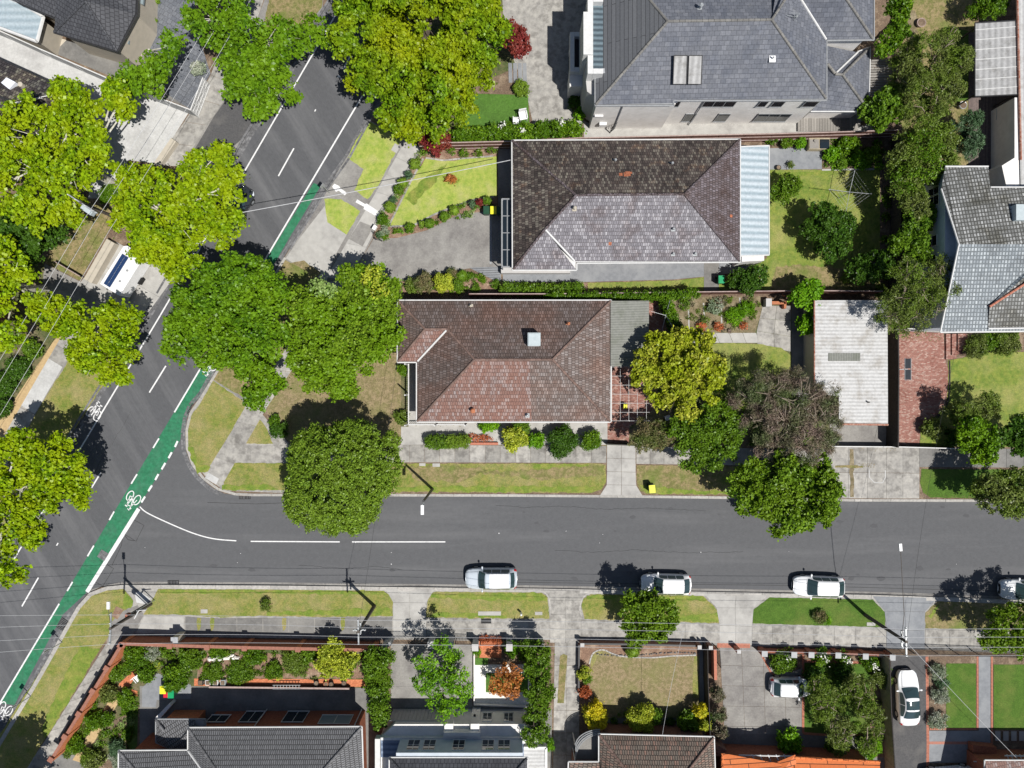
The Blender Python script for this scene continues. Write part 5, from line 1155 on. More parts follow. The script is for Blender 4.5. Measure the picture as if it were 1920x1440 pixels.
roof(h, [('roof_orange', [(1354, 1412, 3.4), (1440, 1428, 3.4), (1490, 1436, 3.4), (1490, 1600, 6), (1354, 1600, 5.5)]),
         ('roof_orange', [(1490, 1420, 3.2), (1650, 1427, 3.2), (1650, 1600, 6), (1490, 1600, 6)]), ('roof_orange', [(1430, 1440, 3.3), (1491, 1415, 3.3), (1493, 1432, 3.4), (1450, 1470, 3.9)])], [((1354, 1412, 3.4), (1354, 1600, 5.5)), ((1490, 1420, 3.3), (1650, 1428, 3.3))], None, 3.3, cap='roof_orange')
mb = MB(); mb.prism([P(x, y, 3.2).to_2d() for x, y in ((1360, 1428), (1640, 1440), (1640, 1600), (1360, 1600))], G, 3.0); mb.build('wall', 'brick_red', h)
mb = MB(); mb.prism([P(x, y, 2.6).to_2d() for x, y in ((1340, 1395), (1365, 1410), (1352, 1420), (1338, 1420))], G, 2.4); mb.build('side_wall', 'brick_brown', h)
mb = MB()
for i in range(6): a, b_ = P(1395+i*15, 1415, 2.9), P(1405+i*15, 1440, 2.9); mb.tube([a, b_], .05, 5)
mb.tube([P(1385, 1416, 2.9), P(1490, 1418, 2.9)], .06, 6); mb.build('pergola_beam', 'trim_white', h)
h = thing('tiled_house', 'red tiled house corner with white balustrade at the bottom right corner', 'house', (P(1900, 1480, 3.2).x, P(1900, 1480, 3.2).y, G))
mb = MB()
roof(h, [('roof_terra', [(1848, 1427, 3.4), (2100, 1427, 3.4), (2000, 1520, 5), (1848, 1560, 4.4)])], [], [(1848, 1427), (2100, 1427), (2100, 1560), (1848, 1560)], 3.4, gut='trim_white')
mb = MB(); mb.prism([P(x, y, 3.2).to_2d() for x, y in ((1856, 1440), (2090, 1440), (2090, 1550), (1856, 1550))], G, 3.2); mb.build('wall', 'brick_red', h)
mb = MB()
for i in range(12): mb.box(P(1832+i*1.5, 1428, 1.0)+Vector((0, 0, 0)), (.05, .05, 1.0))
mb.tube([P(1826, 1428, 1.5), P(1852, 1428, 1.5)], .05, 6); mb.build('balustrade', 'trim_white', h)
mb = MB()
for i in range(9): a = P(1888+i*8, 1415, 2.9); mb.tube([a, a+Vector((.5, -1.3, 0))], .04, 5)
mb.tube([P(1884, 1417, 2.9), P(1990, 1419, 2.9)], .06, 6); mb.build('pergola_beam', 'trim_white', h)
mb = MB(); mb.prism([P(x, y, 1).to_2d() for x, y in ((1826, 1398), (1870, 1402), (1870, 1415), (1826, 1412))], G, .9); mb.build('porch_wall', 'brick_red', h)
# ------------------------------------------------------------------ plants
def leaf_mesh(name, lobes, L, Wd, dens, seed, mat, parent=None, clump=.6, up=.55, zmin=-.45, inner=.3, flat=.42, base=None, rag=.2, sub=0):
    """leaves gathered in clumps over (and inside) the lobes (cx, cy, cz, rx, ry, rz); every leaf is one small folded face"""
    rng = np.random.default_rng(seed); lob = np.array(lobes, float); pts = []; outs = []
    if sub:
        new = []
        for (cx, cy, cz, rx, ry, rz) in lob:
            n = max(5, int((rx/.82)**2*2.3*sub))
            for k in range(n):
                u = 1-((k+.5)/n)*1.25; a_ = k*2.39996+rng.uniform(-.4, .4); rr = math.sqrt(max(0, 1-u*u)); q = rng.uniform(.6, .88); s_ = rng.uniform(.36, .85)*min(1, .5+rx/3)
                new.append((cx+math.cos(a_)*rr*q*rx, cy+math.sin(a_)*rr*q*ry, cz+u*q*rz+rng.uniform(-1, 1)*min(.85, .28*rz), s_, s_, s_*.75))
            if sub >= .8: new.append((cx, cy, cz-.15*rz, rx*.6, ry*.6, rz*.5))
            for k in range(int(rx*2.2)):
                a_ = rng.uniform(0, 6.28); q = rng.uniform(.86, 1.04); s_ = rng.uniform(.22, .45); new.append((cx+math.cos(a_)*q*rx, cy+math.sin(a_)*q*ry, cz+rng.uniform(-.3, .3)*rz, s_, s_, s_*.6))
        lob = np.array(new)
    for i, (cx, cy, cz, rx, ry, rz) in enumerate(lob):
        area = 2*math.pi*((rx*ry)**1.0*.5+.5*rz*(rx+ry)/2)*1.15
        nc = max(6, int(area/(clump*clump)*(.95 if sub else 1.15))); n_in = int(nc*inner)
        d = rng.normal(size=(nc+n_in, 3)); d /= np.linalg.norm(d, axis=1)[:, None]
        d[:, 2] = np.where(d[:, 2] < zmin, -d[:, 2], d[:, 2])
        ph = rng.uniform(0, 6.28, 6); fr = 3.2
        bump = (np.sin(d[:, 0]*fr*1.7+ph[0]+np.sin(d[:, 1]*4+ph[3]))+np.sin(d[:, 1]*fr*1.9+ph[1]+d[:, 2]*3)+np.sin(d[:, 2]*fr*2.1+ph[2]+d[:, 0]*2))/3
        r = np.where(np.arange(nc+n_in) < nc, rng.uniform(.86, 1.0, nc+n_in), rng.uniform(.4, .82, nc+n_in))*(1+rag*bump)
        c = np.array([cx, cy, cz])+d*r[:, None]*np.array([rx, ry, rz])
        keep = np.ones(len(c), bool)
        oth = np.delete(lob, i, 0)
        near = oth[np.linalg.norm(oth[:, :3]-lob[i, :3], axis=1) < oth[:, 3]+max(rx, rz)+.3]
        for q in near:
            k = ((c-q[:3])/q[3:]); keep &= (np.linalg.norm(k, axis=1) > .72)
        c = c[keep]; dd = d[keep]
        m = max(3, dens*.72*clump*clump); cs = rng.uniform(.55, 1.35, len(c))
        n = rng.poisson(m*cs*cs); idx = np.repeat(np.arange(len(c)), n)
        off = rng.normal(size=(len(idx), 3))*np.array([clump*.34, clump*.34, clump*.34*flat])
        off *= cs[idx][:, None]
        off[:, 2] -= .25*(off[:, 0]**2+off[:, 1]**2)/clump
        pts.append(c[idx]+off); outs.append(dd[idx]*.5+off/clump*.7)
    p = np.concatenate(pts); o = np.concatenate(outs); N = len(p)
    p[:, 2] = np.maximum(p[:, 2], G+.05)
    n = o*.5+np.array([0, 0, up*.8])+rng.normal(size=(N, 3))*.8; n /= np.linalg.norm(n, axis=1)[:, None]
    a = rng.normal(size=(N, 3)); t = a-n*(a*n).sum(1)[:, None]; t /= np.linalg.norm(t, axis=1)[:, None]; b = np.cross(n, t)
    s = rng.uniform(.7, 1.25, N)[:, None]
    v = np.empty((N, 4, 3)); v[:, 0] = p-t*L*.5*s; v[:, 2] = p+t*L*.5*s-n*.08*L; v[:, 1] = p+b*Wd*.5*s+n*.15*Wd; v[:, 3] = p-b*Wd*.5*s+n*.15*Wd
    basev = off_of(parent) if parent is not None else (Vector(base) if base is not None else Vector((p[:, 0].mean(), p[:, 1].mean(), p[:, 2].min())))
    v = (v-np.array(basev)).reshape(-1, 3).astype(np.float32)
    me = bpy.data.meshes.new(name); me.vertices.add(N*4); me.vertices.foreach_set('co', v.ravel())
    me.loops.add(N*4); me.loops.foreach_set('vertex_index', np.arange(N*4, dtype=np.int32))
    me.polygons.add(N); me.polygons.foreach_set('loop_start', np.arange(0, N*4, 4, dtype=np.int32))
    try: me.polygons.foreach_set('loop_total', np.full(N, 4, dtype=np.int32))
    except Exception: pass
    me.update(calc_edges=True)
    global LEAVES; LEAVES += N
    return finish(me, name, mat, parent, basev)
LEAVES = 0
def lobes_px(spec, z0, rzf=.7, dz=0, seed=0):
    """photo circles (x, y, r[, z]) to world lobes; z0 = height of the lobe centres"""
    rn = random.Random(seed); out = []
    for s_ in spec:
        x, y, r = s_[:3]; z = s_[3] if len(s_) > 3 else z0+rn.uniform(-dz, dz)
        c = P(x, y, z); R = r/SC*(1-z/CAMH)*.9; out.append((c.x, c.y, z, R, R, R*rzf))
    return out
def trunk_mesh(name, base, top, r0, lobes, mat, parent, seed=0, limb=.4):
    rn = random.Random(seed); mb = MB(); base = Vector(base); top = Vector(top)
    mids = [base.lerp(top, t)+Vector((rn.uniform(-.15, .15), rn.uniform(-.15, .15), 0))*(0 < t < 1) for t in (0, .35, .7, 1)]
    mb.tube(mids, [r0*1.15, r0, r0*.85, r0*.6], 9)
    for l in lobes:
        e = Vector(l[:3])+Vector((0, 0, l[5]*.35)); st = base.lerp(top, rn.uniform(.55, .95)); m = st.lerp(e, .5)+Vector((rn.uniform(-.3, .3), rn.uniform(-.3, .3), .25))
        rr = r0*limb; mb.tube([st, m, e], [rr, rr*.7, rr*.25], 6)
        for k in range(3):
            f = Vector(l[:3])+Vector((rn.uniform(-1, 1)*l[3]*.75, rn.uniform(-1, 1)*l[4]*.75, rn.uniform(.1, .6)*l[5])); mb.tube([m.lerp(e, .5), f], [rr*.4, rr*.1], 5)
    return mb.build(name, mat, parent, uv=False)
def tree(name, label, spec, z0, mat, leaf=(.3, .24), dens=120, clump=.6, group=None, bark='bark', seed=1, rzf=.7, dz=.6, r0=.22, base=None, inner=.3, cat='tree', bare=0, extra=None, flat=.42, up=.55, rag=.2, sub=1):
    lob = lobes_px(spec, z0, rzf, dz, seed)
    A = sum(l[3]**2 for l in lob); bx = sum(l[0]*l[3]**2 for l in lob)/A; by = sum(l[1]*l[3]**2 for l in lob)/A
    if base: b = P(*base); bx, by = b.x, b.y
    t = thing(name, label, cat, (bx, by, G), group)
    top = (bx*.6+.4*sum(l[0] for l in lob)/len(lob), by*.6+.4*sum(l[1] for l in lob)/len(lob), max(.5, z0-.2))
    trunk_mesh('trunk', (bx, by, 0), top, r0, lob, bark, t, seed); clump *= .78
    leaf_mesh('crown', lob, leaf[0], leaf[1], dens, seed, mat, t, clump, inner=inner, flat=flat, up=up, rag=rag, sub=sub)
    if bare:
        rn = random.Random(seed); mb = MB()
        for l in lob:
            for k in range(bare):
                a = rn.uniform(0, 6.28); e = Vector(l[:3])+Vector((math.cos(a)*l[3]*rn.uniform(.5, 1.05), math.sin(a)*l[4]*rn.uniform(.5, 1.05), l[5]*rn.uniform(.4, 1.05)))
                s_ = Vector(l[:3])+Vector((0, 0, l[5]*.1)); m = s_.lerp(e, .5)+Vector((rn.uniform(-.3, .3), rn.uniform(-.3, .3), l[5]*.45)); mb.tube([s_, m, e], [.045, .03, .012], 4, caps=False)
        mb.build('bare_branches', 'bark_grey' if bark != 'bark_pale' else 'bark_pale', t, uv=False)
    if extra:
        for nm, sp, z, mt, lf, dn in extra: leaf_mesh(nm, lobes_px(sp, z, .5, 0, seed), lf[0], lf[1], dn, seed+5, mt, t, .4)
    return t
PT = 'street plane trees along the main road'
tree('plane_tree', 'huge spreading yellow green tree overhanging the main road at the top centre', [(700, 55, 92, 6), (800, 40, 110, 7), (890, 70, 74, 6), (740, 140, 78, 6.4), (820, 155, 76, 6.6), (890, 138, 48, 5.4), (690, 125, 44, 5), (725, -40, 95, 6.5), (840, -70, 115, 7), (745, 205, 48, 4.8), (815, 218, 36, 4.5), (770, 232, 30, 4), (920, 30, 42, 5), (850, 195, 36, 4.4)], 6, 'leaf_big', (.27, .2), 165, .7, None, seed=3, r0=.55, dz=1, sub=.7)
tree('plane_tree', 'deep green plane tree reaching over the main road beside the tiled forecourt', [(395, 35, 55), (455, 55, 55), (515, 85, 48), (570, 68, 36), (480, 140, 48), (518, 170, 44), (455, 112, 46), (492, 207, 26), (430, -40, 60), (455, 165, 30)], 5.5, 'leaf_plane_deep', (.28, .22), 125, .7, PT, 'bark_pale', 5, sub=.7, r0=.3, base=(470, 110))
tree('plane_tree', 'small pale limbed plane tree hanging over the dark side drive and its fence', [(255, 145, 34), (300, 120, 28), (330, 85, 22), (230, 165, 22), (282, 155, 24)], 4.5, 'leaf_plane_deep', (.28, .22), 110, .6, PT, 'bark_pale', 6, sub=.6, r0=.16, base=(325, 110))
tree('plane_tree', 'broad yellow green plane tree over the black tiled roof and white driveway', [(60, 240, 60), (135, 245, 52), (60, 330, 62), (132, 330, 60), (180, 262, 26), (120, 172, 24), (10, 250, 45), (70, 395, 45), (150, 205, 36), (10, 350, 50), (180, 310, 34), (130, 390, 30), (215, 170, 14), (222, 195, 12), (238, 205, 11), (25, 300, 50)], 6, 'leaf_plane', (.3, .24), 105, .75, PT, 'bark_pale', 7, r0=.32, base=(215, 345), sub=.5)
tree('plane_tree', 'bright lime plane tree with two rounded crowns beside the parked white trailer', [(400, 305, 46), (425, 350, 42), (395, 385, 48), (335, 360, 50), (275, 360, 48), (255, 425, 46), (300, 460, 50), (345, 475, 38), (340, 420, 50), (420, 420, 34), (240, 330, 22), (415, 445, 20), (330, 505, 22), (250, 385, 40)], 5.6, 'leaf_plane', (.28, .22), 140, .65, PT, 'bark_pale', 8, sub=.7, r0=.3, base=(345, 425))
tree('round_tree', 'dark green dense round tree behind the fenced dry lawn on the left', [(50, 445, 52), (85, 430, 34), (20, 460, 40)], 3.2, 'leaf_dark', (.22, .16), 260, .5, None, seed=9, rzf=.8)
tree('plane_tree', 'scattered pale limbed plane tree at the left edge in front of the shaded yard', [(10, 480, 30), (30, 512, 28), (5, 560, 32), (100, 592, 34), (70, 570, 18), (15, 625, 30), (-35, 600, 50), (138, 588, 18), (-45, 500, 50)], 5.6, 'leaf_plane', (.3, .24), 100, .7, PT, 'bark_pale', 10, r0=.28, base=(85, 540), sub=.5)
tree('plane_tree', 'yellow green plane tree leaning over the left lane above the new white footpath slab', [(190, 640, 44), (220, 598, 34), (165, 610, 36), (195, 690, 36), (160, 665, 28), (225, 700, 18), (245, 612, 22), (120, 612, 20), (225, 650, 30)], 5.2, 'leaf_plane', (.28, .22), 130, .65, PT, 'bark_pale', 11, sub=.65, r0=.25, base=(195, 625))
tree('plane_tree', 'ragged plane tree covering the left road edge beside the two lower centre dashes', [(35, 855, 48), (100, 862, 44), (145, 875, 30), (60, 920, 58), (110, 915, 34), (25, 990, 48), (65, 960, 34), (10, 1050, 42), (-40, 930, 70), (40, 820, 22), (150, 925, 20), (60, 1000, 20)], 5.6, 'leaf_plane', (.3, .24), 115, .7, PT, 'bark_pale', 12, sub=.6, r0=.32, base=(50, 900))
tree('plane_tree', 'shaded plane tree just past the bottom left corner casting a dark shadow', [(-7, 1515, 50), (-40, 1490, 46), (20, 1480, 34), (10, 1550, 50), (-60, 1540, 50)], 5.8, 'leaf_plane', (.3, .24), 100, .7, PT, 'bark_pale', 70, r0=.3)
tree('street_tree', 'dark leafy tree whose crown crosses the right lane line below the green bicycle lane start', [(420, 570, 72), (480, 530, 55), (360, 600, 48), (470, 640, 70), (420, 515, 40), (495, 705, 42), (395, 650, 48), (335, 650, 28), (500, 605, 44), (480, 745, 20), (510, 545, 34), (350, 560, 25)], 6.4, 'leaf_plane_deep', (.26, .2), 190, .6, None, seed=13, r0=.35, sub=.85)
tree('street_tree', 'wide fresh green tree with a pale tuft next to the brown roofed house', [(600, 590, 62), (690, 565, 56), (605, 670, 64), (680, 640, 64), (725, 600, 34), (572, 562, 26), (690, 525, 30), (660, 520, 22), (725, 555, 30), (572, 640, 36), (640, 700, 44), (720, 640, 34), (585, 700, 32)], 5.0, 'leaf_elm', (.24, .18), 220, .6, None, seed=14, r0=.3, sub=.85,
     extra=[('pale_shoots', [(598, 538, 20), (618, 545, 14)], 5.6, 'leaf_pale', (.22, .16), 120), ('lime_shoots', [(700, 520, 26), (715, 545, 18)], 6.4, 'leaf_lime', (.2, .15), 60)])
tree('round_tree', 'very dense dome shaped tree standing on the verge and spilling over the side road', [(640, 893, 104, 5.2), (590, 930, 66, 4.6), (700, 880, 58, 4.8), (660, 950, 54, 4.4), (600, 860, 66, 5.2), (660, 840, 60, 5.2), (735, 830, 22, 4), (620, 975, 30, 3.6)], 5.0, 'leaf_box', (.2, .11), 420, .5, None, seed=15, r0=.35, rzf=.78, rag=.07, sub=0)
tree('maple_tree', 'golden yellow green tree east of the white pergola', [(1270, 700, 62), (1235, 665, 44), (1310, 665, 44), (1320, 715, 40), (1225, 715, 38), (1275, 745, 44), (1265, 645, 30), (1210, 690, 20), (1340, 690, 22)], 4.6, 'leaf_gold', (.28, .2), 170, .5, None, seed=16, r0=.22, sub=.7)
tree('shrub_tree', 'olive brown rounded small tree at the front fence beside the brick path', [(1218, 815, 34), (1240, 820, 24), (1200, 825, 20)], 2.6, 'leaf_olive_brown', (.16, .08), 380, .35, None, seed=17, rzf=.85)
tree('evergreen_tree', 'deep green bushy tree between the olive brown bush and the grey casuarina', [(1310, 815, 42), (1345, 795, 44), (1360, 820, 36), (1300, 845, 36), (1340, 848, 36), (1280, 800, 24), (1380, 805, 22)], 3.6, 'leaf_mid', (.2, .13), 330, .5, None, seed=18, sub=.75)
tree('casuarina', 'sparse grey brown casuarina with bare twigs west of the white roofed garage', [(1440, 735, 52), (1500, 745, 50), (1470, 790, 54), (1530, 790, 44), (1430, 790, 42), (1500, 835, 42), (1545, 760, 34), (1450, 840, 38), (1400, 745, 30), (1545, 825, 26)], 4.4, 'leaf_grey', (.26, .045), 260, .6, None, 'bark_grey', seed=19, sub=.7, bare=9, inner=.5, rzf=.6)
tree('street_tree', 'mid green bushy tree on the verge in front of the casuarina', [(1420, 925, 54), (1480, 900, 52), (1530, 930, 48), (1470, 960, 44), (1530, 890, 36), (1400, 895, 30), (1510, 970, 28), (1540, 960, 28)], 4.4, 'leaf_street', (.24, .17), 240, .5, None, seed=20, sub=.9)
tree('street_tree', 'dark rounded tree at the front wall right of the brick courtyard', [(1832, 830, 34), (1820, 805, 24), (1852, 820, 24), (1845, 850, 20)], 3.2, 'leaf_plane_deep', (.2, .15), 300, .4, None, seed=21)
tree('shrub_tree', 'light olive feathery shrub above the dark tree on the lawn corner', [(1815, 775, 26), (1845, 765, 28), (1790, 770, 18)], 2.6, 'leaf_olive', (.2, .07), 320, .4, None, seed=22)
tree('shrub_tree', 'dark green shrub at the right edge of the photo above the footpath', [(1895, 822, 28), (1915, 805, 28), (1925, 840, 22)], 2.6, 'leaf_dark', (.2, .15), 300, .4, None, seed=23)
tree('street_tree', 'olive green street tree on the far right of the north verge', [(1865, 920, 38), (1895, 905, 34), (1910, 935, 34), (1880, 945, 26), (1840, 915, 18)], 3.6, 'leaf_olive', (.2, .12), 320, .45, None, seed=24, sub=.75)
tree('street_tree', 'round street tree beside the white hatchback with its shaded bonnet', [(1215, 1155, 48), (1240, 1140, 30), (1185, 1140, 26), (1195, 1180, 26), (1245, 1175, 26), (1215, 1120, 18)], 3.3, 'leaf_street', (.19, .14), 330, .45, 'street trees on the south verge', seed=25, sub=.7)
tree('street_tree', 'rounded street tree cut by the right edge beside the last parked car', [(1885, 1175, 44), (1930, 1150, 40), (1940, 1190, 44), (1860, 1195, 22), (1905, 1210, 26)], 3.6, 'leaf_street', (.18, .12), 330, .45, 'street trees on the south verge', seed=26, sub=.7)
tree('garden_tree', 'bright green open tree in front of the white weatherboard house', [(830, 1250, 34), (810, 1280, 26), (855, 1270, 30), (830, 1310, 26), (850, 1235, 18), (800, 1240, 16), (865, 1300, 18), (790, 1275, 14), (830, 1210, 12), (855, 1325, 14), (830, 1342, 9), (875, 1290, 14)], 3.6, 'leaf_bright', (.26, .1), 120, .4, None, seed=27, r0=.1, sub=.5, inner=.1)
tree('lemon_tree', 'round dark citrus tree in the middle of the back lawn', [(1552, 435, 42), (1530, 425, 26), (1575, 450, 26), (1555, 462, 24), (1580, 420, 20), (1540, 400, 18)], 2.6, 'leaf_dark', (.2, .13), 300, .4, None, seed=28)
tree('lemon_tree', 'citrus bush by the patio next to the pale blue lean-to roof', [(1470, 355, 24), (1455, 360, 18), (1482, 350, 15)], 1.6, 'leaf_mid', (.17, .1), 380, .3, None, seed=29)
tree('lemon_tree', 'glossy bush at the lower right corner of the back lawn', [(1635, 500, 32), (1615, 505, 22), (1655, 495, 24)], 2.6, 'leaf_dark', (.2, .14), 300, .4, None, seed=30)
tree('lemon_tree', 'dense green shrub beside the green lidded bin south of the mossy roof', [(1403, 520, 24), (1385, 523, 16), (1420, 515, 16), (1405, 535, 12)], 2.0, 'leaf_dark', (.18, .12), 380, .3, None, seed=31)
tree('olive_tree', 'tall grey olive tree along the back boundary at the top right', [(1745, 110, 52, 4.6), (1700, 110, 28, 3.8), (1740, 170, 50, 4.8), (1780, 120, 40, 4.4), (1770, 170, 38, 4.6), (1700, 160, 38, 4), (1735, 215, 44, 4.4), (1775, 75, 26, 3.6)], 4.4, 'leaf_olive', (.2, .06), 420, .5, None, 'bark_grey', seed=32, bare=3, sub=.75)
tree('bottlebrush', 'light green feathery tree below the olive tree on the back boundary', [(1730, 270, 44), (1765, 265, 32), (1700, 300, 30), (1740, 320, 40), (1700, 350, 34), (1775, 300, 20), (1720, 385, 24), (1690, 330, 22)], 4.2, 'leaf_olive', (.2, .08), 380, .45, None, seed=33, extra=[('lime_shoots', [(1735, 275, 36), (1700, 335, 30), (1745, 315, 30)], 5.2, 'leaf_hedge', (.2, .08), 90)])
tree('garden_tree', 'leafy green tree against the wall of the pale blue house', [(1715, 420, 28), (1735, 405, 20), (1700, 450, 18), (1720, 450, 22), (1725, 475, 16), (1680, 460, 10)], 3.8, 'leaf_mid', (.24, .18), 240, .4, None, seed=34)
tree('garden_tree', 'leafy tree at the corner of the slatted fence under the big grey house', [(1650, 200, 28), (1670, 180, 22), (1645, 225, 20), (1680, 210, 20), (1625, 215, 14)], 3.4, 'leaf_mid', (.26, .2), 200, .4, None, seed=35)
tree('garden_tree', 'narrow light green tree at the top beside the grey house roof', [(1680, 20, 22), (1685, 55, 20), (1672, 80, 18), (1690, -10, 24), (1660, 92, 12)], 3.6, 'leaf_hedge', (.24, .18), 220, .4, None, seed=36)
tree('gum_tree', 'airy grey green gum tree spreading over the garage roof and the blue house roof', [(1715, 540, 44), (1740, 520, 34), (1690, 560, 34), (1740, 570, 34), (1700, 515, 28), (1770, 545, 26), (1665, 590, 26), (1720, 595, 26), (1760, 500, 20), (1690, 615, 16)], 5.2, 'leaf_olive', (.18, .06), 240, .5, None, 'bark_grey', seed=37, bare=5, inner=.15, extra=[('inner_leaves', [(1700, 545, 24), (1730, 560, 22)], 5.0, 'leaf_mid', (.16, .1), 120)])
tree('young_tree', 'low green shrub at the corner of the garage roof by the courtyard', [(1510, 550, 24), (1525, 575, 16), (1495, 560, 12), (1530, 545, 14)], 2.2, 'leaf_bright', (.22, .16), 250, .35, None, seed=38)
tree('young_tree', 'bright green shrub against the west side of the garage', [(1518, 600, 14), (1515, 612, 12), (1525, 590, 10)], 1.9, 'leaf_bright', (.22, .16), 260, .3, None, seed=39)
tree('wattle_tree', 'blue green feathery shrub beside the dark timber deck', [(1812, 235, 20), (1825, 225, 16), (1800, 260, 14), (1815, 275, 18), (1825, 262, 14)], 2.2, 'leaf_blue_green', (.25, .05), 420, .35, None, seed=40)
tree('conifer', 'dark clipped conifer in the top right corner above the patio roof', [(1850, 10, 28), (1868, 0, 22), (1835, 15, 18)], 2.4, 'leaf_hedge', (.14, .07), 480, .3, None, seed=41, rzf=.9)
tree('japanese_maple', 'dark red maple at the edge of the grey driveway at the top', [(970, 78, 22), (962, 60, 14), (978, 95, 14)], 2.8, 'leaf_red', (.18, .14), 330, .35, None, seed=42)
tree('japanese_maple', 'dark red maple between the footpath gate and the flower hedge', [(820, 268, 20), (805, 262, 13), (835, 262, 12)], 2.0, 'leaf_red', (.16, .12), 360, .3, None, seed=43)
tree('smoke_bush', 'orange brown leaved small tree over the white pebble bed', [(945, 1272, 24), (965, 1262, 15), (960, 1290, 16), (935, 1290, 12)], 2.4, 'leaf_rust', (.17, .1), 190, .3, None, seed=44, r0=.07)
tree('golden_shrub', 'bright lime yellow bush behind the long brick garden wall', [(625, 1235, 26), (645, 1250, 20), (610, 1250, 18), (622, 1215, 16), (655, 1235, 14)], 2.2, 'leaf_lime', (.2, .13), 260, .35, None, seed=45)
tree('callistemon', 'grey green twiggy shrub left of the dark bed in the brick edged lawn', [(1545, 1310, 32), (1560, 1340, 30), (1580, 1375, 24), (1530, 1285, 18), (1575, 1400, 14)], 2.4, 'leaf_olive', (.2, .06), 300, .4, 'twiggy shrubs on the brick edged lawn', 'bark_grey', seed=46, bare=10)
tree('callistemon', 'grey green twiggy shrub close to the brown paling fence', [(1615, 1300, 30), (1630, 1335, 28), (1600, 1285, 18), (1640, 1365, 18), (1625, 1395, 14)], 2.4, 'leaf_olive', (.2, .06), 300, .4, 'twiggy shrubs on the brick edged lawn', 'bark_grey', seed=47, bare=10)
tree('hedge_tree', 'upper part of the glossy hedge between the brick house and the driveway', [(712, 1235, 24), (712, 1262, 24), (700, 1250, 14)], 2.6, 'leaf_mid', (.2, .12), 330, .4, None, seed=48)
tree('hedge_tree', 'lower part of the glossy hedge between the brick house and the driveway', [(712, 1295, 22), (712, 1322, 22), (712, 1345, 16)], 2.6, 'leaf_mid', (.2, .12), 330, .4, None, seed=49)
tree('pittosporum', 'long green hanging hedge tree right of the white pebble garden', [(1012, 1225, 24), (1010, 1260, 26), (1012, 1300, 26), (1010, 1340, 24), (1014, 1370, 20), (1000, 1380, 14), (995, 1215, 14)], 3.0, 'leaf_mid', (.22, .1), 330, .4, None, seed=50, sub=.75)

# shrubs: x, y, r, height, leaf material, leaf size, density, label, name
def shrub(name, label, px, py, r, hgt, mat, leaf=(.13, .09), dens=650, clump=.24, group=None, tight=False, spec=None, seed=None, cat='shrub'):
    seed = seed or int(px*7+py); z = G+hgt*.5
    sp = spec or [(px, py, r)]
    lob = []
    for s_ in sp:
        c = P(s_[0], s_[1], z); R = s_[2]/SC*(1-z/CAMH)*(.94 if not tight else .98); lob.append((c.x, c.y, z, R, R, hgt*.52))
    if tight:
        t = thing(name, label, cat, (lob[0][0], lob[0][1], G), group)
        mb = MB()
        for l in lob: mb.blob((l[0], l[1], l[2]), (l[3]*.93, l[4]*.93, l[5]*.95), 18, 10, jit=.03, seed=seed)
        mb.build('clipped_body', mat, t, uv=False)
        leaf_mesh('foliage', lob, leaf[0], leaf[1], dens, seed, mat, t, clump*.6, inner=0, flat=1, up=.1); return t
    o = leaf_mesh(name, lob, leaf[0], leaf[1], dens, seed, mat, None, clump, zmin=-.2, base=(lob[0][0], lob[0][1], G))
    return tag(o, label, cat, group)
TG = 'clipped round shrubs around the bright front lawn'
for i, (x, y, r, mt, lb) in enumerate(((893, 922, 31, 'leaf_box', 'large clipped ball shrub nearest the red maple in the footpath bed'), (860, 990, 22, 'leaf_blue_green', 'loose dark rosemary like bush second from the maple in the footpath bed'), (825, 1030, 27, 'leaf_box', 'yellow green clipped ball under the service wire'),
    (803, 1065, 25, 'leaf_hedge', 'small dark ball just below the service wire by the footpath'), (775, 1128, 17, 'leaf_blue_green', 'smallest dark bush in the footpath bed'), (753, 1163, 32, 'leaf_box', 'big ball shrub beside the lower white arrow marking'),
    (712, 1230, 29, 'leaf_hedge', 'rounded bush at the end of the white arrow marking'), (865, 1282, 26, 'leaf_hedge', 'two tone ball shrub nearest the mailbox on the driveway bed'), (933, 1259, 15, 'leaf_box', 'tiny yellow ball in the driveway bed'), (978, 1258, 27, 'leaf_mid', 'dark clipped ball beside the tiny yellow one'),
    (1058, 1218, 27, 'leaf_mid', 'dark clipped ball in the middle of the driveway bed'), (1115, 1183, 28, 'leaf_box', 'mid green ball right of the middle one in the driveway bed'), (1298, 1127, 24, 'leaf_mid', 'dark clipped ball at the house end of the driveway bed'), (1258, 1138, 17, 'leaf_red', 'reddish bush beside the last ball near the bins'), (1215, 1148, 19, 'leaf_blue_green', 'blue green bush left of the reddish one'))):
    shrub('ball_shrub' if mt in ('leaf_box', 'leaf_mid') else 'low_bush', lb, 480+x/3, y/3, r/3, 1.0, mt, tight=mt in ('leaf_box', 'leaf_mid'), group=TG, leaf=(.1, .07), dens=900, clump=.2)
shrub('cordyline', 'small rust red spiky plant in the middle of the bright lawn', 845, 337, 10, .7, 'leaf_rust', (.3, .06), 260, .3)
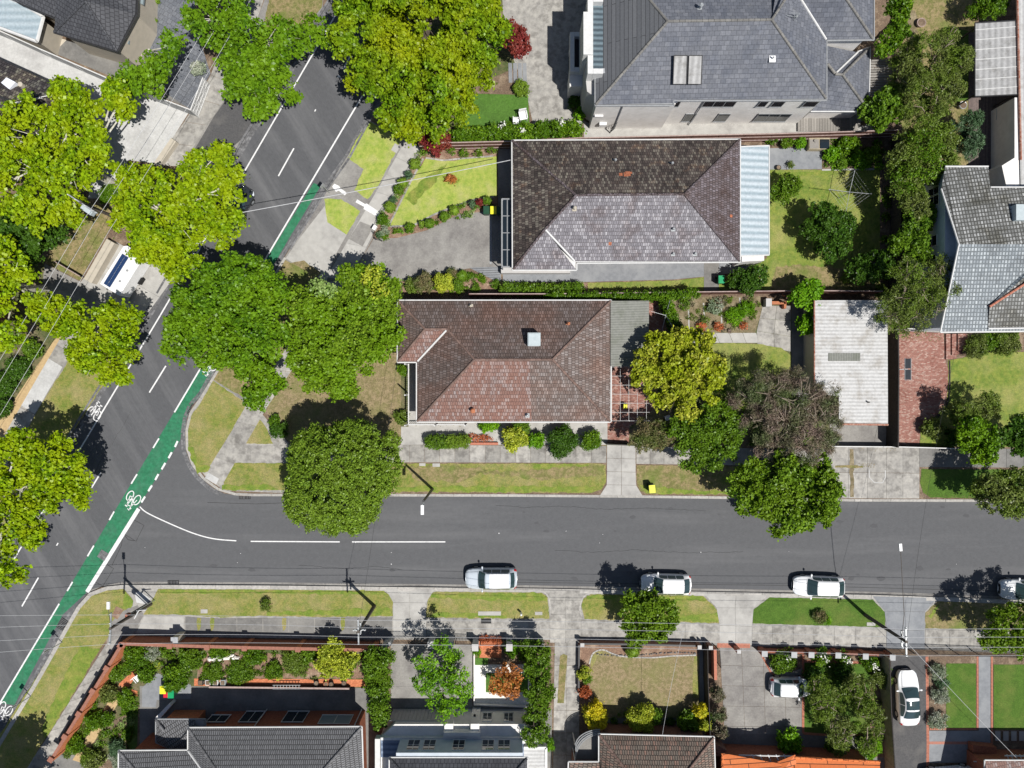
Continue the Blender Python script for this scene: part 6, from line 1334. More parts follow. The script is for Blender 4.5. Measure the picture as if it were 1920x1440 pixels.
for i, (x, y, r, mt, lb) in enumerate(((945, 852, 22, 'leaf_hedge', 'grey green tuft at the corner of the mulch bed by the gate'), (1020, 858, 14, 'leaf_mid', 'small tuft under the red maple'), (1097, 845, 24, 'leaf_mid', 'rose bush first east of the red maple'), (1172, 855, 27, 'leaf_hedge', 'rose bush second east of the red maple'), (1245, 860, 24, 'leaf_mid', 'rose bush third east of the red maple'), (1322, 842, 24, 'leaf_hedge', 'rose bush closest to the mossy roofed house'),
    (1150, 1160, 14, 'leaf_hedge', 'low tuft between two clipped balls near the driveway'), (790, 1297, 12, 'leaf_mid', 'tiny tuft by the mailbox'), (815, 1305, 13, 'leaf_bright', 'bright tuft near the mailbox'), (720, 1300, 26, 'leaf_silver', 'pale weedy patch beside the mailbox'), (690, 1325, 14, 'leaf_blue_green', 'grey tuft at the tip of the driveway bed'))):
    shrub('low_bush', lb, 480+x/3, y/3, r/3, .7, mt, (.12, .07), 420, .25)
shrub('flower_hedge', 'long white flowering hedge above the neighbour fence at the top', 870, 255, 22, 1.7, 'leaf_hedge', (.2, .13), 330, .35, spec=[(865, 255, 17), (895, 254, 18), (925, 252, 17), (955, 250, 18), (985, 248, 18), (1015, 246, 18), (1045, 244, 18), (1075, 243, 16)], cat='hedge')
shrub('flowers', 'white blooms on the long hedge above the fence', 900, 250, 3, .5, 'flower_white', (.14, .12), 60, .3, spec=[(943, 247, 4), (980, 256, 3), (1050, 240, 3)], cat='flowers')
bpy.data.objects['flowers'].location.z = 1.5
for k, (x, y, r, hg, mt, lf, lb) in enumerate((
    (978, 165, 15, .9, 'leaf_box', (.14, .09), 'small yellow green hedge at the end of the artificial lawn'),
    (1088, 215, 10, .9, 'leaf_bright', (.5, .3), 'big leaved lime plant at the front corner of the grey house'),
    (1080, 190, 14, .7, 'leaf_dark', (.2, .12), 'dark ground bush in the shade of the grey house front'),
    (795, 530, 20, 1.6, 'leaf_olive_brown', (.15, .08), 'reddish brown bush right of the fresh green tree'),
    (775, 535, 15, 1.2, 'leaf_olive', (.15, .08), 'grey green bush under the edge of the fresh green tree'),
    (832, 530, 18, 1.7, 'leaf_lime', (.15, .12), 'lime leaved bush on a short stem by the fence'),
    (858, 537, 12, .9, 'leaf_mid', (.12, .08), 'green bush right of the lime leaved one'),
    (847, 514, 11, .9, 'leaf_olive_brown', (.12, .07), 'brownish ball beside the driveway end'),
    (866, 517, 11, .9, 'leaf_mid', (.1, .07), 'dark clipped ball beside the slate wedge'),
    (880, 520, 7, .6, 'leaf_hedge', (.1, .07), 'small green bush at the slate wedge'),
    (890, 540, 8, .5, 'leaf_mid', (.12, .06), 'small weed bush in the bark bed below the slate wedge'),
    (930, 535, 10, .5, 'leaf_mid', (.12, .06), 'low bush near the end of the bark bed'),
    (905, 528, 7, .4, 'leaf_hedge', (.1, .06), 'tiny bush in the middle of the bark bed'),
    (1448, 265, 9, .7, 'leaf_hedge', (.14, .1), 'low bush left of the cat run box'),
    (1500, 268, 10, .9, 'leaf_bright', (.14, .1), 'bright bush next to the timber box on the patio'),
    (1475, 267, 11, .8, 'leaf_mid', (.14, .1), 'bush between two others above the patio'),
    (1482, 309, 7, .5, 'leaf_olive', (.1, .06), 'potted plant on the patio'),
    (1560, 290, 15, .9, 'leaf_bright', (.2, .12), 'light leafy vegetables at the left of the vegetable bed'),
    (1590, 275, 20, 1.0, 'leaf_hedge', (.25, .14), 'tall leafy vegetables in the middle of the bed'),
    (1610, 300, 15, .8, 'leaf_bright', (.18, .1), 'yellow green bush at the front of the vegetable bed'),
    (1635, 290, 17, 1.0, 'leaf_mid', (.2, .14), 'dark leafy plants at the right of the vegetable bed'),
    (1575, 305, 12, .8, 'leaf_mid', (.18, .1), 'dark plants at the lower left of the vegetable bed'),
    (1590, 522, 11, .7, 'leaf_olive', (.12, .06), 'straggly shrub by the back fence on the dry grass'),
    (1415, 577, 12, .8, 'leaf_silver', (.2, .05), 'none'),
    (1650, 545, 12, 1.0, 'leaf_olive', (.14, .08), 'grey shrub near the fence behind the garage'),
    (1826, 650, 24, 1.5, 'leaf_olive', (.18, .05), 'brown green grassy shrub beside the brick steps'),
    (1885, 640, 26, 1.4, 'leaf_olive', (.15, .08), 'wide olive bush beneath the blue roof edge'),
    (1855, 640, 18, 1.2, 'leaf_mid', (.15, .08), 'green bush between two olive bushes below the blue roof'),
    (1748, 803, 20, 1.2, 'leaf_olive', (.15, .09), 'rounded bush at the curved lawn edge by the front wall'),
    (1790, 820, 22, 1.0, 'leaf_dark', (.18, .12), 'dark bush in the shade left of the front wall tree'),
    (1914, 790, 10, .8, 'leaf_hedge', (.15, .1), 'small bright bush at the right edge of the front lawn'),
    (965, 820, 26, 1.8, 'leaf_lime', (.17, .12), 'mottled yellow green bush in front of the terracotta roof'),
    (1005, 825, 16, 1.3, 'leaf_bright', (.15, .1), 'light green bush right of the mottled one'),
    (975, 802, 18, 1.5, 'leaf_mid', (.15, .1), 'green bush against the wall under the terracotta roof'),
    (915, 797, 18, 1.0, 'leaf_bright', (.15, .1), 'low bush partly under the front gutter'),
    (1055, 827, 31, 1.7, 'leaf_dark', (.14, .08), 'wide dark green bush on the footpath edge'),
    (1107, 825, 20, 1.4, 'leaf_hedge', (.14, .08), 'rounded lighter bush right of the wide dark one'),
    (757, 693, 11, .9, 'leaf_hedge', (.14, .1), 'bush at the north end of the veranda'),
    (752, 782, 13, .9, 'leaf_olive', (.14, .08), 'low shrub at the south end of the veranda'),
    (516, 790, 11, .7, 'leaf_hedge', (.14, .1), 'shrub at the corner of the dry yard by the path'),
    (525, 805, 18, .8, 'leaf_dark', (.16, .1), 'dark shrub in the shade of the dome tree'),
    (500, 1135, 11, .8, 'leaf_olive', (.12, .06), 'small isolated bush on the south verge'),
    (1537, 1156, 13, .7, 'leaf_olive_brown', (.12, .06), 'weeping grevillea on the verge below the white hatchback'),
    (1550, 1163, 9, .5, 'leaf_bright', (.12, .06), 'bright tip of the grevillea on the verge'),
    (1495, 1383, 0, .5, 'leaf_mid', (.1, .1), 'none'),
    (1480, 1388, 26, 1.4, 'leaf_bright', (.22, .17), 'big leaved shrub on the shaded side of the wide driveway'),
    (1465, 1240, 26, 1.2, 'leaf_mid', (.15, .1), 'rose bush at the corner of the wide driveway'),
    (1540, 1231, 17, 1.0, 'leaf_hedge', (.15, .09), 'white rose bush between the second and third grey piers'),
    (1580, 1230, 12, .9, 'leaf_hedge', (.15, .09), 'white rose bush between the third and fourth grey piers'),
    (1630, 1240, 16, .9, 'leaf_hedge', (.15, .09), 'white rose bush nearest the driveway with the white sedan'),
    (1525, 1265, 20, 1.1, 'leaf_dark', (.15, .09), 'dark bush on the brick edged lawn by the small car'),
    (1580, 1262, 20, 1.1, 'leaf_dark', (.15, .09), 'dark bush in the middle of the brick edged lawn'),
    (1655, 1270, 18, 1.2, 'leaf_olive', (.16, .05), 'grassy olive bush next to the paling fence'),
    (1630, 1400, 22, 1.2, 'leaf_bright', (.16, .08), 'yellow green shrub at the foot of the paling fence'),
    (1560, 1400, 14, .9, 'leaf_hedge', (.16, .08), 'green shrub at the end of the twiggy shrubs'),
    (1758, 1260, 15, .8, 'leaf_silver', (.17, .05), 'silver shrub at the top of the narrow bed'),
    (1766, 1280, 12, .7, 'leaf_blue_green', (.15, .06), 'blue green shrub second in the narrow bed'),
    (1763, 1303, 16, .8, 'leaf_silver', (.17, .05), 'silver shrub third in the narrow bed'),
    (1757, 1350, 19, .8, 'leaf_silver', (.17, .05), 'silver shrub at the bottom of the narrow bed'),
    (1185, 1220, 15, 1.3, 'leaf_mid', (.1, .07), 'none'),
    (1095, 1261, 13, 1.2, 'leaf_lime', (.12, .08), 'tall yellow variegated shrub at the left of the dry lawn'),
    (1100, 1270, 8, 1.3, 'leaf_mid', (.1, .08), 'green reversion on the yellow variegated shrub'),
    (1097, 1297, 11, .9, 'leaf_scarlet', (.13, .1), 'coral red shrub below the yellow variegated one'),
    (1116, 1340, 27, 1.8, 'leaf_yellow', (.14, .09), 'big golden yellow round shrub'),
    (1200, 1342, 28, 2.0, 'leaf_lime', (.15, .1), 'large yellow green round shrub left of the centre path'),
    (1225, 1340, 16, 1.6, 'leaf_mid', (.17, .12), 'dark leaved bush touching the large yellow green one'),
    (1290, 1350, 22, 1.5, 'leaf_mid', (.17, .12), 'dark open bush in front of the cottage'),
    (1312, 1330, 13, 1.8, 'leaf_yellow', (.12, .08), 'golden square topped shrub at the path'),
    (1320, 1358, 11, 1.6, 'leaf_lime', (.12, .07), 'tall narrow lime shrub below the golden square one'),
    (1345, 1300, 13, 1.7, 'leaf_grey', (.12, .06), 'upper end of the grey hedge along the wide driveway'),
    (1348, 1335, 13, 1.7, 'leaf_grey', (.12, .06), 'middle of the grey hedge along the wide driveway'),
    (1350, 1370, 13, 1.7, 'leaf_grey', (.12, .06), 'lower end of the grey hedge along the wide driveway'),
    (255, 1232, 26, 1.2, 'leaf_hedge', (.16, .1), 'leafy bush in the north west corner of the brick walled garden'),
    (285, 1225, 14, .8, 'leaf_silver', (.2, .06), 'grey strappy plants beside the garden path'),
    (315, 1222, 12, .9, 'leaf_mid', (.16, .1), 'bush beside the letterbox pier'),
    (360, 1232, 26, 1.5, 'leaf_mid', (.17, .09), 'large dark bush next to the rock edging'),
    (330, 1270, 28, 1.4, 'leaf_hedge', (.17, .09), 'large bush above the coloured bins'),
    (412, 1220, 20, .9, 'leaf_hedge', (.16, .1), 'low green patch above the rock edging'),
    (480, 1228, 20, 1.2, 'leaf_hedge', (.16, .1), 'leafy bush right of the rock edging'),
    (450, 1262, 24, .5, 'leaf_mid', (.18, .07), 'strappy ground plants in front of the brick path'),
    (400, 1262, 20, .5, 'leaf_mid', (.18, .07), 'weedy ground plants left of the strappy ones'),
    (550, 1235, 26, 1.4, 'leaf_olive', (.16, .06), 'soft olive green bush in the middle of the walled garden'),
    (580, 1225, 18, 1.1, 'leaf_mid', (.16, .1), 'dark bush left of the bright lime one'),
    (515, 1258, 18, .6, 'leaf_mid', (.2, .08), 'dark ground plant near the mulch'),
    (275, 1262, 18, .9, 'leaf_hedge', (.16, .1), 'mixed plants around the white chair'),
    (205, 1300, 18, 1.0, 'leaf_olive', (.16, .1), 'yellow green shrub along the diagonal brick wall'),
    (220, 1262, 15, .9, 'leaf_mid', (.16, .1), 'dark shrub close to the top of the diagonal wall'),
    (175, 1350, 16, 1.0, 'leaf_hedge', (.16, .08), 'shrub halfway down the diagonal wall'),
    (143, 1395, 17, 1.0, 'leaf_hedge', (.16, .08), 'shrub near the bottom end of the diagonal wall'),
    (198, 1350, 16, .9, 'leaf_hedge', (.16, .08), 'green shrub by the black pots'),
    (238, 1310, 20, .9, 'leaf_hedge', (.2, .08), 'fern like plants by the round white pot'),
    (222, 1400, 16, 1.0, 'leaf_blue_green', (.4, .05), 'spiky yucca in the bare soil'),
    (240, 1375, 10, .6, 'leaf_hedge', (.2, .06), 'light green tuft above the yucca'),
    (172, 1425, 22, 1.2, 'leaf_olive', (.16, .09), 'round bush at the bottom of the sand path'),
    (225, 1425, 20, .6, 'leaf_silver', (.25, .05), 'straggly grey plants left of the charcoal roof'),
    (895, 1225, 6, .6, 'leaf_bright', (.14, .06), 'small bright plant left of the red bark'),
    (960, 1215, 16, 1.0, 'leaf_bright', (.2, .08), 'green palm like shrub right of the red bark'),
    (985, 1228, 12, .9, 'leaf_mid', (.2, .08), 'dark shrub below the palm like one'),
    (1030, 1395, 11, 1.0, 'leaf_bright', (.3, .05), 'strappy plants by the side roof of the white house'),
    (10, 720, 26, 1.3, 'leaf_dark', (.16, .1), 'upper part of the dark hedge at the left edge'),
    (35, 690, 24, 1.3, 'leaf_dark', (.16, .1), 'dark hedge behind the gravel strip'),
    (62, 655, 20, 1.3, 'leaf_mid', (.16, .1), 'hedge below the pale limbed plane tree'),
    (5, 765, 20, 1.3, 'leaf_dark', (.16, .1), 'lower end of the dark hedge at the left edge'),
    (205, 365, 20, 1.0, 'leaf_hedge', (.16, .1), 'green bush beside the power pole on the left'),
    (372, 128, 13, 1.2, 'leaf_silver', (.16, .1), 'pale variegated bush behind the white gate'),
    (1785, 240, 10, .6, 'leaf_olive', (.15, .06), 'dry grass clump left of the blue green shrub'))):
    if lb == 'none': continue
    tight_ = 'clipped' in lb or 'rounded hedge' in lb
    ar = (r/SC)**2; dn = max(200, min(800, 9/(lf[0]*lf[1])))
    sp = None
    if r >= 16 and not tight_:
        rn = random.Random(x); sp = [(x, y, r*.72)]+[(x+math.cos(a)*r*.48, y+math.sin(a)*r*.48, r*rn.uniform(.4, .55)) for a in [rn.uniform(0, 1)+j*1.57 for j in range(4)]]
    shrub('shrub' if mt not in ('leaf_scarlet',) else 'flowering_shrub', lb, x, y, r, hg, mt, lf, dn, .26 if r < 16 else .32, spec=sp, tight=tight_)
def hedge(name, label, pts, wd, hgt, mat, leaf, seed, z0=G, dens=450):
    """a box hedge along pixel points at its top"""
    pp = [P(x, y, z0+hgt) for x, y in pts]; lob = []
    for a, b in zip(pp[:-1], pp[1:]):
        n = max(1, int((b-a).length/(wd*.55)))
        for i in range(n+1): q = a.lerp(b, i/n); lob.append((q.x, q.y, z0+hgt*.55, wd*.56, wd*.56, hgt*.47))
    L = sum((b-a).length for a, b in zip(pp[:-1], pp[1:]))
    o = leaf_mesh(name, lob, leaf[0], leaf[1], dens, seed, mat, None, .3, base=(pp[0].x, pp[0].y, z0)); return tag(o, label, 'hedge')
hedge('ivy_hedge', 'ivy covered fence top running behind the brown roofed house', [(1030, 553), (1100, 555), (1200, 554), (1310, 549)], .55, 2.0, 'leaf_hedge', (.13, .11), 61)
hedge('ivy_hedge', 'ivy hedge bending south between the brick paving and the flower bed', [(1250, 556), (1258, 585), (1272, 615), (1285, 625)], .9, 1.9, 'leaf_hedge', (.13, .11), 62)
hedge('hedge', 'row of dark camellia shrubs along the fence south of the mossy roof', [(948, 541), (1010, 543), (1085, 540)], .9, 1.3, 'leaf_mid', (.15, .11), 63)
t = shrub('box_hedge', 'square clipped green shrub on the front fence under the street tree', 1185, 1220, 13, 1.2, 'leaf_box', tight=True, leaf=(.09, .06), dens=1200, clump=.2)
# rosette plants, flowers and bromeliads of the flower bed
for x, y, r, mt, lf, lb in ((1340, 575, 15, 'leaf_silver', (.16, .08), 'silver leaved plant in the dry flower bed'), (1376, 592, 17, 'leaf_bright', (.38, .045), 'left spiky agapanthus clump in the dry flower bed'), (1399, 580, 15, 'leaf_bright', (.38, .045), 'right spiky agapanthus clump in the dry flower bed'),
        (1316, 614, 10, 'leaf_scarlet', (.12, .07), 'red and yellow flowers at the left of the flower bed'), (1347, 612, 9, 'leaf_scarlet', (.12, .07), 'orange flower mound in the middle of the flower bed'), (1395, 611, 8, 'leaf_scarlet', (.12, .07), 'orange flower mound below the agapanthus'),
        (1283, 573, 11, 'leaf_mid', (.14, .07), 'weedy green bush in the corner of the flower bed'), (1322, 600, 9, 'leaf_olive', (.14, .07), 'dull green bush above the red flowers')):
    shrub('flowering_plant' if mt == 'leaf_scarlet' else 'garden_plant', lb, x, y, r, .6, mt, lf, 330, .22, cat='plant')
for x, y in ((1535, 1224), (1545, 1232), (1578, 1226), (1584, 1233), (1626, 1238), (1633, 1245), (1470, 1226)):
    o = shrub('rose_blooms', 'white rose blooms among the grey piers of the brick front wall', x, y, 6, .4, 'flower_white', (.13, .12), 45, .3, group='white rose blooms by the grey piers', cat='flowers'); o.location.z = G+.95

shrub('bromeliad_row', 'row of red bromeliads by the front path', 898, 822, 7, .4, 'leaf_scarlet', (.2, .05), 260, .2, spec=[(887, 820, 7), (897, 822, 7), (908, 821, 7), (917, 822, 6)], cat='plant')
shrub('rounded_hedge', 'dark green half of the rounded hedge in front of the veranda', 817, 829, 12, 1.3, 'leaf_mid', (.12, .08), 700, .22, spec=[(808, 829, 12), (820, 829, 14), (832, 828, 13)], cat='hedge')
shrub('rounded_hedge', 'light green half of the rounded hedge in front of the veranda', 857, 827, 12, 1.3, 'leaf_box', (.12, .08), 700, .22, spec=[(846, 828, 13), (858, 827, 14), (870, 827, 12)], cat='hedge')

# low weeds and ground plants that nobody could count
def ground_cover(label, px, n, mats, seed, hgt=.35, r=.3):
    rng = np.random.default_rng(seed); pts = [P(x, y, G).to_2d() for x, y in px]; x0, x1 = min(p.x for p in pts), max(p.x for p in pts); y0, y1 = min(p.y for p in pts), max(p.y for p in pts)
    def inside(x, y):
        c = False
        for i in range(len(pts)):
            a, b = pts[i-1], pts[i]
            if (a.y > y) != (b.y > y) and x < (b.x-a.x)*(y-a.y)/(b.y-a.y)+a.x: c = not c
        return c
    for m, (mt, share) in enumerate(mats):
        lob = []
        while len(lob) < n*share:
            x, y = rng.uniform(x0, x1), rng.uniform(y0, y1)
            if inside(x, y): q = r*rng.uniform(.4, 1.3); lob.append((x, y, G+hgt*.4*rng.uniform(.5, 1.5), q, q, hgt*.5))
        o = leaf_mesh('ground_plants', lob, .16, .07, 260, seed+m, mt, None, .22, base=(pts[0].x, pts[0].y, G)); tag(o, label, 'ground plants', kind='stuff')
ground_cover('mixed weeds and ground plants in the walled garden', [(238, 1212), (700, 1218), (696, 1270), (365, 1270), (300, 1262), (262, 1245), (225, 1275)], 110, (('leaf_hedge', .35), ('leaf_mid', .3), ('leaf_olive', .2), ('leaf_lime', .08), ('leaf_pale', .07)), 71)
ground_cover('ground plants between the diagonal wall and the sand path', [(222, 1240), (240, 1262), (215, 1285), (140, 1425), (112, 1415)], 50, (('leaf_hedge', .5), ('leaf_olive', .3), ('leaf_mid', .2)), 72)
ground_cover('weeds in the bare soil beside the sand path', [(240, 1295), (262, 1325), (240, 1420), (165, 1425)], 45, (('leaf_hedge', .4), ('leaf_pale', .3), ('leaf_olive', .3)), 73)
ground_cover('dry weeds in the flower bed behind the ivy', [(1262, 560), (1425, 558), (1415, 620), (1300, 620)], 40, (('leaf_olive', .6), ('leaf_grey', .4)), 74, .2, .25)
ground_cover('undergrowth beneath the trees around the casuarina', [(1262, 650), (1320, 690), (1480, 760), (1550, 830), (1200, 832), (1230, 780)], 90, (('leaf_mid', .5), ('leaf_dark', .5)), 75)
ground_cover('small plants in the footpath garden bed', [(788, 285), (798, 295), (728, 425), (712, 440), (702, 434), (716, 395)], 22, (('leaf_mid', .5), ('leaf_pale', .5)), 76, .25, .2)
ground_cover('small plants in the driveway garden bed', [(705, 440), (770, 428), (885, 378), (930, 372), (930, 395), (810, 424), (720, 448)], 30, (('leaf_mid', .4), ('leaf_pale', .3), ('leaf_hedge', .3)), 77, .25, .2)
ground_cover('small plants in the bark bed south of the driveway', [(790, 532), (880, 512), (942, 532), (1095, 534), (1095, 546), (790, 546)], 40, (('leaf_mid', .6), ('leaf_hedge', .4)), 78, .3, .25)
ground_cover('undergrowth along the back boundary', [(1658, 255), (1695, 255), (1700, 560), (1655, 560)], 40, (('leaf_mid', .5), ('leaf_dark', .5)), 79)
ground_cover('plants in the brick edged garden', [(1512, 1225), (1665, 1232), (1665, 1410), (1600, 1400), (1540, 1290)], 45, (('leaf_mid', .6), ('leaf_olive', .4)), 80)
ground_cover('vegetables and weeds in the bed by the patio', [(1545, 262), (1650, 258), (1650, 315), (1545, 315)], 36, (('leaf_bright', .5), ('leaf_hedge', .5)), 81, .5, .3)
ground_cover('shaded ground plants below the cottage garden', [(1130, 1335), (1335, 1330), (1335, 1370), (1130, 1370)], 30, (('leaf_mid', .6), ('leaf_dark', .4)), 82)

shrub('flowering_plant', 'red orange flowers along the front railing', 920, 1199, 8, .5, 'leaf_scarlet', (.14, .08), 300, .2, spec=[(904, 1199, 7), (914, 1198, 8), (925, 1199, 7), (936, 1200, 7)], cat='plant')
# ------------------------------------------------------------------ fences and walls
def seg_along(pts, step):
    pts = [Vector(p) for p in pts]; out = []
    for a, b in zip(pts[:-1], pts[1:]):
        n = max(1, round((b-a).length/step)); out += [(a.lerp(b, i/n), a.lerp(b, (i+1)/n)) for i in range(n)]
    return out
def wallpts(px, h, top=True): return [P(x, y, G+h if top else G).to_2d() for x, y in px]
def band(mb, pts, th, z0, z1):
    L, R = [], []
    for i, p in enumerate(pts):
        a = (pts[i]-pts[i-1]).normalized() if i else None; b = (pts[i+1]-pts[i]).normalized() if i < len(pts)-1 else None
        t = ((a or b)+(b or a)).normalized(); n = Vector((-t.y, t.x))*th/2; L.append(p+n); R.append(p-n)
    mb.prism(L+R[::-1], z0, z1)
def line_wall(name, label, px, h, th, mat, cap=None, pier=None, step=3.0, pm=None, ph=.2, cat='wall', piersz=.36, capmat='brick_cap', pcapmat=None, rail=None):
    pts = wallpts(px, h); c = pts[0]; t = thing(name, label, cat, (c.x, c.y, G)); mb = MB()
    band(mb, pts, th, G, G+h)
    if mat: mb.build('panel', mat, t)
    if cap:
        mb = MB(); band(mb, pts, th+.03, G+h+.001, G+h+.05)
        mb.build('coping', capmat, t)
    if pier:
        ps = [a for a, b in seg_along(pts, step)]+[pts[-1]]
        d = (pts[1]-pts[0]); rz = math.atan2(d.y, d.x)
        for p in ps:
            m1 = MB(); m1.box((p.x, p.y, G+(h+ph)/2), (piersz, piersz, h+ph), rz); q = m1.build('pier', pier, t)
            if piersz > .2:
                m2 = MB(); m2.box((p.x, p.y, G+h+ph+.03), (piersz+.08, piersz+.08, .06), rz); m2.build('pier_cap', pcapmat or capmat, q)
    return t, pts
line_wall('brick_wall', 'long orange red brick garden wall with square piers along the south footpath', [(232, 1207), (320, 1210), (460, 1214), (560, 1216), (700, 1219)], 1.75, .24, 'brick_red', True, 'brick_orange', 3.15)
line_wall('brick_wall', 'diagonal orange brick garden wall with buttress piers along the bicycle lane footpath', [(228, 1209), (98, 1422)], 1.75, .24, 'brick_orange', True, 'brick_orange', 2.45)
line_wall('brick_wall', 'short rendered and brick wall end beside the curved gate', [(716, 1216), (733, 1206)], 1.7, .3, 'render_grey', True, capmat='trim_grey')
t = line_wall('garden_edge', 'black kerb wall separating the shaded courtyard from the orange brick path', [(392, 1288), (655, 1291)], .5, .12, 'timber_dark', True, capmat='timber_cap', cat='edging')
t, pts = line_wall('timber_fence', 'dark red paling fence between the grey house and the mossy roofed house', [(785, 269), (960, 265), (1085, 259), (1300, 254), (1450, 251), (1560, 248), (1690, 244)], 1.8, .06, 'timber_fence', True, 'timber_fence', 2.5, capmat='timber_cap', piersz=.1, ph=.02, cat='fence')
for z in (.5, 1.3): mb = MB(); mb.tube([(a.x, a.y-.07, G+z) for a in pts], .04, 4); mb.build('rail', 'timber_cap', t)
line_wall('timber_fence', 'dark paling fence with pale rail between the two brown roofed houses', [(880, 551), (1030, 551), (1200, 549), (1340, 547), (1520, 545), (1655, 546)], 1.7, .05, 'timber_fence', True, 'timber_fence', 2.6, capmat='timber_cap', piersz=.1, ph=.02, cat='fence')
line_wall('timber_fence', 'dark boundary fence under the olive trees east of the back lawn', [(1692, 250), (1690, 400), (1686, 545)], 1.8, .05, 'timber_dark', False, 'timber_dark', 2.5, piersz=.1, ph=.02, cat='fence')
line_wall('timber_fence', 'dark fence between the garage and the brick courtyard', [(1684, 620), (1685, 700), (1684, 838)], 1.9, .07, 'timber_dark', True, 'timber_dark', 2.5, capmat='timber_dark', piersz=.1, ph=.02, cat='fence')
line_wall('metal_fence', 'low white topped front fence of the brick courtyard', [(1556, 837), (1690, 838), (1790, 841)], .9, .05, 'trim_dark', True, 'trim_dark', 2.2, capmat='trim_white', piersz=.08, ph=.02, cat='fence')
line_wall('steel_gate', 'low black gate at the south end of the red brick path', [(1138, 833), (1185, 835)], 1.0, .05, 'steel_dark', False, 'steel_dark', 1.1, piersz=.08, ph=.02, cat='gate')
line_wall('garden_wall', 'low brick edging in front of the row of red bromeliads', [(882, 832), (934, 832)], .3, .2, 'brick_edge', False, cat='wall')
line_wall('garden_wall', 'low black front wall along the dry lawn with the mulch bed', [(1088, 1207), (1180, 1208), (1305, 1211)], .8, .12, 'brick_brown', True, capmat='trim_dark')
line_wall('garden_wall', 'low rusty wall running down the left side of the dry lawn', [(1086, 1209), (1085, 1290)], .5, .12, 'brick_brown', True, capmat='trim_dark')
for x, y, lb in ((1092, 1210, 'white capped letterbox pier at the left corner of the dry lawn'), (1312, 1214, 'white capped pier at the left of the narrow house path'), (1333, 1215, 'white capped pier at the right of the narrow house path'), (1386, 1222, 'grey letterbox pier beside the open gate of the wide driveway')):
    p = P(x, y, 1.3); t = thing('gate_pier', lb, 'pier', (p.x, p.y, G)); mb = MB(); mb.box((p.x, p.y, G+.55), (.32, .32, 1.1)); mb.build('shaft', 'brick_brown' if x < 1380 else 'brick_edge', t)
    mb = MB(); mb.box((p.x, p.y, G+1.13), (.34, .34, .07)); mb.build('cap', 'render_grey', t)
line_wall('timber_fence', 'dark fence between the narrow house path and the wide driveway', [(1327, 1217), (1328, 1280), (1332, 1378)], 1.5, .06, 'timber_dark', False, 'timber_dark', 2.4, piersz=.1, ph=.02, cat='fence')
line_wall('brick_wall', 'low orange brick wall beside the open gate of the wide driveway', [(1341, 1218), (1342, 1275)], .9, .25, 'brick_edge', False)
line_wall('timber_fence', 'brown paling fence beside the driveway with the white sedan', [(1668, 1236), (1671, 1330), (1678, 1440), (1682, 1520)], 1.7, .05, 'timber_pale', True, 'timber_pale', 2.4, capmat='timber_dark', piersz=.1, ph=.02, cat='fence')
t, pts = line_wall('brick_wall', 'low brick front wall with grey capped piers between the wide driveway and the power pole', [(1430, 1222), (1485, 1224), (1517, 1224), (1567, 1225), (1618, 1227), (1668, 1229)], .75, .2, 'brick_red', False, 'brick_red', 2.3, ph=.45, piersz=.42, capmat='brick_cap', pcapmat='trim_grey')
mb = MB()
for a, b in zip(pts[:-1], pts[1:]):
    for k in range(3): mb.tube([(a.x, a.y, G+.95+k*.12), (b.x, b.y, G+.95+k*.12)], .015, 4)
mb.build('railing', 'steel_dark', t)
def railing(name, label, px, h, mat, gap=.12, cat='fence', posts=2.4, r=.012, rails=2, capr=.025):
    pts = wallpts(px, h); t = thing(name, label, cat, (pts[0].x, pts[0].y, G)); mb = MB(); pb = MB()
    for a, b in zip(pts[:-1], pts[1:]):
        for k in range(rails): z = G+h-(h-.15)*k/max(1, rails-1); pb.tube([(a.x, a.y, z), (b.x, b.y, z)], capr, 5)
        n = max(1, int((b-a).length/gap))
        for i in range(n): q = a.lerp(b, (i+.5)/n); mb.box((q.x, q.y, G+h/2), (r*2, r*2, h-.1))
    mb.build('pickets', mat, t); pb.build('rail', mat, t)
    m3 = MB()
    for a, b in seg_along(pts, posts): m3.box((a.x, a.y, G+h/2+.03), (.06, .06, h+.06))
    m3.box((pts[-1].x, pts[-1].y, G+h/2+.03), (.06, .06, h+.06)); m3.each('post', mat, t); return t
railing('picket_fence', 'black metal picket fence in front of the striped path lawns at the lower right', [(1673, 1226), (1760, 1227), (1840, 1230), (1920, 1233), (2050, 1238)], 1.3, 'steel_dark')
railing('picket_gate', 'black metal sliding gate across the driveway of the white house', [(731, 1204), (775, 1204), (802, 1204)], 1.4, 'steel_dark', cat='gate')
railing('picket_fence', 'black picket fence panels between the driveway gate and the small gate of the white house', [(802, 1206), (850, 1207)], 1.2, 'steel_dark')
railing('picket_gate', 'small black pedestrian gate of the white house', [(853, 1207), (884, 1208)], 1.3, 'steel_dark', cat='gate')
railing('picket_fence', 'black picket fence with red flowers in front of the pebble garden', [(900, 1209), (945, 1209), (1020, 1211)], 1.2, 'steel_dark')
for x, y, lb in ((844, 1208, 'grey pier left of the small pedestrian gate'), (808, 1208, 'grey pier right of the sliding gate'), (891, 1213, 'white topped pier right of the small pedestrian gate'), (955, 1213, 'white topped pier right of the red flowers'), (1014, 1212, 'grey pier at the corner of the hanging hedge')):
    p = P(x, y, 1.5); t = thing('gate_pier', lb, 'pier', (p.x, p.y, G)); mb = MB(); mb.box((p.x, p.y, G+.75), (.5, .55, 1.5)); mb.build('shaft', 'render_grey', t)
    mb = MB(); mb.box((p.x, p.y, G+1.53), (.56, .6, .06)); mb.build('cap', 'render_grey', t)
line_wall('garden_wall', 'low white edging wall between the driveway slabs and the white pebble bed', [(889, 1215), (889, 1322), (1000, 1326)], .35, .12, 'render_white', False)
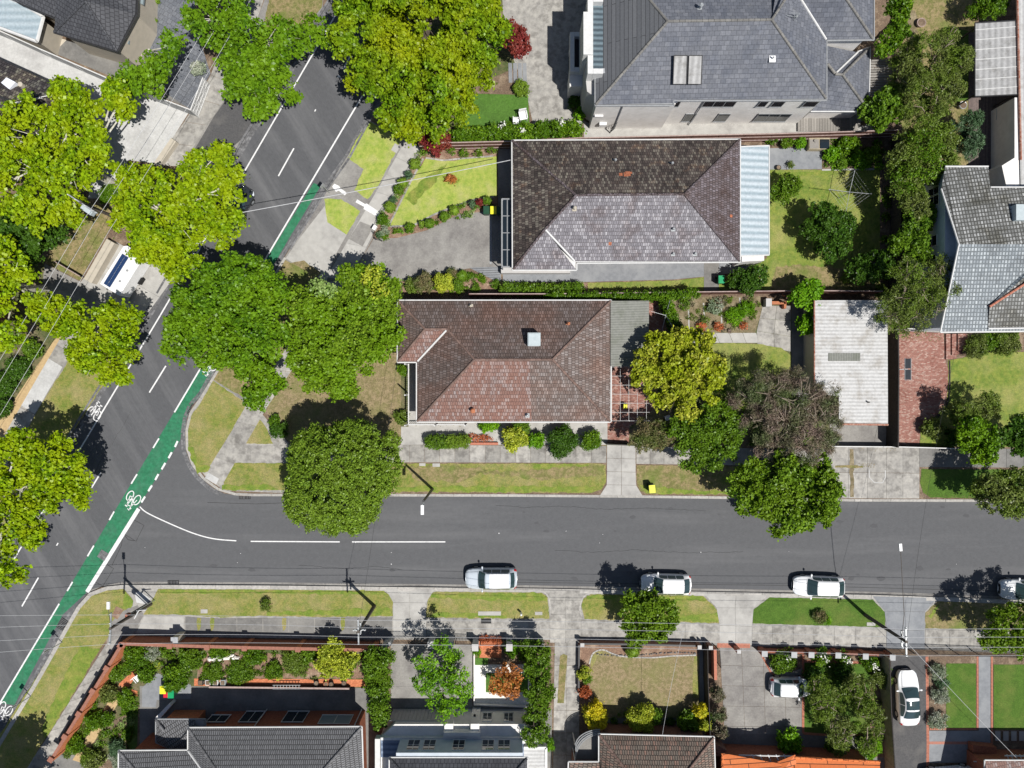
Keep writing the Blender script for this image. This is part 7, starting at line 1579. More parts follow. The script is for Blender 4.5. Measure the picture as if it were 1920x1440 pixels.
t = railing('white_gate', 'white ornate metal gate at the forecourt by the west footpath', [(380, 146), (357, 206)], 1.6, 'trim_white', .11, 'gate', r=.03, rails=4, capr=.05)
pts = wallpts([(380, 146), (357, 206)], 1.6); mb = MB()
for i in range(5):
    q = pts[0].lerp(pts[1], (i+.5)/5); d = (pts[1]-pts[0]).normalized()
    for zz_ in (.5, 1.0, 1.35): mb.tube([(q.x+d.x*.22*math.cos(a*.785), q.y+d.y*.22*math.cos(a*.785), G+zz_+.2*math.sin(a*.785)) for a in range(9)], .028, 4, caps=False)
mb.build('scrollwork', 'trim_white', t)
line_wall('metal_fence', 'long white capped fence between the white driveway and the dark side drive', [(-120, 10), (0, 58), (75, 92), (200, 146), (357, 206)], 1.7, .06, 'trim_grey', True, 'trim_white', 2.6, capmat='trim_white', piersz=.1, ph=.02, cat='fence')
line_wall('garden_wall', 'cream rendered wall beside the white driveway', [(326, 262), (294, 308)], .6, .5, 'render_beige', True, capmat='render_beige')
line_wall('garden_wall', 'broad cream wall between the fenced dry lawn and the parked trailer', [(208, 452), (165, 527)], .8, .75, 'render_beige', True, capmat='render_beige')
line_wall('metal_fence', 'low dark fence along the bottom of the fenced dry lawn', [(102, 490), (150, 518)], .7, .05, 'timber_dark', True, capmat='timber_cap', cat='fence')
railing('wire_fence', 'low dark wire fence beside the ball shrubs on the footpath', [(788, 280), (770, 310), (745, 357), (712, 398), (699, 435), (702, 447), (714, 450)], .6, 'steel_dark', .25, r=.008, capr=.016)
line_wall('garden_wall', 'thin white topped wall between the back lawn and the back boundary strip', [(1655, 560), (1690, 618), (1762, 622)], .5, .1, 'concrete_light', False, cat='wall')
line_wall('glass_screen', 'white framed screen at the end of the brick courtyard', [(1690, 616), (1766, 618)], 1.2, .06, 'trim_grey', True, capmat='trim_white', cat='screen')
# brick steps
p = P(1795, 640, .5); t = thing('brick_steps', 'red brick steps descending beside the brick courtyard', 'steps', (p.x, p.y, G))
for i in range(3):
    mb = MB(); mb.prism([P(a, b, .3).to_2d() for a, b in ((1774+i*9, 626+i*0), (1774+(i+1)*9+10, 626), (1774+(i+1)*9+10, 672-i*8), (1774+i*9, 674-i*8))], G, .32+i*.15); mb.build('step', 'brick_paving', t)
# gate leaning at the grey house side path
railing('side_gate', 'black metal gate standing open on the path beside the big grey house', [(1148, 238), (1166, 222)], 1.5, 'steel_dark', .12, 'gate')
railing('side_gate', 'small black gate at the pier of the wide driveway', [(1350, 1222), (1352, 1252)], 1.1, 'steel_dark', .1, 'gate')

# ------------------------------------------------------------------ cars
def make_car(name, label, px, py, ang, L=4.4, Wd=1.8, Hh=1.45, kind='hatch', mat='car_white', group=None, roofmat=None, z=0.0, rails=False, sunroof=False):
    c = P(px, py, z+.9); t = thing(name, label, 'car', (c.x, c.y, z), group, ang); w2 = Wd/2
    if kind == 'sedan':
        st = [(0, .46, .5, .62, .5), (.018, .66, .6, .68, .56), (.06, .83, .64, .74, .62), (.14, .95, .69, .82, .66), (.27, 1, .78, .96, .70), (.31, 1, .80, 1.04, .74), (.46, 1, .84, Hh-.03, .62), (.58, 1, .85, Hh, .60), (.68, 1, .86, Hh-.06, .62), (.82, .98, .86, 1.08, .70), (.87, .97, .84, 1.02, .72), (.955, .88, .74, .96, .64), (.985, .76, .66, .84, .6), (1, .6, .5, .66, .5)]
        ws = (.30, .46); rw = (.67, .82); sd = (.36, .80)
    elif kind == 'suv':
        st = [(0, .5, .5, .66, .5), (.018, .7, .66, .8, .6), (.06, .85, .72, .9, .66), (.14, .96, .78, .98, .70), (.26, 1, .86, 1.08, .76), (.29, 1, .88, 1.14, .78), (.40, 1, .92, Hh-.04, .70), (.55, 1, .93, Hh, .70), (.84, 1, .93, Hh-.05, .68), (.94, .97, .9, 1.2, .70), (.98, .86, .76, 1.0, .64), (1, .68, .55, .7, .55)]
        ws = (.275, .405); rw = (.86, .935); sd = (.34, .86)
    else:
        st = [(0, .46, .5, .62, .48), (.018, .66, .6, .72, .56), (.06, .83, .66, .8, .62), (.14, .95, .71, .9, .66), (.25, 1, .80, 1.0, .72), (.28, 1, .82, 1.07, .76), (.41, 1, .86, Hh-.03, .66), (.55, 1, .88, Hh, .66), (.80, .99, .88, Hh-.06, .64), (.93, .96, .86, 1.1, .68), (.975, .84, .74, .94, .62), (1, .62, .5, .68, .5)]
        ws = (.262, .42); rw = (.81, .93); sd = (.34, .83)
    us = [s_[0] for s_ in st]
    def at(u):
        i = max(0, min(len(st)-2, max(k for k in range(len(st)) if us[k] <= u+1e-9))); a, b = st[i], st[i+1]; f = (u-a[0])/(b[0]-a[0]) if b[0] > a[0] else 0
        m = [(b[k]-a[k]) for k in range(5)]; return [a[k]+m[k]*f for k in range(5)]
    def ring(u):
        u, bw, belt, top, tw = at(u); bw *= w2; tw *= w2
        return [(0, top+.025), (tw*.6, top+.015), (tw*.93, top-.03), (tw*1.02, top-.09), (bw*.95, belt+.04), (bw, belt-.08), (bw*1.0, .42), (bw*.95, .22)]
    def surf(u, v):   # v in -7..7
        r = ring(u); a = abs(v); i = min(6, int(a)); f = a-i; y = r[i][0]*(1-f)+r[i+1][0]*f; zz = r[i][1]*(1-f)+r[i+1][1]*f
        return Vector((L/2-u*L, math.copysign(y, v) if v else 0, zz))
    def patch(name_, u0, u1, v0, v1, mt, nu=8, nv=10, off=.012, parent=t, smooth=True, taper=0, bow=0):
        mb = MB(); g = []
        for i in range(nu+1):
            u = u0+(u1-u0)*i/nu
            for j in range(nv+1):
                v = v0+(v1-v0)*j/nv
                if taper: v *= 1-taper*(i/nu)
                uq = u-bow*(1-(v/max(abs(v0), abs(v1)))**2); p = surf(max(0, min(1, uq)), v); e = .01
                n = (surf(min(1, u+e), v)-surf(max(0, u-e), v)).cross(surf(u, min(7, v+.1))-surf(u, max(-7, v-.1)))
                n = n.normalized() if n.length > 1e-6 else Vector((0, 0, 1))
                if n.dot(Vector((0, p.y, max(.1, p.z-.5)))) < 0: n = -n
                g.append(p+n*off)
        fs = [(i*(nv+1)+j, (i+1)*(nv+1)+j, (i+1)*(nv+1)+j+1, i*(nv+1)+j+1) for i in range(nu) for j in range(nv)]
        fs = [f[::-1] for f in fs]
        mb.add(g, fs); o = mbuild_local(mb, name_, mt, parent, smooth); return o
    def mbuild_local(mb, nm, mt, parent, smooth=False):
        me = bpy.data.meshes.new(nm); me.from_pydata(mb.v, [], mb.f)
        if smooth: me.polygons.foreach_set('use_smooth', [True]*len(mb.f))
        o = bpy.data.objects.new(nm, me); C.objects.link(o); o.parent = parent; me.materials.append(MATS[mt]); return o
    uu = sorted(set([i/44 for i in range(45)]+us)); mb = MB(); vs = [k*.5 for k in range(-14, 15)]; nv = len(vs); g = [surf(u, v) for u in uu for v in vs]
    fs = [(i*nv+j+1, (i+1)*nv+j+1, (i+1)*nv+j, i*nv+j) for i in range(len(uu)-1) for j in range(nv-1)]
    fs += [tuple(range(nv)), tuple(range(len(g)-1, len(g)-nv-1, -1))]
    n0 = len(g); mb.add(g, fs); body = mbuild_local(mb, 'body', mat, t, True)
    sm = body.modifiers.new('smooth', 'SMOOTH'); sm.factor = .5; sm.iterations = 3
    patch('windscreen', ws[0], ws[1], -2.75, 2.75, 'glass_car', off=.022, taper=.1, bow=.025)
    patch('rear_window', rw[0], rw[1], -2.5, 2.5, 'glass_car', off=.022, bow=-.015)
    for s_ in (-1, 1):
        n = 3 if kind != 'sedan' else 2; span = (sd[1]-sd[0])/n
        for k in range(n): patch('side_window', sd[0]+span*k+.006, sd[0]+span*(k+1)-.006, s_*3.15, s_*3.92, 'glass_car', 4, 4, .015)
        patch('headlight', .012, .085, s_*3.6, s_*5.1, 'lamp_lens', 4, 4, .012)
        patch('tail_light', .94, .99, s_*3.4, s_*5.2, 'tail_lens', 4, 4, .012)
        u = sd[0]-.01; q = surf(u, s_*4.2); mb = MB(); mb.blob(q+Vector((.02, s_*.14, .03)), (.09, .13, .08), 8, 6); mb.box(q+Vector((0, s_*.05, .0)), (.06, .12, .04)); mbuild_local(mb, 'wing_mirror', mat, t, True)
        if rails:
            mb = MB(); mb.tube([surf(a, s_*2.5)+Vector((0, 0, .05)) for a in (.42, .55, .7, .84)], .022, 6); mbuild_local(mb, 'roof_rail', 'chrome', t)
    for fx in (.30*L, -.31*L):
        for s_ in (-1, 1):
            mb = MB(); R = .32; y0 = s_*(w2-.2); y1 = s_*(w2-.005); n = 20
            vsx = [Vector((fx+math.cos(2*math.pi*k/n)*R, y0, R+math.sin(2*math.pi*k/n)*R)) for k in range(n)]+[Vector((fx+math.cos(2*math.pi*k/n)*R, y1, R+math.sin(2*math.pi*k/n)*R)) for k in range(n)]
            mb.add(vsx, [(k, (k+1) % n, (k+1) % n+n, k+n) for k in range(n)]+[tuple(range(n)), tuple(range(2*n-1, n-1, -1))]); wh = mbuild_local(mb, 'wheel', 'rubber', t)
            mb = MB(); vsx = [Vector((fx+math.cos(2*math.pi*k/n)*.2, y1+s_*.006, R+math.sin(2*math.pi*k/n)*.2)) for k in range(n)]; mb.add(vsx, [tuple(range(n))[::-s_]]); mbuild_local(mb, 'rim', 'galvanised', wh)
    if roofmat: patch('roof_panel', sd[0]+.13, rw[0]-.02, -2.3, 2.3, roofmat, off=.014)
    if sunroof: patch('sunroof', .46, .56, -1.8, 1.8, 'glass_car', off=.014)
    # grille, number plates, shut lines, wipers, aerial
    mb = MB(); mb.box((L/2+.005, 0, .48), (.03, Wd*.42, .14)); mbuild_local(mb, 'grille', 'trim_dark', t)
    for s_, xx in ((1, L/2+.02), (-1, -L/2-.012)): mb = MB(); mb.box((xx, 0, .4 if s_ > 0 else .6), (.02, .37, .12)); mbuild_local(mb, 'number_plate', 'plastic_white', t)
    mb = MB()
    for a in (-1, 1): mb.tube([surf(ws[0]+.005, a*.4)+Vector((0, 0, .035)), surf(ws[0]+.05, a*.4+1.4)+Vector((0, 0, .035))], .01, 4)
    mbuild_local(mb, 'wiper', 'trim_dark', t)
    mb = MB(); r_ = surf(rw[0]-.03, 0); mb.tube([r_, r_+Vector((-.1, 0, .12))], .01, 4); mbuild_local(mb, 'aerial', 'trim_dark', t)
    mb = MB(); mb.tube([surf(ws[0]-.035, v)+Vector((0, 0, .004)) for v in (-3, -2, -1, 0, 1, 2, 3)], .006, 4, caps=False)
    mb.tube([surf(u, 2.6)+Vector((0, 0, .004)) for u in (.05, .12, .2, ws[0]-.035)], .006, 4, caps=False); mb.tube([surf(u, -2.6)+Vector((0, 0, .004)) for u in (.05, .12, .2, ws[0]-.035)], .006, 4, caps=False); mbuild_local(mb, 'shut_line', 'trim_dark', t)
    return t
PK = 'cars parked along the south kerb'
make_car('parked_car', 'pale silver blue wagon with roof rails parked leftmost on the south kerb', 921, 1086, rad(180), 4.5, 1.84, 1.62, 'suv', 'car_silver', PK, roofmat='car_white', rails=True)
make_car('parked_car', 'white hatchback with its bonnet in tree shade parked by the round street tree', 1250, 1097, rad(179), 4.4, 1.8, 1.5, 'hatch', 'car_white', PK)
make_car('parked_car', 'white hatchback parked above the grevillea and next to the power pole shadow', 1538, 1101, rad(178), 4.5, 1.8, 1.48, 'hatch', 'car_white', PK)
make_car('parked_car', 'white car cut off by the right edge of the photo', 1928, 1108, rad(178), 4.5, 1.8, 1.48, 'hatch', 'car_white', PK)
make_car('parked_car', 'small white car in the wide driveway beside the brick edged lawn', 1485, 1291, rad(-1), 3.6, 1.65, 1.5, 'hatch', 'car_white', z=G)
make_car('parked_car', 'white sedan with dark glass roof parked nose up in the narrow driveway', 1706, 1311, rad(92), 4.8, 1.85, 1.45, 'sedan', 'car_white', z=G, roofmat='glass_car')
make_car('parked_car', 'dark car on the main road mostly hidden under the lime plane tree', 438, 392, rad(59), 4.5, 1.8, 1.45, 'sedan', 'car_dark')
make_car('parked_car', 'pale car roof just cut by the bottom edge right of the orange roof', 1785, 1462, rad(5), 4.5, 1.8, 1.5, 'suv', 'car_silver', z=G)
# white trailer with a solar panel
c = P(231, 507, 2.0); ang = rad(58); t = thing('trailer', 'white box trailer with a dark blue solar panel on its roof', 'trailer', (c.x, c.y, G), rotz=0)
mb = MB(); R2 = lambda x, y: (c.x+math.cos(ang)*x-math.sin(ang)*y, c.y+math.sin(ang)*x+math.cos(ang)*y)
mb.prism([R2(a, b) for a, b in ((-1.95, -.95), (1.75, -.95), (1.95, -.75), (1.95, .75), (1.75, .95), (-1.95, .95))], .55, 2.1); mb.build('body', 'plastic_white', t)
mb = MB(); mb.prism([R2(a, b) for a, b in ((-1.98, -.98), (1.78, -.98), (1.98, -.75), (1.98, .75), (1.78, .98), (-1.98, .98))], 2.1, 2.16); rf = mb.build('roof', 'plastic_white', t)
mb = MB()
for b0, b1 in ((.08, .38), (.41, .71)): mb.prism([R2(a, b) for a, b in ((-1.8, b0), (1.2, b0), (1.2, b1), (-1.8, b1))], 2.18, 2.22)
mb.build('solar_panel', 'solar_cell', rf)
mb = MB()
for a, b in ((1.5, -.1), (.2, -.4), (-.9, -.35)): mb.cyl((*R2(a, b), 2.16), .1, .06, 10)
mb.each('roof_vent', 'trim_grey', rf)
for s_ in (-1, 1):
    mb = MB(); q = R2(-.2, s_*.98); mb.box((q[0], q[1], .36+G*0+.1), (.62, .2, .6), ang); mb.build('wheel', 'rubber', t)
mb = MB(); mb.tube([(*R2(1.9, 0), .5), (*R2(2.9, 0), .5)], .04, 6); mb.tube([(*R2(1.9, .6), .5), (*R2(2.7, 0), .5)], .03, 6); mb.tube([(*R2(1.9, -.6), .5), (*R2(2.7, 0), .5)], .03, 6); mb.build('drawbar', 'galvanised', t)
mb = MB(); mb.prism([R2(a, b) for a, b in ((-2.25, -1.0), (-2.0, -1.0), (-2.0, -.4), (-2.25, -.4))], .5, .9); mb.build('toolbox', 'galvanised', t)

# ------------------------------------------------------------------ poles, lamps, wires
def rot2(v, a): return Vector((v.x*math.cos(a)-v.y*math.sin(a), v.x*math.sin(a)+v.y*math.cos(a)))
def pole(label, base, hgt, arms, lamp=None, group='power poles along the street', insul=True, lean=0):
    """arms: list of (height, half length, direction in degrees)"""
    b = P(*base, G); t = thing('power_pole', label, 'power pole', (b.x, b.y, G), group)
    mb = MB(); mb.tube([(b.x, b.y, 0), (b.x, b.y, hgt*.5), (b.x, b.y, hgt)], [.17, .14, .11], 12); mb.build('pole', 'timber_pole', t)
    for hh, hl, dg in arms:
        d = Vector((math.cos(rad(dg)), math.sin(rad(dg)))); mb = MB(); mb.box((b.x, b.y, hh), (hl*2, .1, .12), rad(dg)); x = mb.build('cross_arm', 'galvanised' if hl > .4 else 'timber_grey', t)
        mb = MB()
        for k in (-.92, -.35, .35, .92): mb.cyl((b.x+d.x*hl*k, b.y+d.y*hl*k, hh+.06), .035, .14, 8)
        mb.each('insulator', 'plastic_white', x)
    if lamp:
        ax, ay, al, lz = lamp; e = Vector((b.x+ax*al, b.y+ay*al, lz)); mb = MB(); mb.tube([(b.x, b.y, lz-.9), (b.x+ax*al*.3, b.y+ay*al*.3, lz-.25), e], .025, 6); arm = mb.build('lamp_arm', 'timber_pole', t)
        mb = MB(); mb.box(e+Vector((ax*.3, ay*.3, 0)), (.58, .22, .13), math.atan2(ay, ax)); mb.build('lamp_head', 'plastic_white', arm)
    return b
Hp = 6.7
b3 = pole('power pole with a long street lamp arm beside the black picket fence at lower right', (1622, 1153), Hp, [(Hp-.1, 1.15, 91), (Hp-.7, .7, 91)], (-.08, 1, 7.2, Hp+.2))
b2 = pole('power pole with short cross arms on the south footpath by the long brick wall', (702, 1136), Hp, [(Hp-.1, 1.0, 91), (Hp-.9, .45, 91), (Hp-.5, .5, 1)])
b1 = pole('power pole with a white street lamp at the corner above the bicycle lane', (283, 1132), Hp-.2, [(Hp-.3, 1.25, 88)], (0, 1, 1.6, Hp))
b4 = pole('power pole with angled white cross arms above the fenced dry lawn on the left', (232, 414), Hp-.3, [(Hp-.4, 1.25, -33), (Hp-1.0, 1.15, -36)], None)
# transformer tank on that pole
mb = MB(); p = P(188, 428, Hp-1.2)
pr = [o for o in bpy.data.objects if o.name.startswith('power_pole') and 'angled white' in o['label']][0]
mb.box((b4.x-.1, b4.y-.35, Hp-1.5), (1.0, .35, .5), rad(-34)); mb.build('transformer', 'ac_box', pr)
# street lamp on the north verge (pole base hidden by the dome tree)
b = P(811, 917, G); t = thing('street_lamp', 'street lamp standing at the kerb right of the dome shaped tree', 'street lamp', (b.x, b.y, G))
mb = MB(); mb.tube([(b.x, b.y, 0), (b.x, b.y, 3.5), (b.x, b.y, 6.6)], [.13, .11, .09], 10); mb.build('pole', 'steel_dark', t)
mb = MB(); e = P(792, 945, 6.8); mb.tube([(b.x, b.y, 6.4), (b.x, b.y-.5, 6.75), e], .045, 6); a_ = mb.build('lamp_arm', 'galvanised', t)
mb = MB(); mb.box(P(792, 956, 6.8), (.24, .75, .14)); mb.build('lamp_head', 'plastic_white', a_)
def wire(name, label, a, b, sag=.5, r=.014, group=None, mat='wire'):
    pts = [a.lerp(b, i/14)-Vector((0, 0, sag*4*(i/14)*(1-i/14))) for i in range(15)]; mb = MB(); mb.tube(pts, r, 4, caps=False)
    return mb.build(name, mat, label=label, cat='power line', group=group)
WG = 'power lines between the poles on the south side'
for k, dy in enumerate((1.05, .4, -.4, -1.05)):
    o = Vector((0, dy, Hp+.1)); lab = ['northernmost', 'second', 'third', 'southernmost'][k]
    A, B_, D = Vector((b1.x, b1.y+dy*1.1, Hp)), Vector((b2.x, b2.y+dy*.9, Hp+.1)), Vector((b3.x, b3.y+dy, Hp+.1))
    wire('power_line', lab+' of the four wires from the left edge to the corner lamp pole', A+Vector((-32, -.6-.7*k, 0)), A, .4, group=WG)
    wire('power_line', lab+' of the four wires above the long brick wall', A, B_, .35, group=WG)
    wire('power_line', lab+' of the four wires between the two right hand poles', B_, D, .5, group=WG)
    wire('power_line', lab+' of the four wires from the lamp arm pole to the right edge', D, D+Vector((36, -.3, 0)), .4, group=WG)
wire('service_wire', 'pale service wire crossing the main road to the mossy roofed house', P(455, 398, 6.2), P(957, 300, 4.3), .25, .03)
wire('service_wire', 'thin black wire from the middle pole up across the side road', Vector((b2.x, b2.y, Hp)), P(760, 560, 3.3), .6, .01, mat='wire_dark')
wire('service_wire', 'thin wire from the right pole to the white rendered blue roofed house', Vector((b3.x, b3.y, Hp)), P(1800, 620, 5.4), .6, .01, mat='wire_dark')
wire('service_wire', 'thin wire from the right pole down to the bottom right house', Vector((b3.x, b3.y, Hp)), P(1905, 1420, 3.6), .3, .014)
wire('service_wire', 'thin wire over the dry lawn to the mottled tile cottage', P(1282, 1180, 6.6), P(1242, 1378, 3.4), .3, .012)
for k, (x0, y0, x1, y1) in enumerate(((420, -10, 155, 415), (440, -10, 175, 420), (475, -10, 205, 432))):
    A, B_ = P(x0, y0, 6.5), P(x1, y1, 6.4); D = B_+(B_-A)*1.6
    nm = ('left', 'middle', 'right')[k]
    wire('power_line', nm+' of the three pale wires across the upper left plane trees', A, B_, .3, group='power lines over the west footpath')
    wire('power_line', nm+' of the three pale wires running down to the left edge from the angled pole', B_, D, .4, group='power lines over the west footpath')

# ------------------------------------------------------------------ signs and small street things
def sign_pole(label, bx, by, hgt=2.6, arm=True, disk=True, nm='sign_post'):
    b = P(bx, by, G); t = thing(nm, label, 'sign', (b.x, b.y, G)); mb = MB(); mb.cyl((b.x, b.y, 0), .035, hgt, 8); mb.build('post', 'galvanised', t)
    if disk: mb = MB(); mb.box((b.x-.06, b.y+.03, hgt-.35), (.03, .45, .6), rad(-35)); mb.build('plate', 'trim_grey', t)
    return t
sign_pole('bicycle lane sign post at the kerb by the start of the green lane', 618, 362)
sign_pole('sign post on the south west kerb nearer the side road', 117, 1204)
sign_pole('sign post on the south west kerb nearer the bottom left corner', 58, 1305)
# corner post with red brown collar and small sign
b = P(275, 1132, G); t = thing('signal_post', 'short dark post with a red brown box at the corner ramp', 'post', (b.x, b.y, G)); mb = MB(); mb.cyl((b.x, b.y, G), .05, 3.2, 8); mb.build('post', 'steel_dark', t); mb = MB(); mb.box((b.x, b.y, 3.2), (.2, .3, .5)); mb.build('box', 'brick_red', t)
b = P(290, 1125, G); t = thing('street_name_sign', 'street sign blades on a thin post at the side road corner', 'sign', (b.x, b.y, G)); mb = MB(); mb.cyl((b.x, b.y, G), .04, 3.0, 8); mb.build('post', 'galvanised', t); mb = MB(); mb.box((b.x+.3, b.y, 2.9), (.8, .03, .2), rad(5)); mb.box((b.x, b.y-.3, 3.1), (.03, .8, .2), rad(-28)); mb.build('blade', 'plastic_white', t)
GR = 'iron drain grates along the kerbs'
def grate(x, y, ang, label, w_=1.0, l_=.65, z=.012, mat='tar_line'):
    c = P(x, y, z); t = thing('drain_grate', label, 'drain', (c.x, c.y, z), GR); mb = MB(); mb.box((c.x, c.y, z), (w_, l_, .02), ang); mb.build('frame', mat, t)
    mb = MB()
    for k in range(7): d = rot2(Vector(((k-3)*w_/7.5, 0)), ang); mb.box((c.x+d.x, c.y+d.y, z+.02), (.035, l_*.85, .02), ang)
    mb.build('bars', 'bluestone', t)
grate(361, 769, rad(62), 'dark drain grate at the bulge of the corner island by the green lane'); grate(459, 929, 0, 'dark drain grate in the side road gutter below the corner island')
grate(325, 1095, 0, 'dark drain grate in the gutter right of the corner ramp'); grate(117, 1170, rad(58), 'dark drain grate at the diagonal south kerb'); grate(193, 1041, rad(58), 'pale framed drain grate at the edge of the green lane', .75, .75, .022, 'bluestone')
def cover(x, y, w_, l_, label, mat='concrete_light', ang=0):
    c = P(x, y, G); mb = MB(); mb.box((c.x, c.y, G+.02), (w_, l_, .04), ang); mb.build('manhole_cover', mat, label=label, cat='utility cover')
cover(792, 871, .55, .25, 'small pale utility lid on the grass at the left of the long verge', 'concrete_light'); cover(818, 872, .65, .3, 'larger pale utility lid on the long north verge')
cover(742, 278, .55, .7, 'pale square lid at the top of the diagonal verge lawn', ang=rad(-30)); cover(383, 1146, .6, .35, 'pale lid at the lower edge of the left south verge'); cover(1010, 1150, .65, .28, 'pale lid on the verge left of the first shared driveway')
cover(1633, 1170, .75, .3, 'pale oval lid at the corner of the lush verge'); cover(918, 1150, 2.0, .35, 'long pale strip of paving on the verge under the silver wagon')
for x, y, lb in ((977, 1148, 'white bollard cap with a dark shadow on the verge under the silver wagon'),):
    c = P(x, y, G); t = thing('bollard', lb, 'bollard', (c.x, c.y, G)); mb = MB(); mb.cyl(c, .09, .7, 12); mb.build('post', 'plastic_white', t); mb = MB(); mb.blob(c+Vector((0, 0, .7)), .1, 12, 6); mb.build('cap', 'plastic_white', t)
c = P(705, 430, G); t = thing('letterbox', 'pale letterbox at the tip of the driveway garden bed', 'letterbox', (c.x, c.y, G)); mb = MB(); mb.box((c.x, c.y, G+.6), (.3, .42, .35), rad(-30)); mb.build('box', 'render_white', t); mb = MB(); mb.box((c.x, c.y, G+.2), (.12, .12, .45)); mb.build('post', 'render_grey', t)
c = P(330, 1199, 1.5); t = thing('letterbox', 'stone letterbox pier with leaning post at the long brick wall', 'letterbox', (c.x, c.y, G)); mb = MB(); mb.box((c.x, c.y, G+.8), (.5, .5, 1.6)); mb.build('pier', 'render_beige', t); mb = MB(); mb.box((c.x, c.y, G+1.65), (.6, .6, .08)); mb.build('cap', 'gutter_metal', t)
# wheelie bins
def bin_(px, py, label, lid, rz=0, body='plastic_darkgreen', s_=1.0, z=G, group=None):
    c = P(px, py, z+1.0); t = thing('wheelie_bin', label, 'bin', (c.x, c.y, z), group, rz)
    def lb(mb, nm, mt, par=t, sm=False):
        me = bpy.data.meshes.new(nm); me.from_pydata(mb.v, [], mb.f); o = bpy.data.objects.new(nm, me); C.objects.link(o); o.parent = par; me.materials.append(MATS[mt]); return o
    mb = MB(); a, b_, h_ = .25*s_, .32*s_, .95*s_
    vs = [(x*a*.8, y*b_*.8, .05) for x, y in ((-1, -1), (1, -1), (1, 1), (-1, 1))]+[(x*a, y*b_, h_) for x, y in ((-1, -1), (1, -1), (1, 1), (-1, 1))]
    mb.add(vs, [(3, 2, 1, 0), (4, 5, 6, 7), (0, 1, 5, 4), (1, 2, 6, 5), (2, 3, 7, 6), (3, 0, 4, 7)]); lb(mb, 'body', body)
    mb = MB(); mb.box((0, 0, h_+.03), (a*2.1, b_*2.1, .05)); mb.box((0, -.03, h_+.065), (a*1.7, b_*1.6, .03)); l_ = lb(mb, 'lid', lid)
    mb = MB(); mb.tube([(-a*.8, b_*1.12, h_), (a*.8, b_*1.12, h_)], .018, 6); lb(mb, 'handle', body)
    for q in (-1, 1):
        mb = MB(); mb.box((q*a*.95, b_*.85, .1), (.05, .2, .2)); lb(mb, 'wheel', 'rubber')
    return t
bin_(912, 394, 'dark green lidded bin left of the yellow one by the carport', 'plastic_darkgreen'); bin_(925, 394, 'yellow lidded bin between two green bins by the carport', 'plastic_yellow'); bin_(937, 395, 'dark green bin in the shade under the carport edge', 'plastic_darkgreen')
bin_(1223, 917, 'yellow lidded bin alone on the north verge', 'plastic_yellow', rad(5)); bin_(1353, 524, 'bright green lidded bin beside the dense shrub', 'plastic_green', 0)
bin_(305, 1294, 'yellow lidded bin in the paved yard of the brick house', 'plastic_yellow'); bin_(320, 1302, 'green lidded bin in the paved yard of the brick house', 'plastic_green'); bin_(308, 1305, 'small red lidded bin in the paved yard of the brick house', 'plastic_red', s_=.75)
bin_(1174, 762, 'yellow lidded box under the white pergola', 'plastic_yellow', s_=.6)
# rotary clothes line
c = P(1572, 372, G); zt = 2.2; t = thing('clothes_line', 'silver rotary clothes hoist on the back lawn', 'clothes line', (c.x, c.y, G))
mb = MB(); mb.tube([(c.x, c.y, G), (c.x, c.y, zt)], .035, 8); mb.build('pole', 'galvanised', t)
mb = MB(); es = []
for a in (-6, 78, 174, 258):
    e = Vector((c.x+math.cos(rad(a))*1.85, c.y+math.sin(rad(a))*1.85, zt+.12)); es.append(e); mb.tube([(c.x, c.y, zt), e], .022, 6)
mb.build('arm', 'galvanised', t); mb = MB()
for k in (.4, .6, .8, .98):
    q = [Vector((c.x, c.y, zt)).lerp(e, k) for e in es]
    for i in range(4): mb.tube([q[i], q[(i+1) % 4]], .005, 3, caps=False)
mb.build('lines', 'wire', t)
t = thing('clothes_line', 'thin silver clothes hoist on the brick paving behind the grey carport roof', 'clothes line', (P(1240, 595, G).x, P(1240, 595, G).y, G)); c = P(1240, 595, G); mb = MB(); mb.tube([(c.x, c.y, G), (c.x, c.y, 1.9)], .03, 8); mb.build('pole', 'galvanised', t)
mb = MB()
for a in (75, 165, 255, 300): mb.tube([(c.x, c.y, 1.9), (c.x+math.cos(rad(a))*1.3, c.y+math.sin(rad(a))*1.3, 2.0)], .018, 5)
mb.build('arm', 'galvanised', t)
# timber planter/cat box by the vegetable bed
c = P(1535, 270, .6); t = thing('timber_box', 'pale timber cold frame with a dark framed panel at the fence', 'box', (c.x, c.y, G)); mb = MB(); mb.box((c.x, c.y, G+.3), (1.8, 1.0, .6)); mb.build('body', 'timber_pale', t)
mb = MB(); mb.box((c.x+.45, c.y-.05, G+.64), (.8, .8, .05)); mb.build('panel', 'glass', t); mb = MB(); mb.box((c.x-.45, c.y-.05, G+.63), (.8, .8, .03)); mb.cyl((c.x-.4, c.y+.2, G+.64), .13, .12, 10); mb.build('tray', 'timber_grey', t)
def pot(px, py, r, h_, mat, label, soil=True, group=None, nm='plant_pot'):
    c = P(px, py, G+h_); t = thing(nm, label, 'pot', (c.x, c.y, G), group); mb = MB(); n = 16
    mb.cyl((c.x, c.y, G), r*.75, h_, n, r2=r); mb.build('pot', mat, t)
    mb = MB(); mb.tube([(c.x+math.cos(k*math.pi/8)*r, c.y+math.sin(k*math.pi/8)*r, G+h_) for k in range(17)], .03, 5, caps=False); mb.build('rim', mat, t)
    mb = MB(); mb.cyl((c.x, c.y, G+h_), r*.85, .012, n); mb.build('soil', 'soil', t)
pot(1460, 314, .2, .3, 'pot_black', 'black heart shaped pot on the patio'); pot(593, 1281, .2, .35, 'pot_black', 'first black pot on the orange brick path from the left'); pot(611, 1283, .19, .3, 'terracotta', 'brown pot between the two black pots on the brick path')
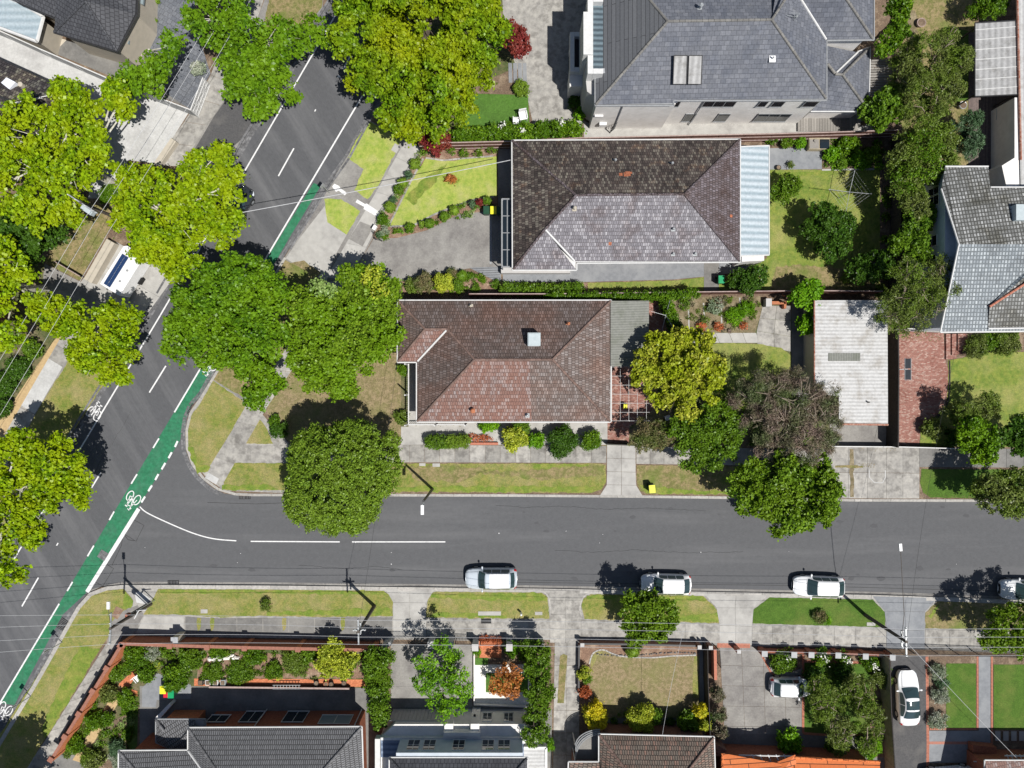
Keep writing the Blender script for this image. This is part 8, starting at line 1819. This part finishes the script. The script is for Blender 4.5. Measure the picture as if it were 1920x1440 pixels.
pot(621, 1283, .2, .35, 'pot_black', 'second black pot on the orange brick path'); pot(645, 1281, .2, .3, 'pot_black', 'pot with green plant nearest the lime yellow bush'); pot(201, 1336, .24, .4, 'pot_black', 'upper large black pot on the sand path'); pot(196, 1344, .22, .4, 'pot_black', 'lower large black pot with white flowers on the sand path')
pot(235, 1299, .32, .4, 'plastic_white', 'round white rimmed pot on the small brick landing'); pot(1728, 42, .38, .35, 'timber_cap', 'round brown fire pit on the dry lawn at the top right', nm='fire_pit')
pot(1806, 197, .32, .4, 'gutter_metal', 'round grey tub beside the timber deck'); pot(386, 1279, .2, .3, 'pot_black', 'dark tub at the left end of the brick path')
for i, (x, y) in enumerate(((294, 2), (289, 38))): shrub('ball_shrub', ('upper clipped ball in the tiled forecourt at the top left', 'lower clipped ball in the tiled forecourt at the top left')[i], x, y, 5, .5, 'leaf_box', tight=True, leaf=(.09, .06), dens=900, clump=.2)
for i, (x, y) in enumerate(((267, 54), (258, 86))): shrub('ball_shrub', ('upper clipped ball in the pebble planter', 'lower clipped ball in the pebble planter')[i], x, y, 5.5, .9, 'leaf_box', tight=True, leaf=(.09, .06), dens=900, clump=.2)
c = P(288, 19, G); mb = MB(); mb.box((c.x, c.y, G+.03), (.45, .6, .05), rad(-18)); mb.build('door_mat', 'trim_dark', label='dark square mat on the tiled forecourt', cat='mat')
# garden furniture
def chair(px, py, rz, label, mat='plastic_white', s_=1.0):
    c = P(px, py, .6); t = thing('garden_chair', label, 'chair', (c.x, c.y, G), rotz=rz)
    def lb(mb, nm, mt):
        me = bpy.data.meshes.new(nm); me.from_pydata(mb.v, [], mb.f); o = bpy.data.objects.new(nm, me); C.objects.link(o); o.parent = t; me.materials.append(MATS[mt])
    mb = MB(); mb.box((0, 0, .42*s_), (.5*s_, .5*s_, .05)); lb(mb, 'seat', mat); mb = MB(); mb.box((0, .27*s_, .7*s_), (.5*s_, .05, .55*s_)); lb(mb, 'backrest', mat)
    for x in (-1, 1):
        for y in (-1, 1): mb = MB(); mb.box((x*.22*s_, y*.22*s_, .2*s_), (.05, .05, .4*s_)); lb(mb, 'leg', mat)
        mb = MB(); mb.box((x*.26*s_, 0, .62*s_), (.05, .5*s_, .04)); lb(mb, 'armrest', mat)
chair(968, 227, rad(90), 'white garden chair at the left on the artificial lawn by the hedge'); chair(981, 218, rad(10), 'white lounge chair at the right on the artificial lawn by the hedge', s_=1.3)
chair(258, 1272, rad(40), 'white chair among the plants in the walled garden'); chair(1252, 784, rad(20), 'small white chair beside the white pergola', s_=.8)
c = P(1702, 692, 1.4); t = thing('folding_clothes_rack', 'black two panel frame on an arm over the brick courtyard', 'rack', (c.x, c.y, G)); mb = MB(); 
mb.box(c+Vector((0, .48, 0)), (.5, .85, .05)); mb.box(c+Vector((0, -.48, 0)), (.5, .85, .05)); mb.build('panel', 'car_dark', t); mb = MB(); a = P(1684, 693, 1.4); mb.tube([a, c], .035, 6); mb.tube([(c.x, c.y, G), (c.x, c.y, 1.4)], .03, 6)
for q in ((-.27, .95), (.27, .95), (-.27, -.95), (.27, -.95)): pass
mb.tube([c+Vector((-.27, -.95, .03)), c+Vector((.27, -.95, .03)), c+Vector((.27, .95, .03)), c+Vector((-.27, .95, .03)), c+Vector((-.27, -.95, .03))], .03, 5); mb.build('frame', 'galvanised', t)
c = P(1875, 215, .8); t = thing('outdoor_table', 'pale grey box table in the shade on the dark deck', 'table', (c.x, c.y, G)); mb = MB(); mb.box((c.x, c.y, G+.75), (.75, .95, .06)); mb.build('table_top', 'ac_box', t)
for q in ((-.3, -.4), (.3, -.4), (.3, .4), (-.3, .4)): mb = MB(); mb.box((c.x+q[0], c.y+q[1], G+.36), (.06, .06, .7)); mb.build('leg', 'trim_grey', t)
# ladder on the brick path, pale rocks, hose loop, rubbish in the alley
c = P(540, 1287, .3); t = thing('ladder', 'aluminium ladder lying along the orange brick path', 'ladder', (c.x, c.y, G)); mb = MB()
for dy in (-.16, .16): mb.box((c.x, c.y+dy+.12, G+.56), (2.4, .04, .07))
mb.build('stile', 'galvanised', t); mb = MB()
for k in range(9): mb.box((c.x-1.08+k*.27, c.y+.12, G+.56), (.04, .29, .035))
mb.build('rung', 'galvanised', t)
rn = random.Random(5); mb = MB()
for k in range(16): q = P(394+k*3.4, 1235+rn.uniform(-3, 3)-(k > 9)*3, .3); mb.blob(q, (rn.uniform(.12, .22), rn.uniform(.12, .2), rn.uniform(.12, .2)), 7, 5, jit=.25, seed=k)
mb.build('rock_edging', 'white_stone', label='row of pale rocks edging the bed in the walled garden', cat='rocks')
mb = MB()
for k in range(60): q = P(1060+rn.uniform(-2, 2)+60+k*3.2, 1226+3*math.sin(k*.1)+rn.uniform(-1, 1), .2); mb.blob(q, (.07, .06, .07), 6, 4, jit=.3, seed=k)
mb.build('stone_edging', 'bluestone', label='line of small stones between the mulch and the dry lawn', cat='edging')
for i in range(4):
    c = P(375+i*14, 1281, .6); t = thing('garden_tub', ('black crate at the left end of the brick path', 'white tub beside the black crate', 'second white tub on the brick path', 'small grey box on the brick path')[i], 'tub', (c.x, c.y, G))
    mb = MB(); mb.box((c.x, c.y, G+.2), (.42, .45, .4)); mb.build('body', ('pot_black', 'plastic_white', 'plastic_white', 'ac_box')[i], t); mb = MB(); mb.box((c.x, c.y, G+.41), (.34, .36, .02)); mb.build('contents', 'soil', t)
for k, (x, y, w_, l_, m_) in enumerate(((1672, 652, .45, 1.6, 'rust'), (1672, 690, .5, .9, 'timber_dark'), (1671, 745, .4, 1.5, 'rust'), (1673, 785, .6, 1.6, 'timber_grey'))):
    c = P(x, y, .5); mb = MB()
    for j in range(4): mb.box((c.x+rn.uniform(-.1, .1), c.y+rn.uniform(-.15, .15), G+.1+j*.1), (w_*rn.uniform(.5, 1), l_*rn.uniform(.6, 1), .07), rn.uniform(-.12, .12))
    mb.build('scrap_sheet', m_, label=('rusty iron sheets stacked in the alley right of the garage, topmost pile', 'dark boards in the alley right of the garage', 'rusty sheets in the middle of the garage alley', 'grey boards at the lower end of the garage alley')[k], cat='scrap pile')
line('road_mark_chalk', [(1630, 880), (1630, 895), (1640, 905), (1655, 905), (1660, 895), (1660, 882)], .08, L4, 'concrete_white')
c = P(1478, 565, .8); t = thing('barbecue', 'old terracotta brick barbecue and pots at the back fence of the courtyard', 'barbecue', (P(1450, 568, .5).x, P(1450, 568, .5).y, G)); c = P(1450, 568, .5)
mb = MB(); mb.box((c.x-.5, c.y, G+.35), (.5, .7, .7)); mb.build('hood', 'render_grey', t); mb = MB(); mb.box((c.x+.4, c.y, G+.3), (1.2, .25, .6)); mb.box((c.x+.95, c.y-.2, G+.3), (.2, .6, .6)); mb.build('brick_base', 'terracotta', t)
pot(1471, 551, .18, .3, 'terracotta', 'terracotta pot on the fence side of the barbecue')
# kerb sign plates and spots of litter on the road
mb = MB(); c = P(634, 143, .02); mb.add([c+Vector((0, .15, 0)), c+Vector((.3, -.1, .02)), c+Vector((-.1, -.15, .03))], [(0, 2, 1)]); mb.build('paper_scrap', 'plastic_white', label='scrap of white paper on the main road near the top', cat='litter')
mb = MB()
for k in range(14):
    q = P(rn.uniform(250, 1900), rn.uniform(960, 1085), .02); mb.blob(q, (rn.uniform(.02, .05),)*2+(.01,), 6, 4)
o = mb.build('road_specks', 'white_paint', label='pale specks of grit scattered on the asphalt', cat='litter'); o['kind'] = 'stuff'
rng = np.random.default_rng(4); mb = MB()
for (x0, y0, x1, y1, n) in ((1690, 620, 1765, 640, 160), (1600, 868, 1640, 876, 60), (1610, 838, 1680, 846, 50), (750, 792, 900, 800, 60), (500, 770, 740, 830, 120), (1140, 800, 1200, 835, 90), (1725, 930, 1900, 936, 60), (400, 880, 520, 920, 60), (1320, 800, 1500, 860, 120)):
    for k in range(n):
        q = P(rng.uniform(x0, x1), rng.uniform(y0, y1), G+.03); a = rng.uniform(0, 6.28); s_ = rng.uniform(.04, .09)
        mb.add([q+Vector((math.cos(a)*s_, math.sin(a)*s_, 0)), q+Vector((-math.sin(a)*s_*.5, math.cos(a)*s_*.5, .01)), q-Vector((math.cos(a)*s_, math.sin(a)*s_, 0))], [(0, 1, 2)])
o = mb.build('fallen_leaves', 'lawn_straw', label='scattered dry leaves on paths and paving', cat='leaves', uv=False); o['kind'] = 'stuff'
print('LEAVES', LEAVES, 'OBJECTS', len(bpy.data.objects))
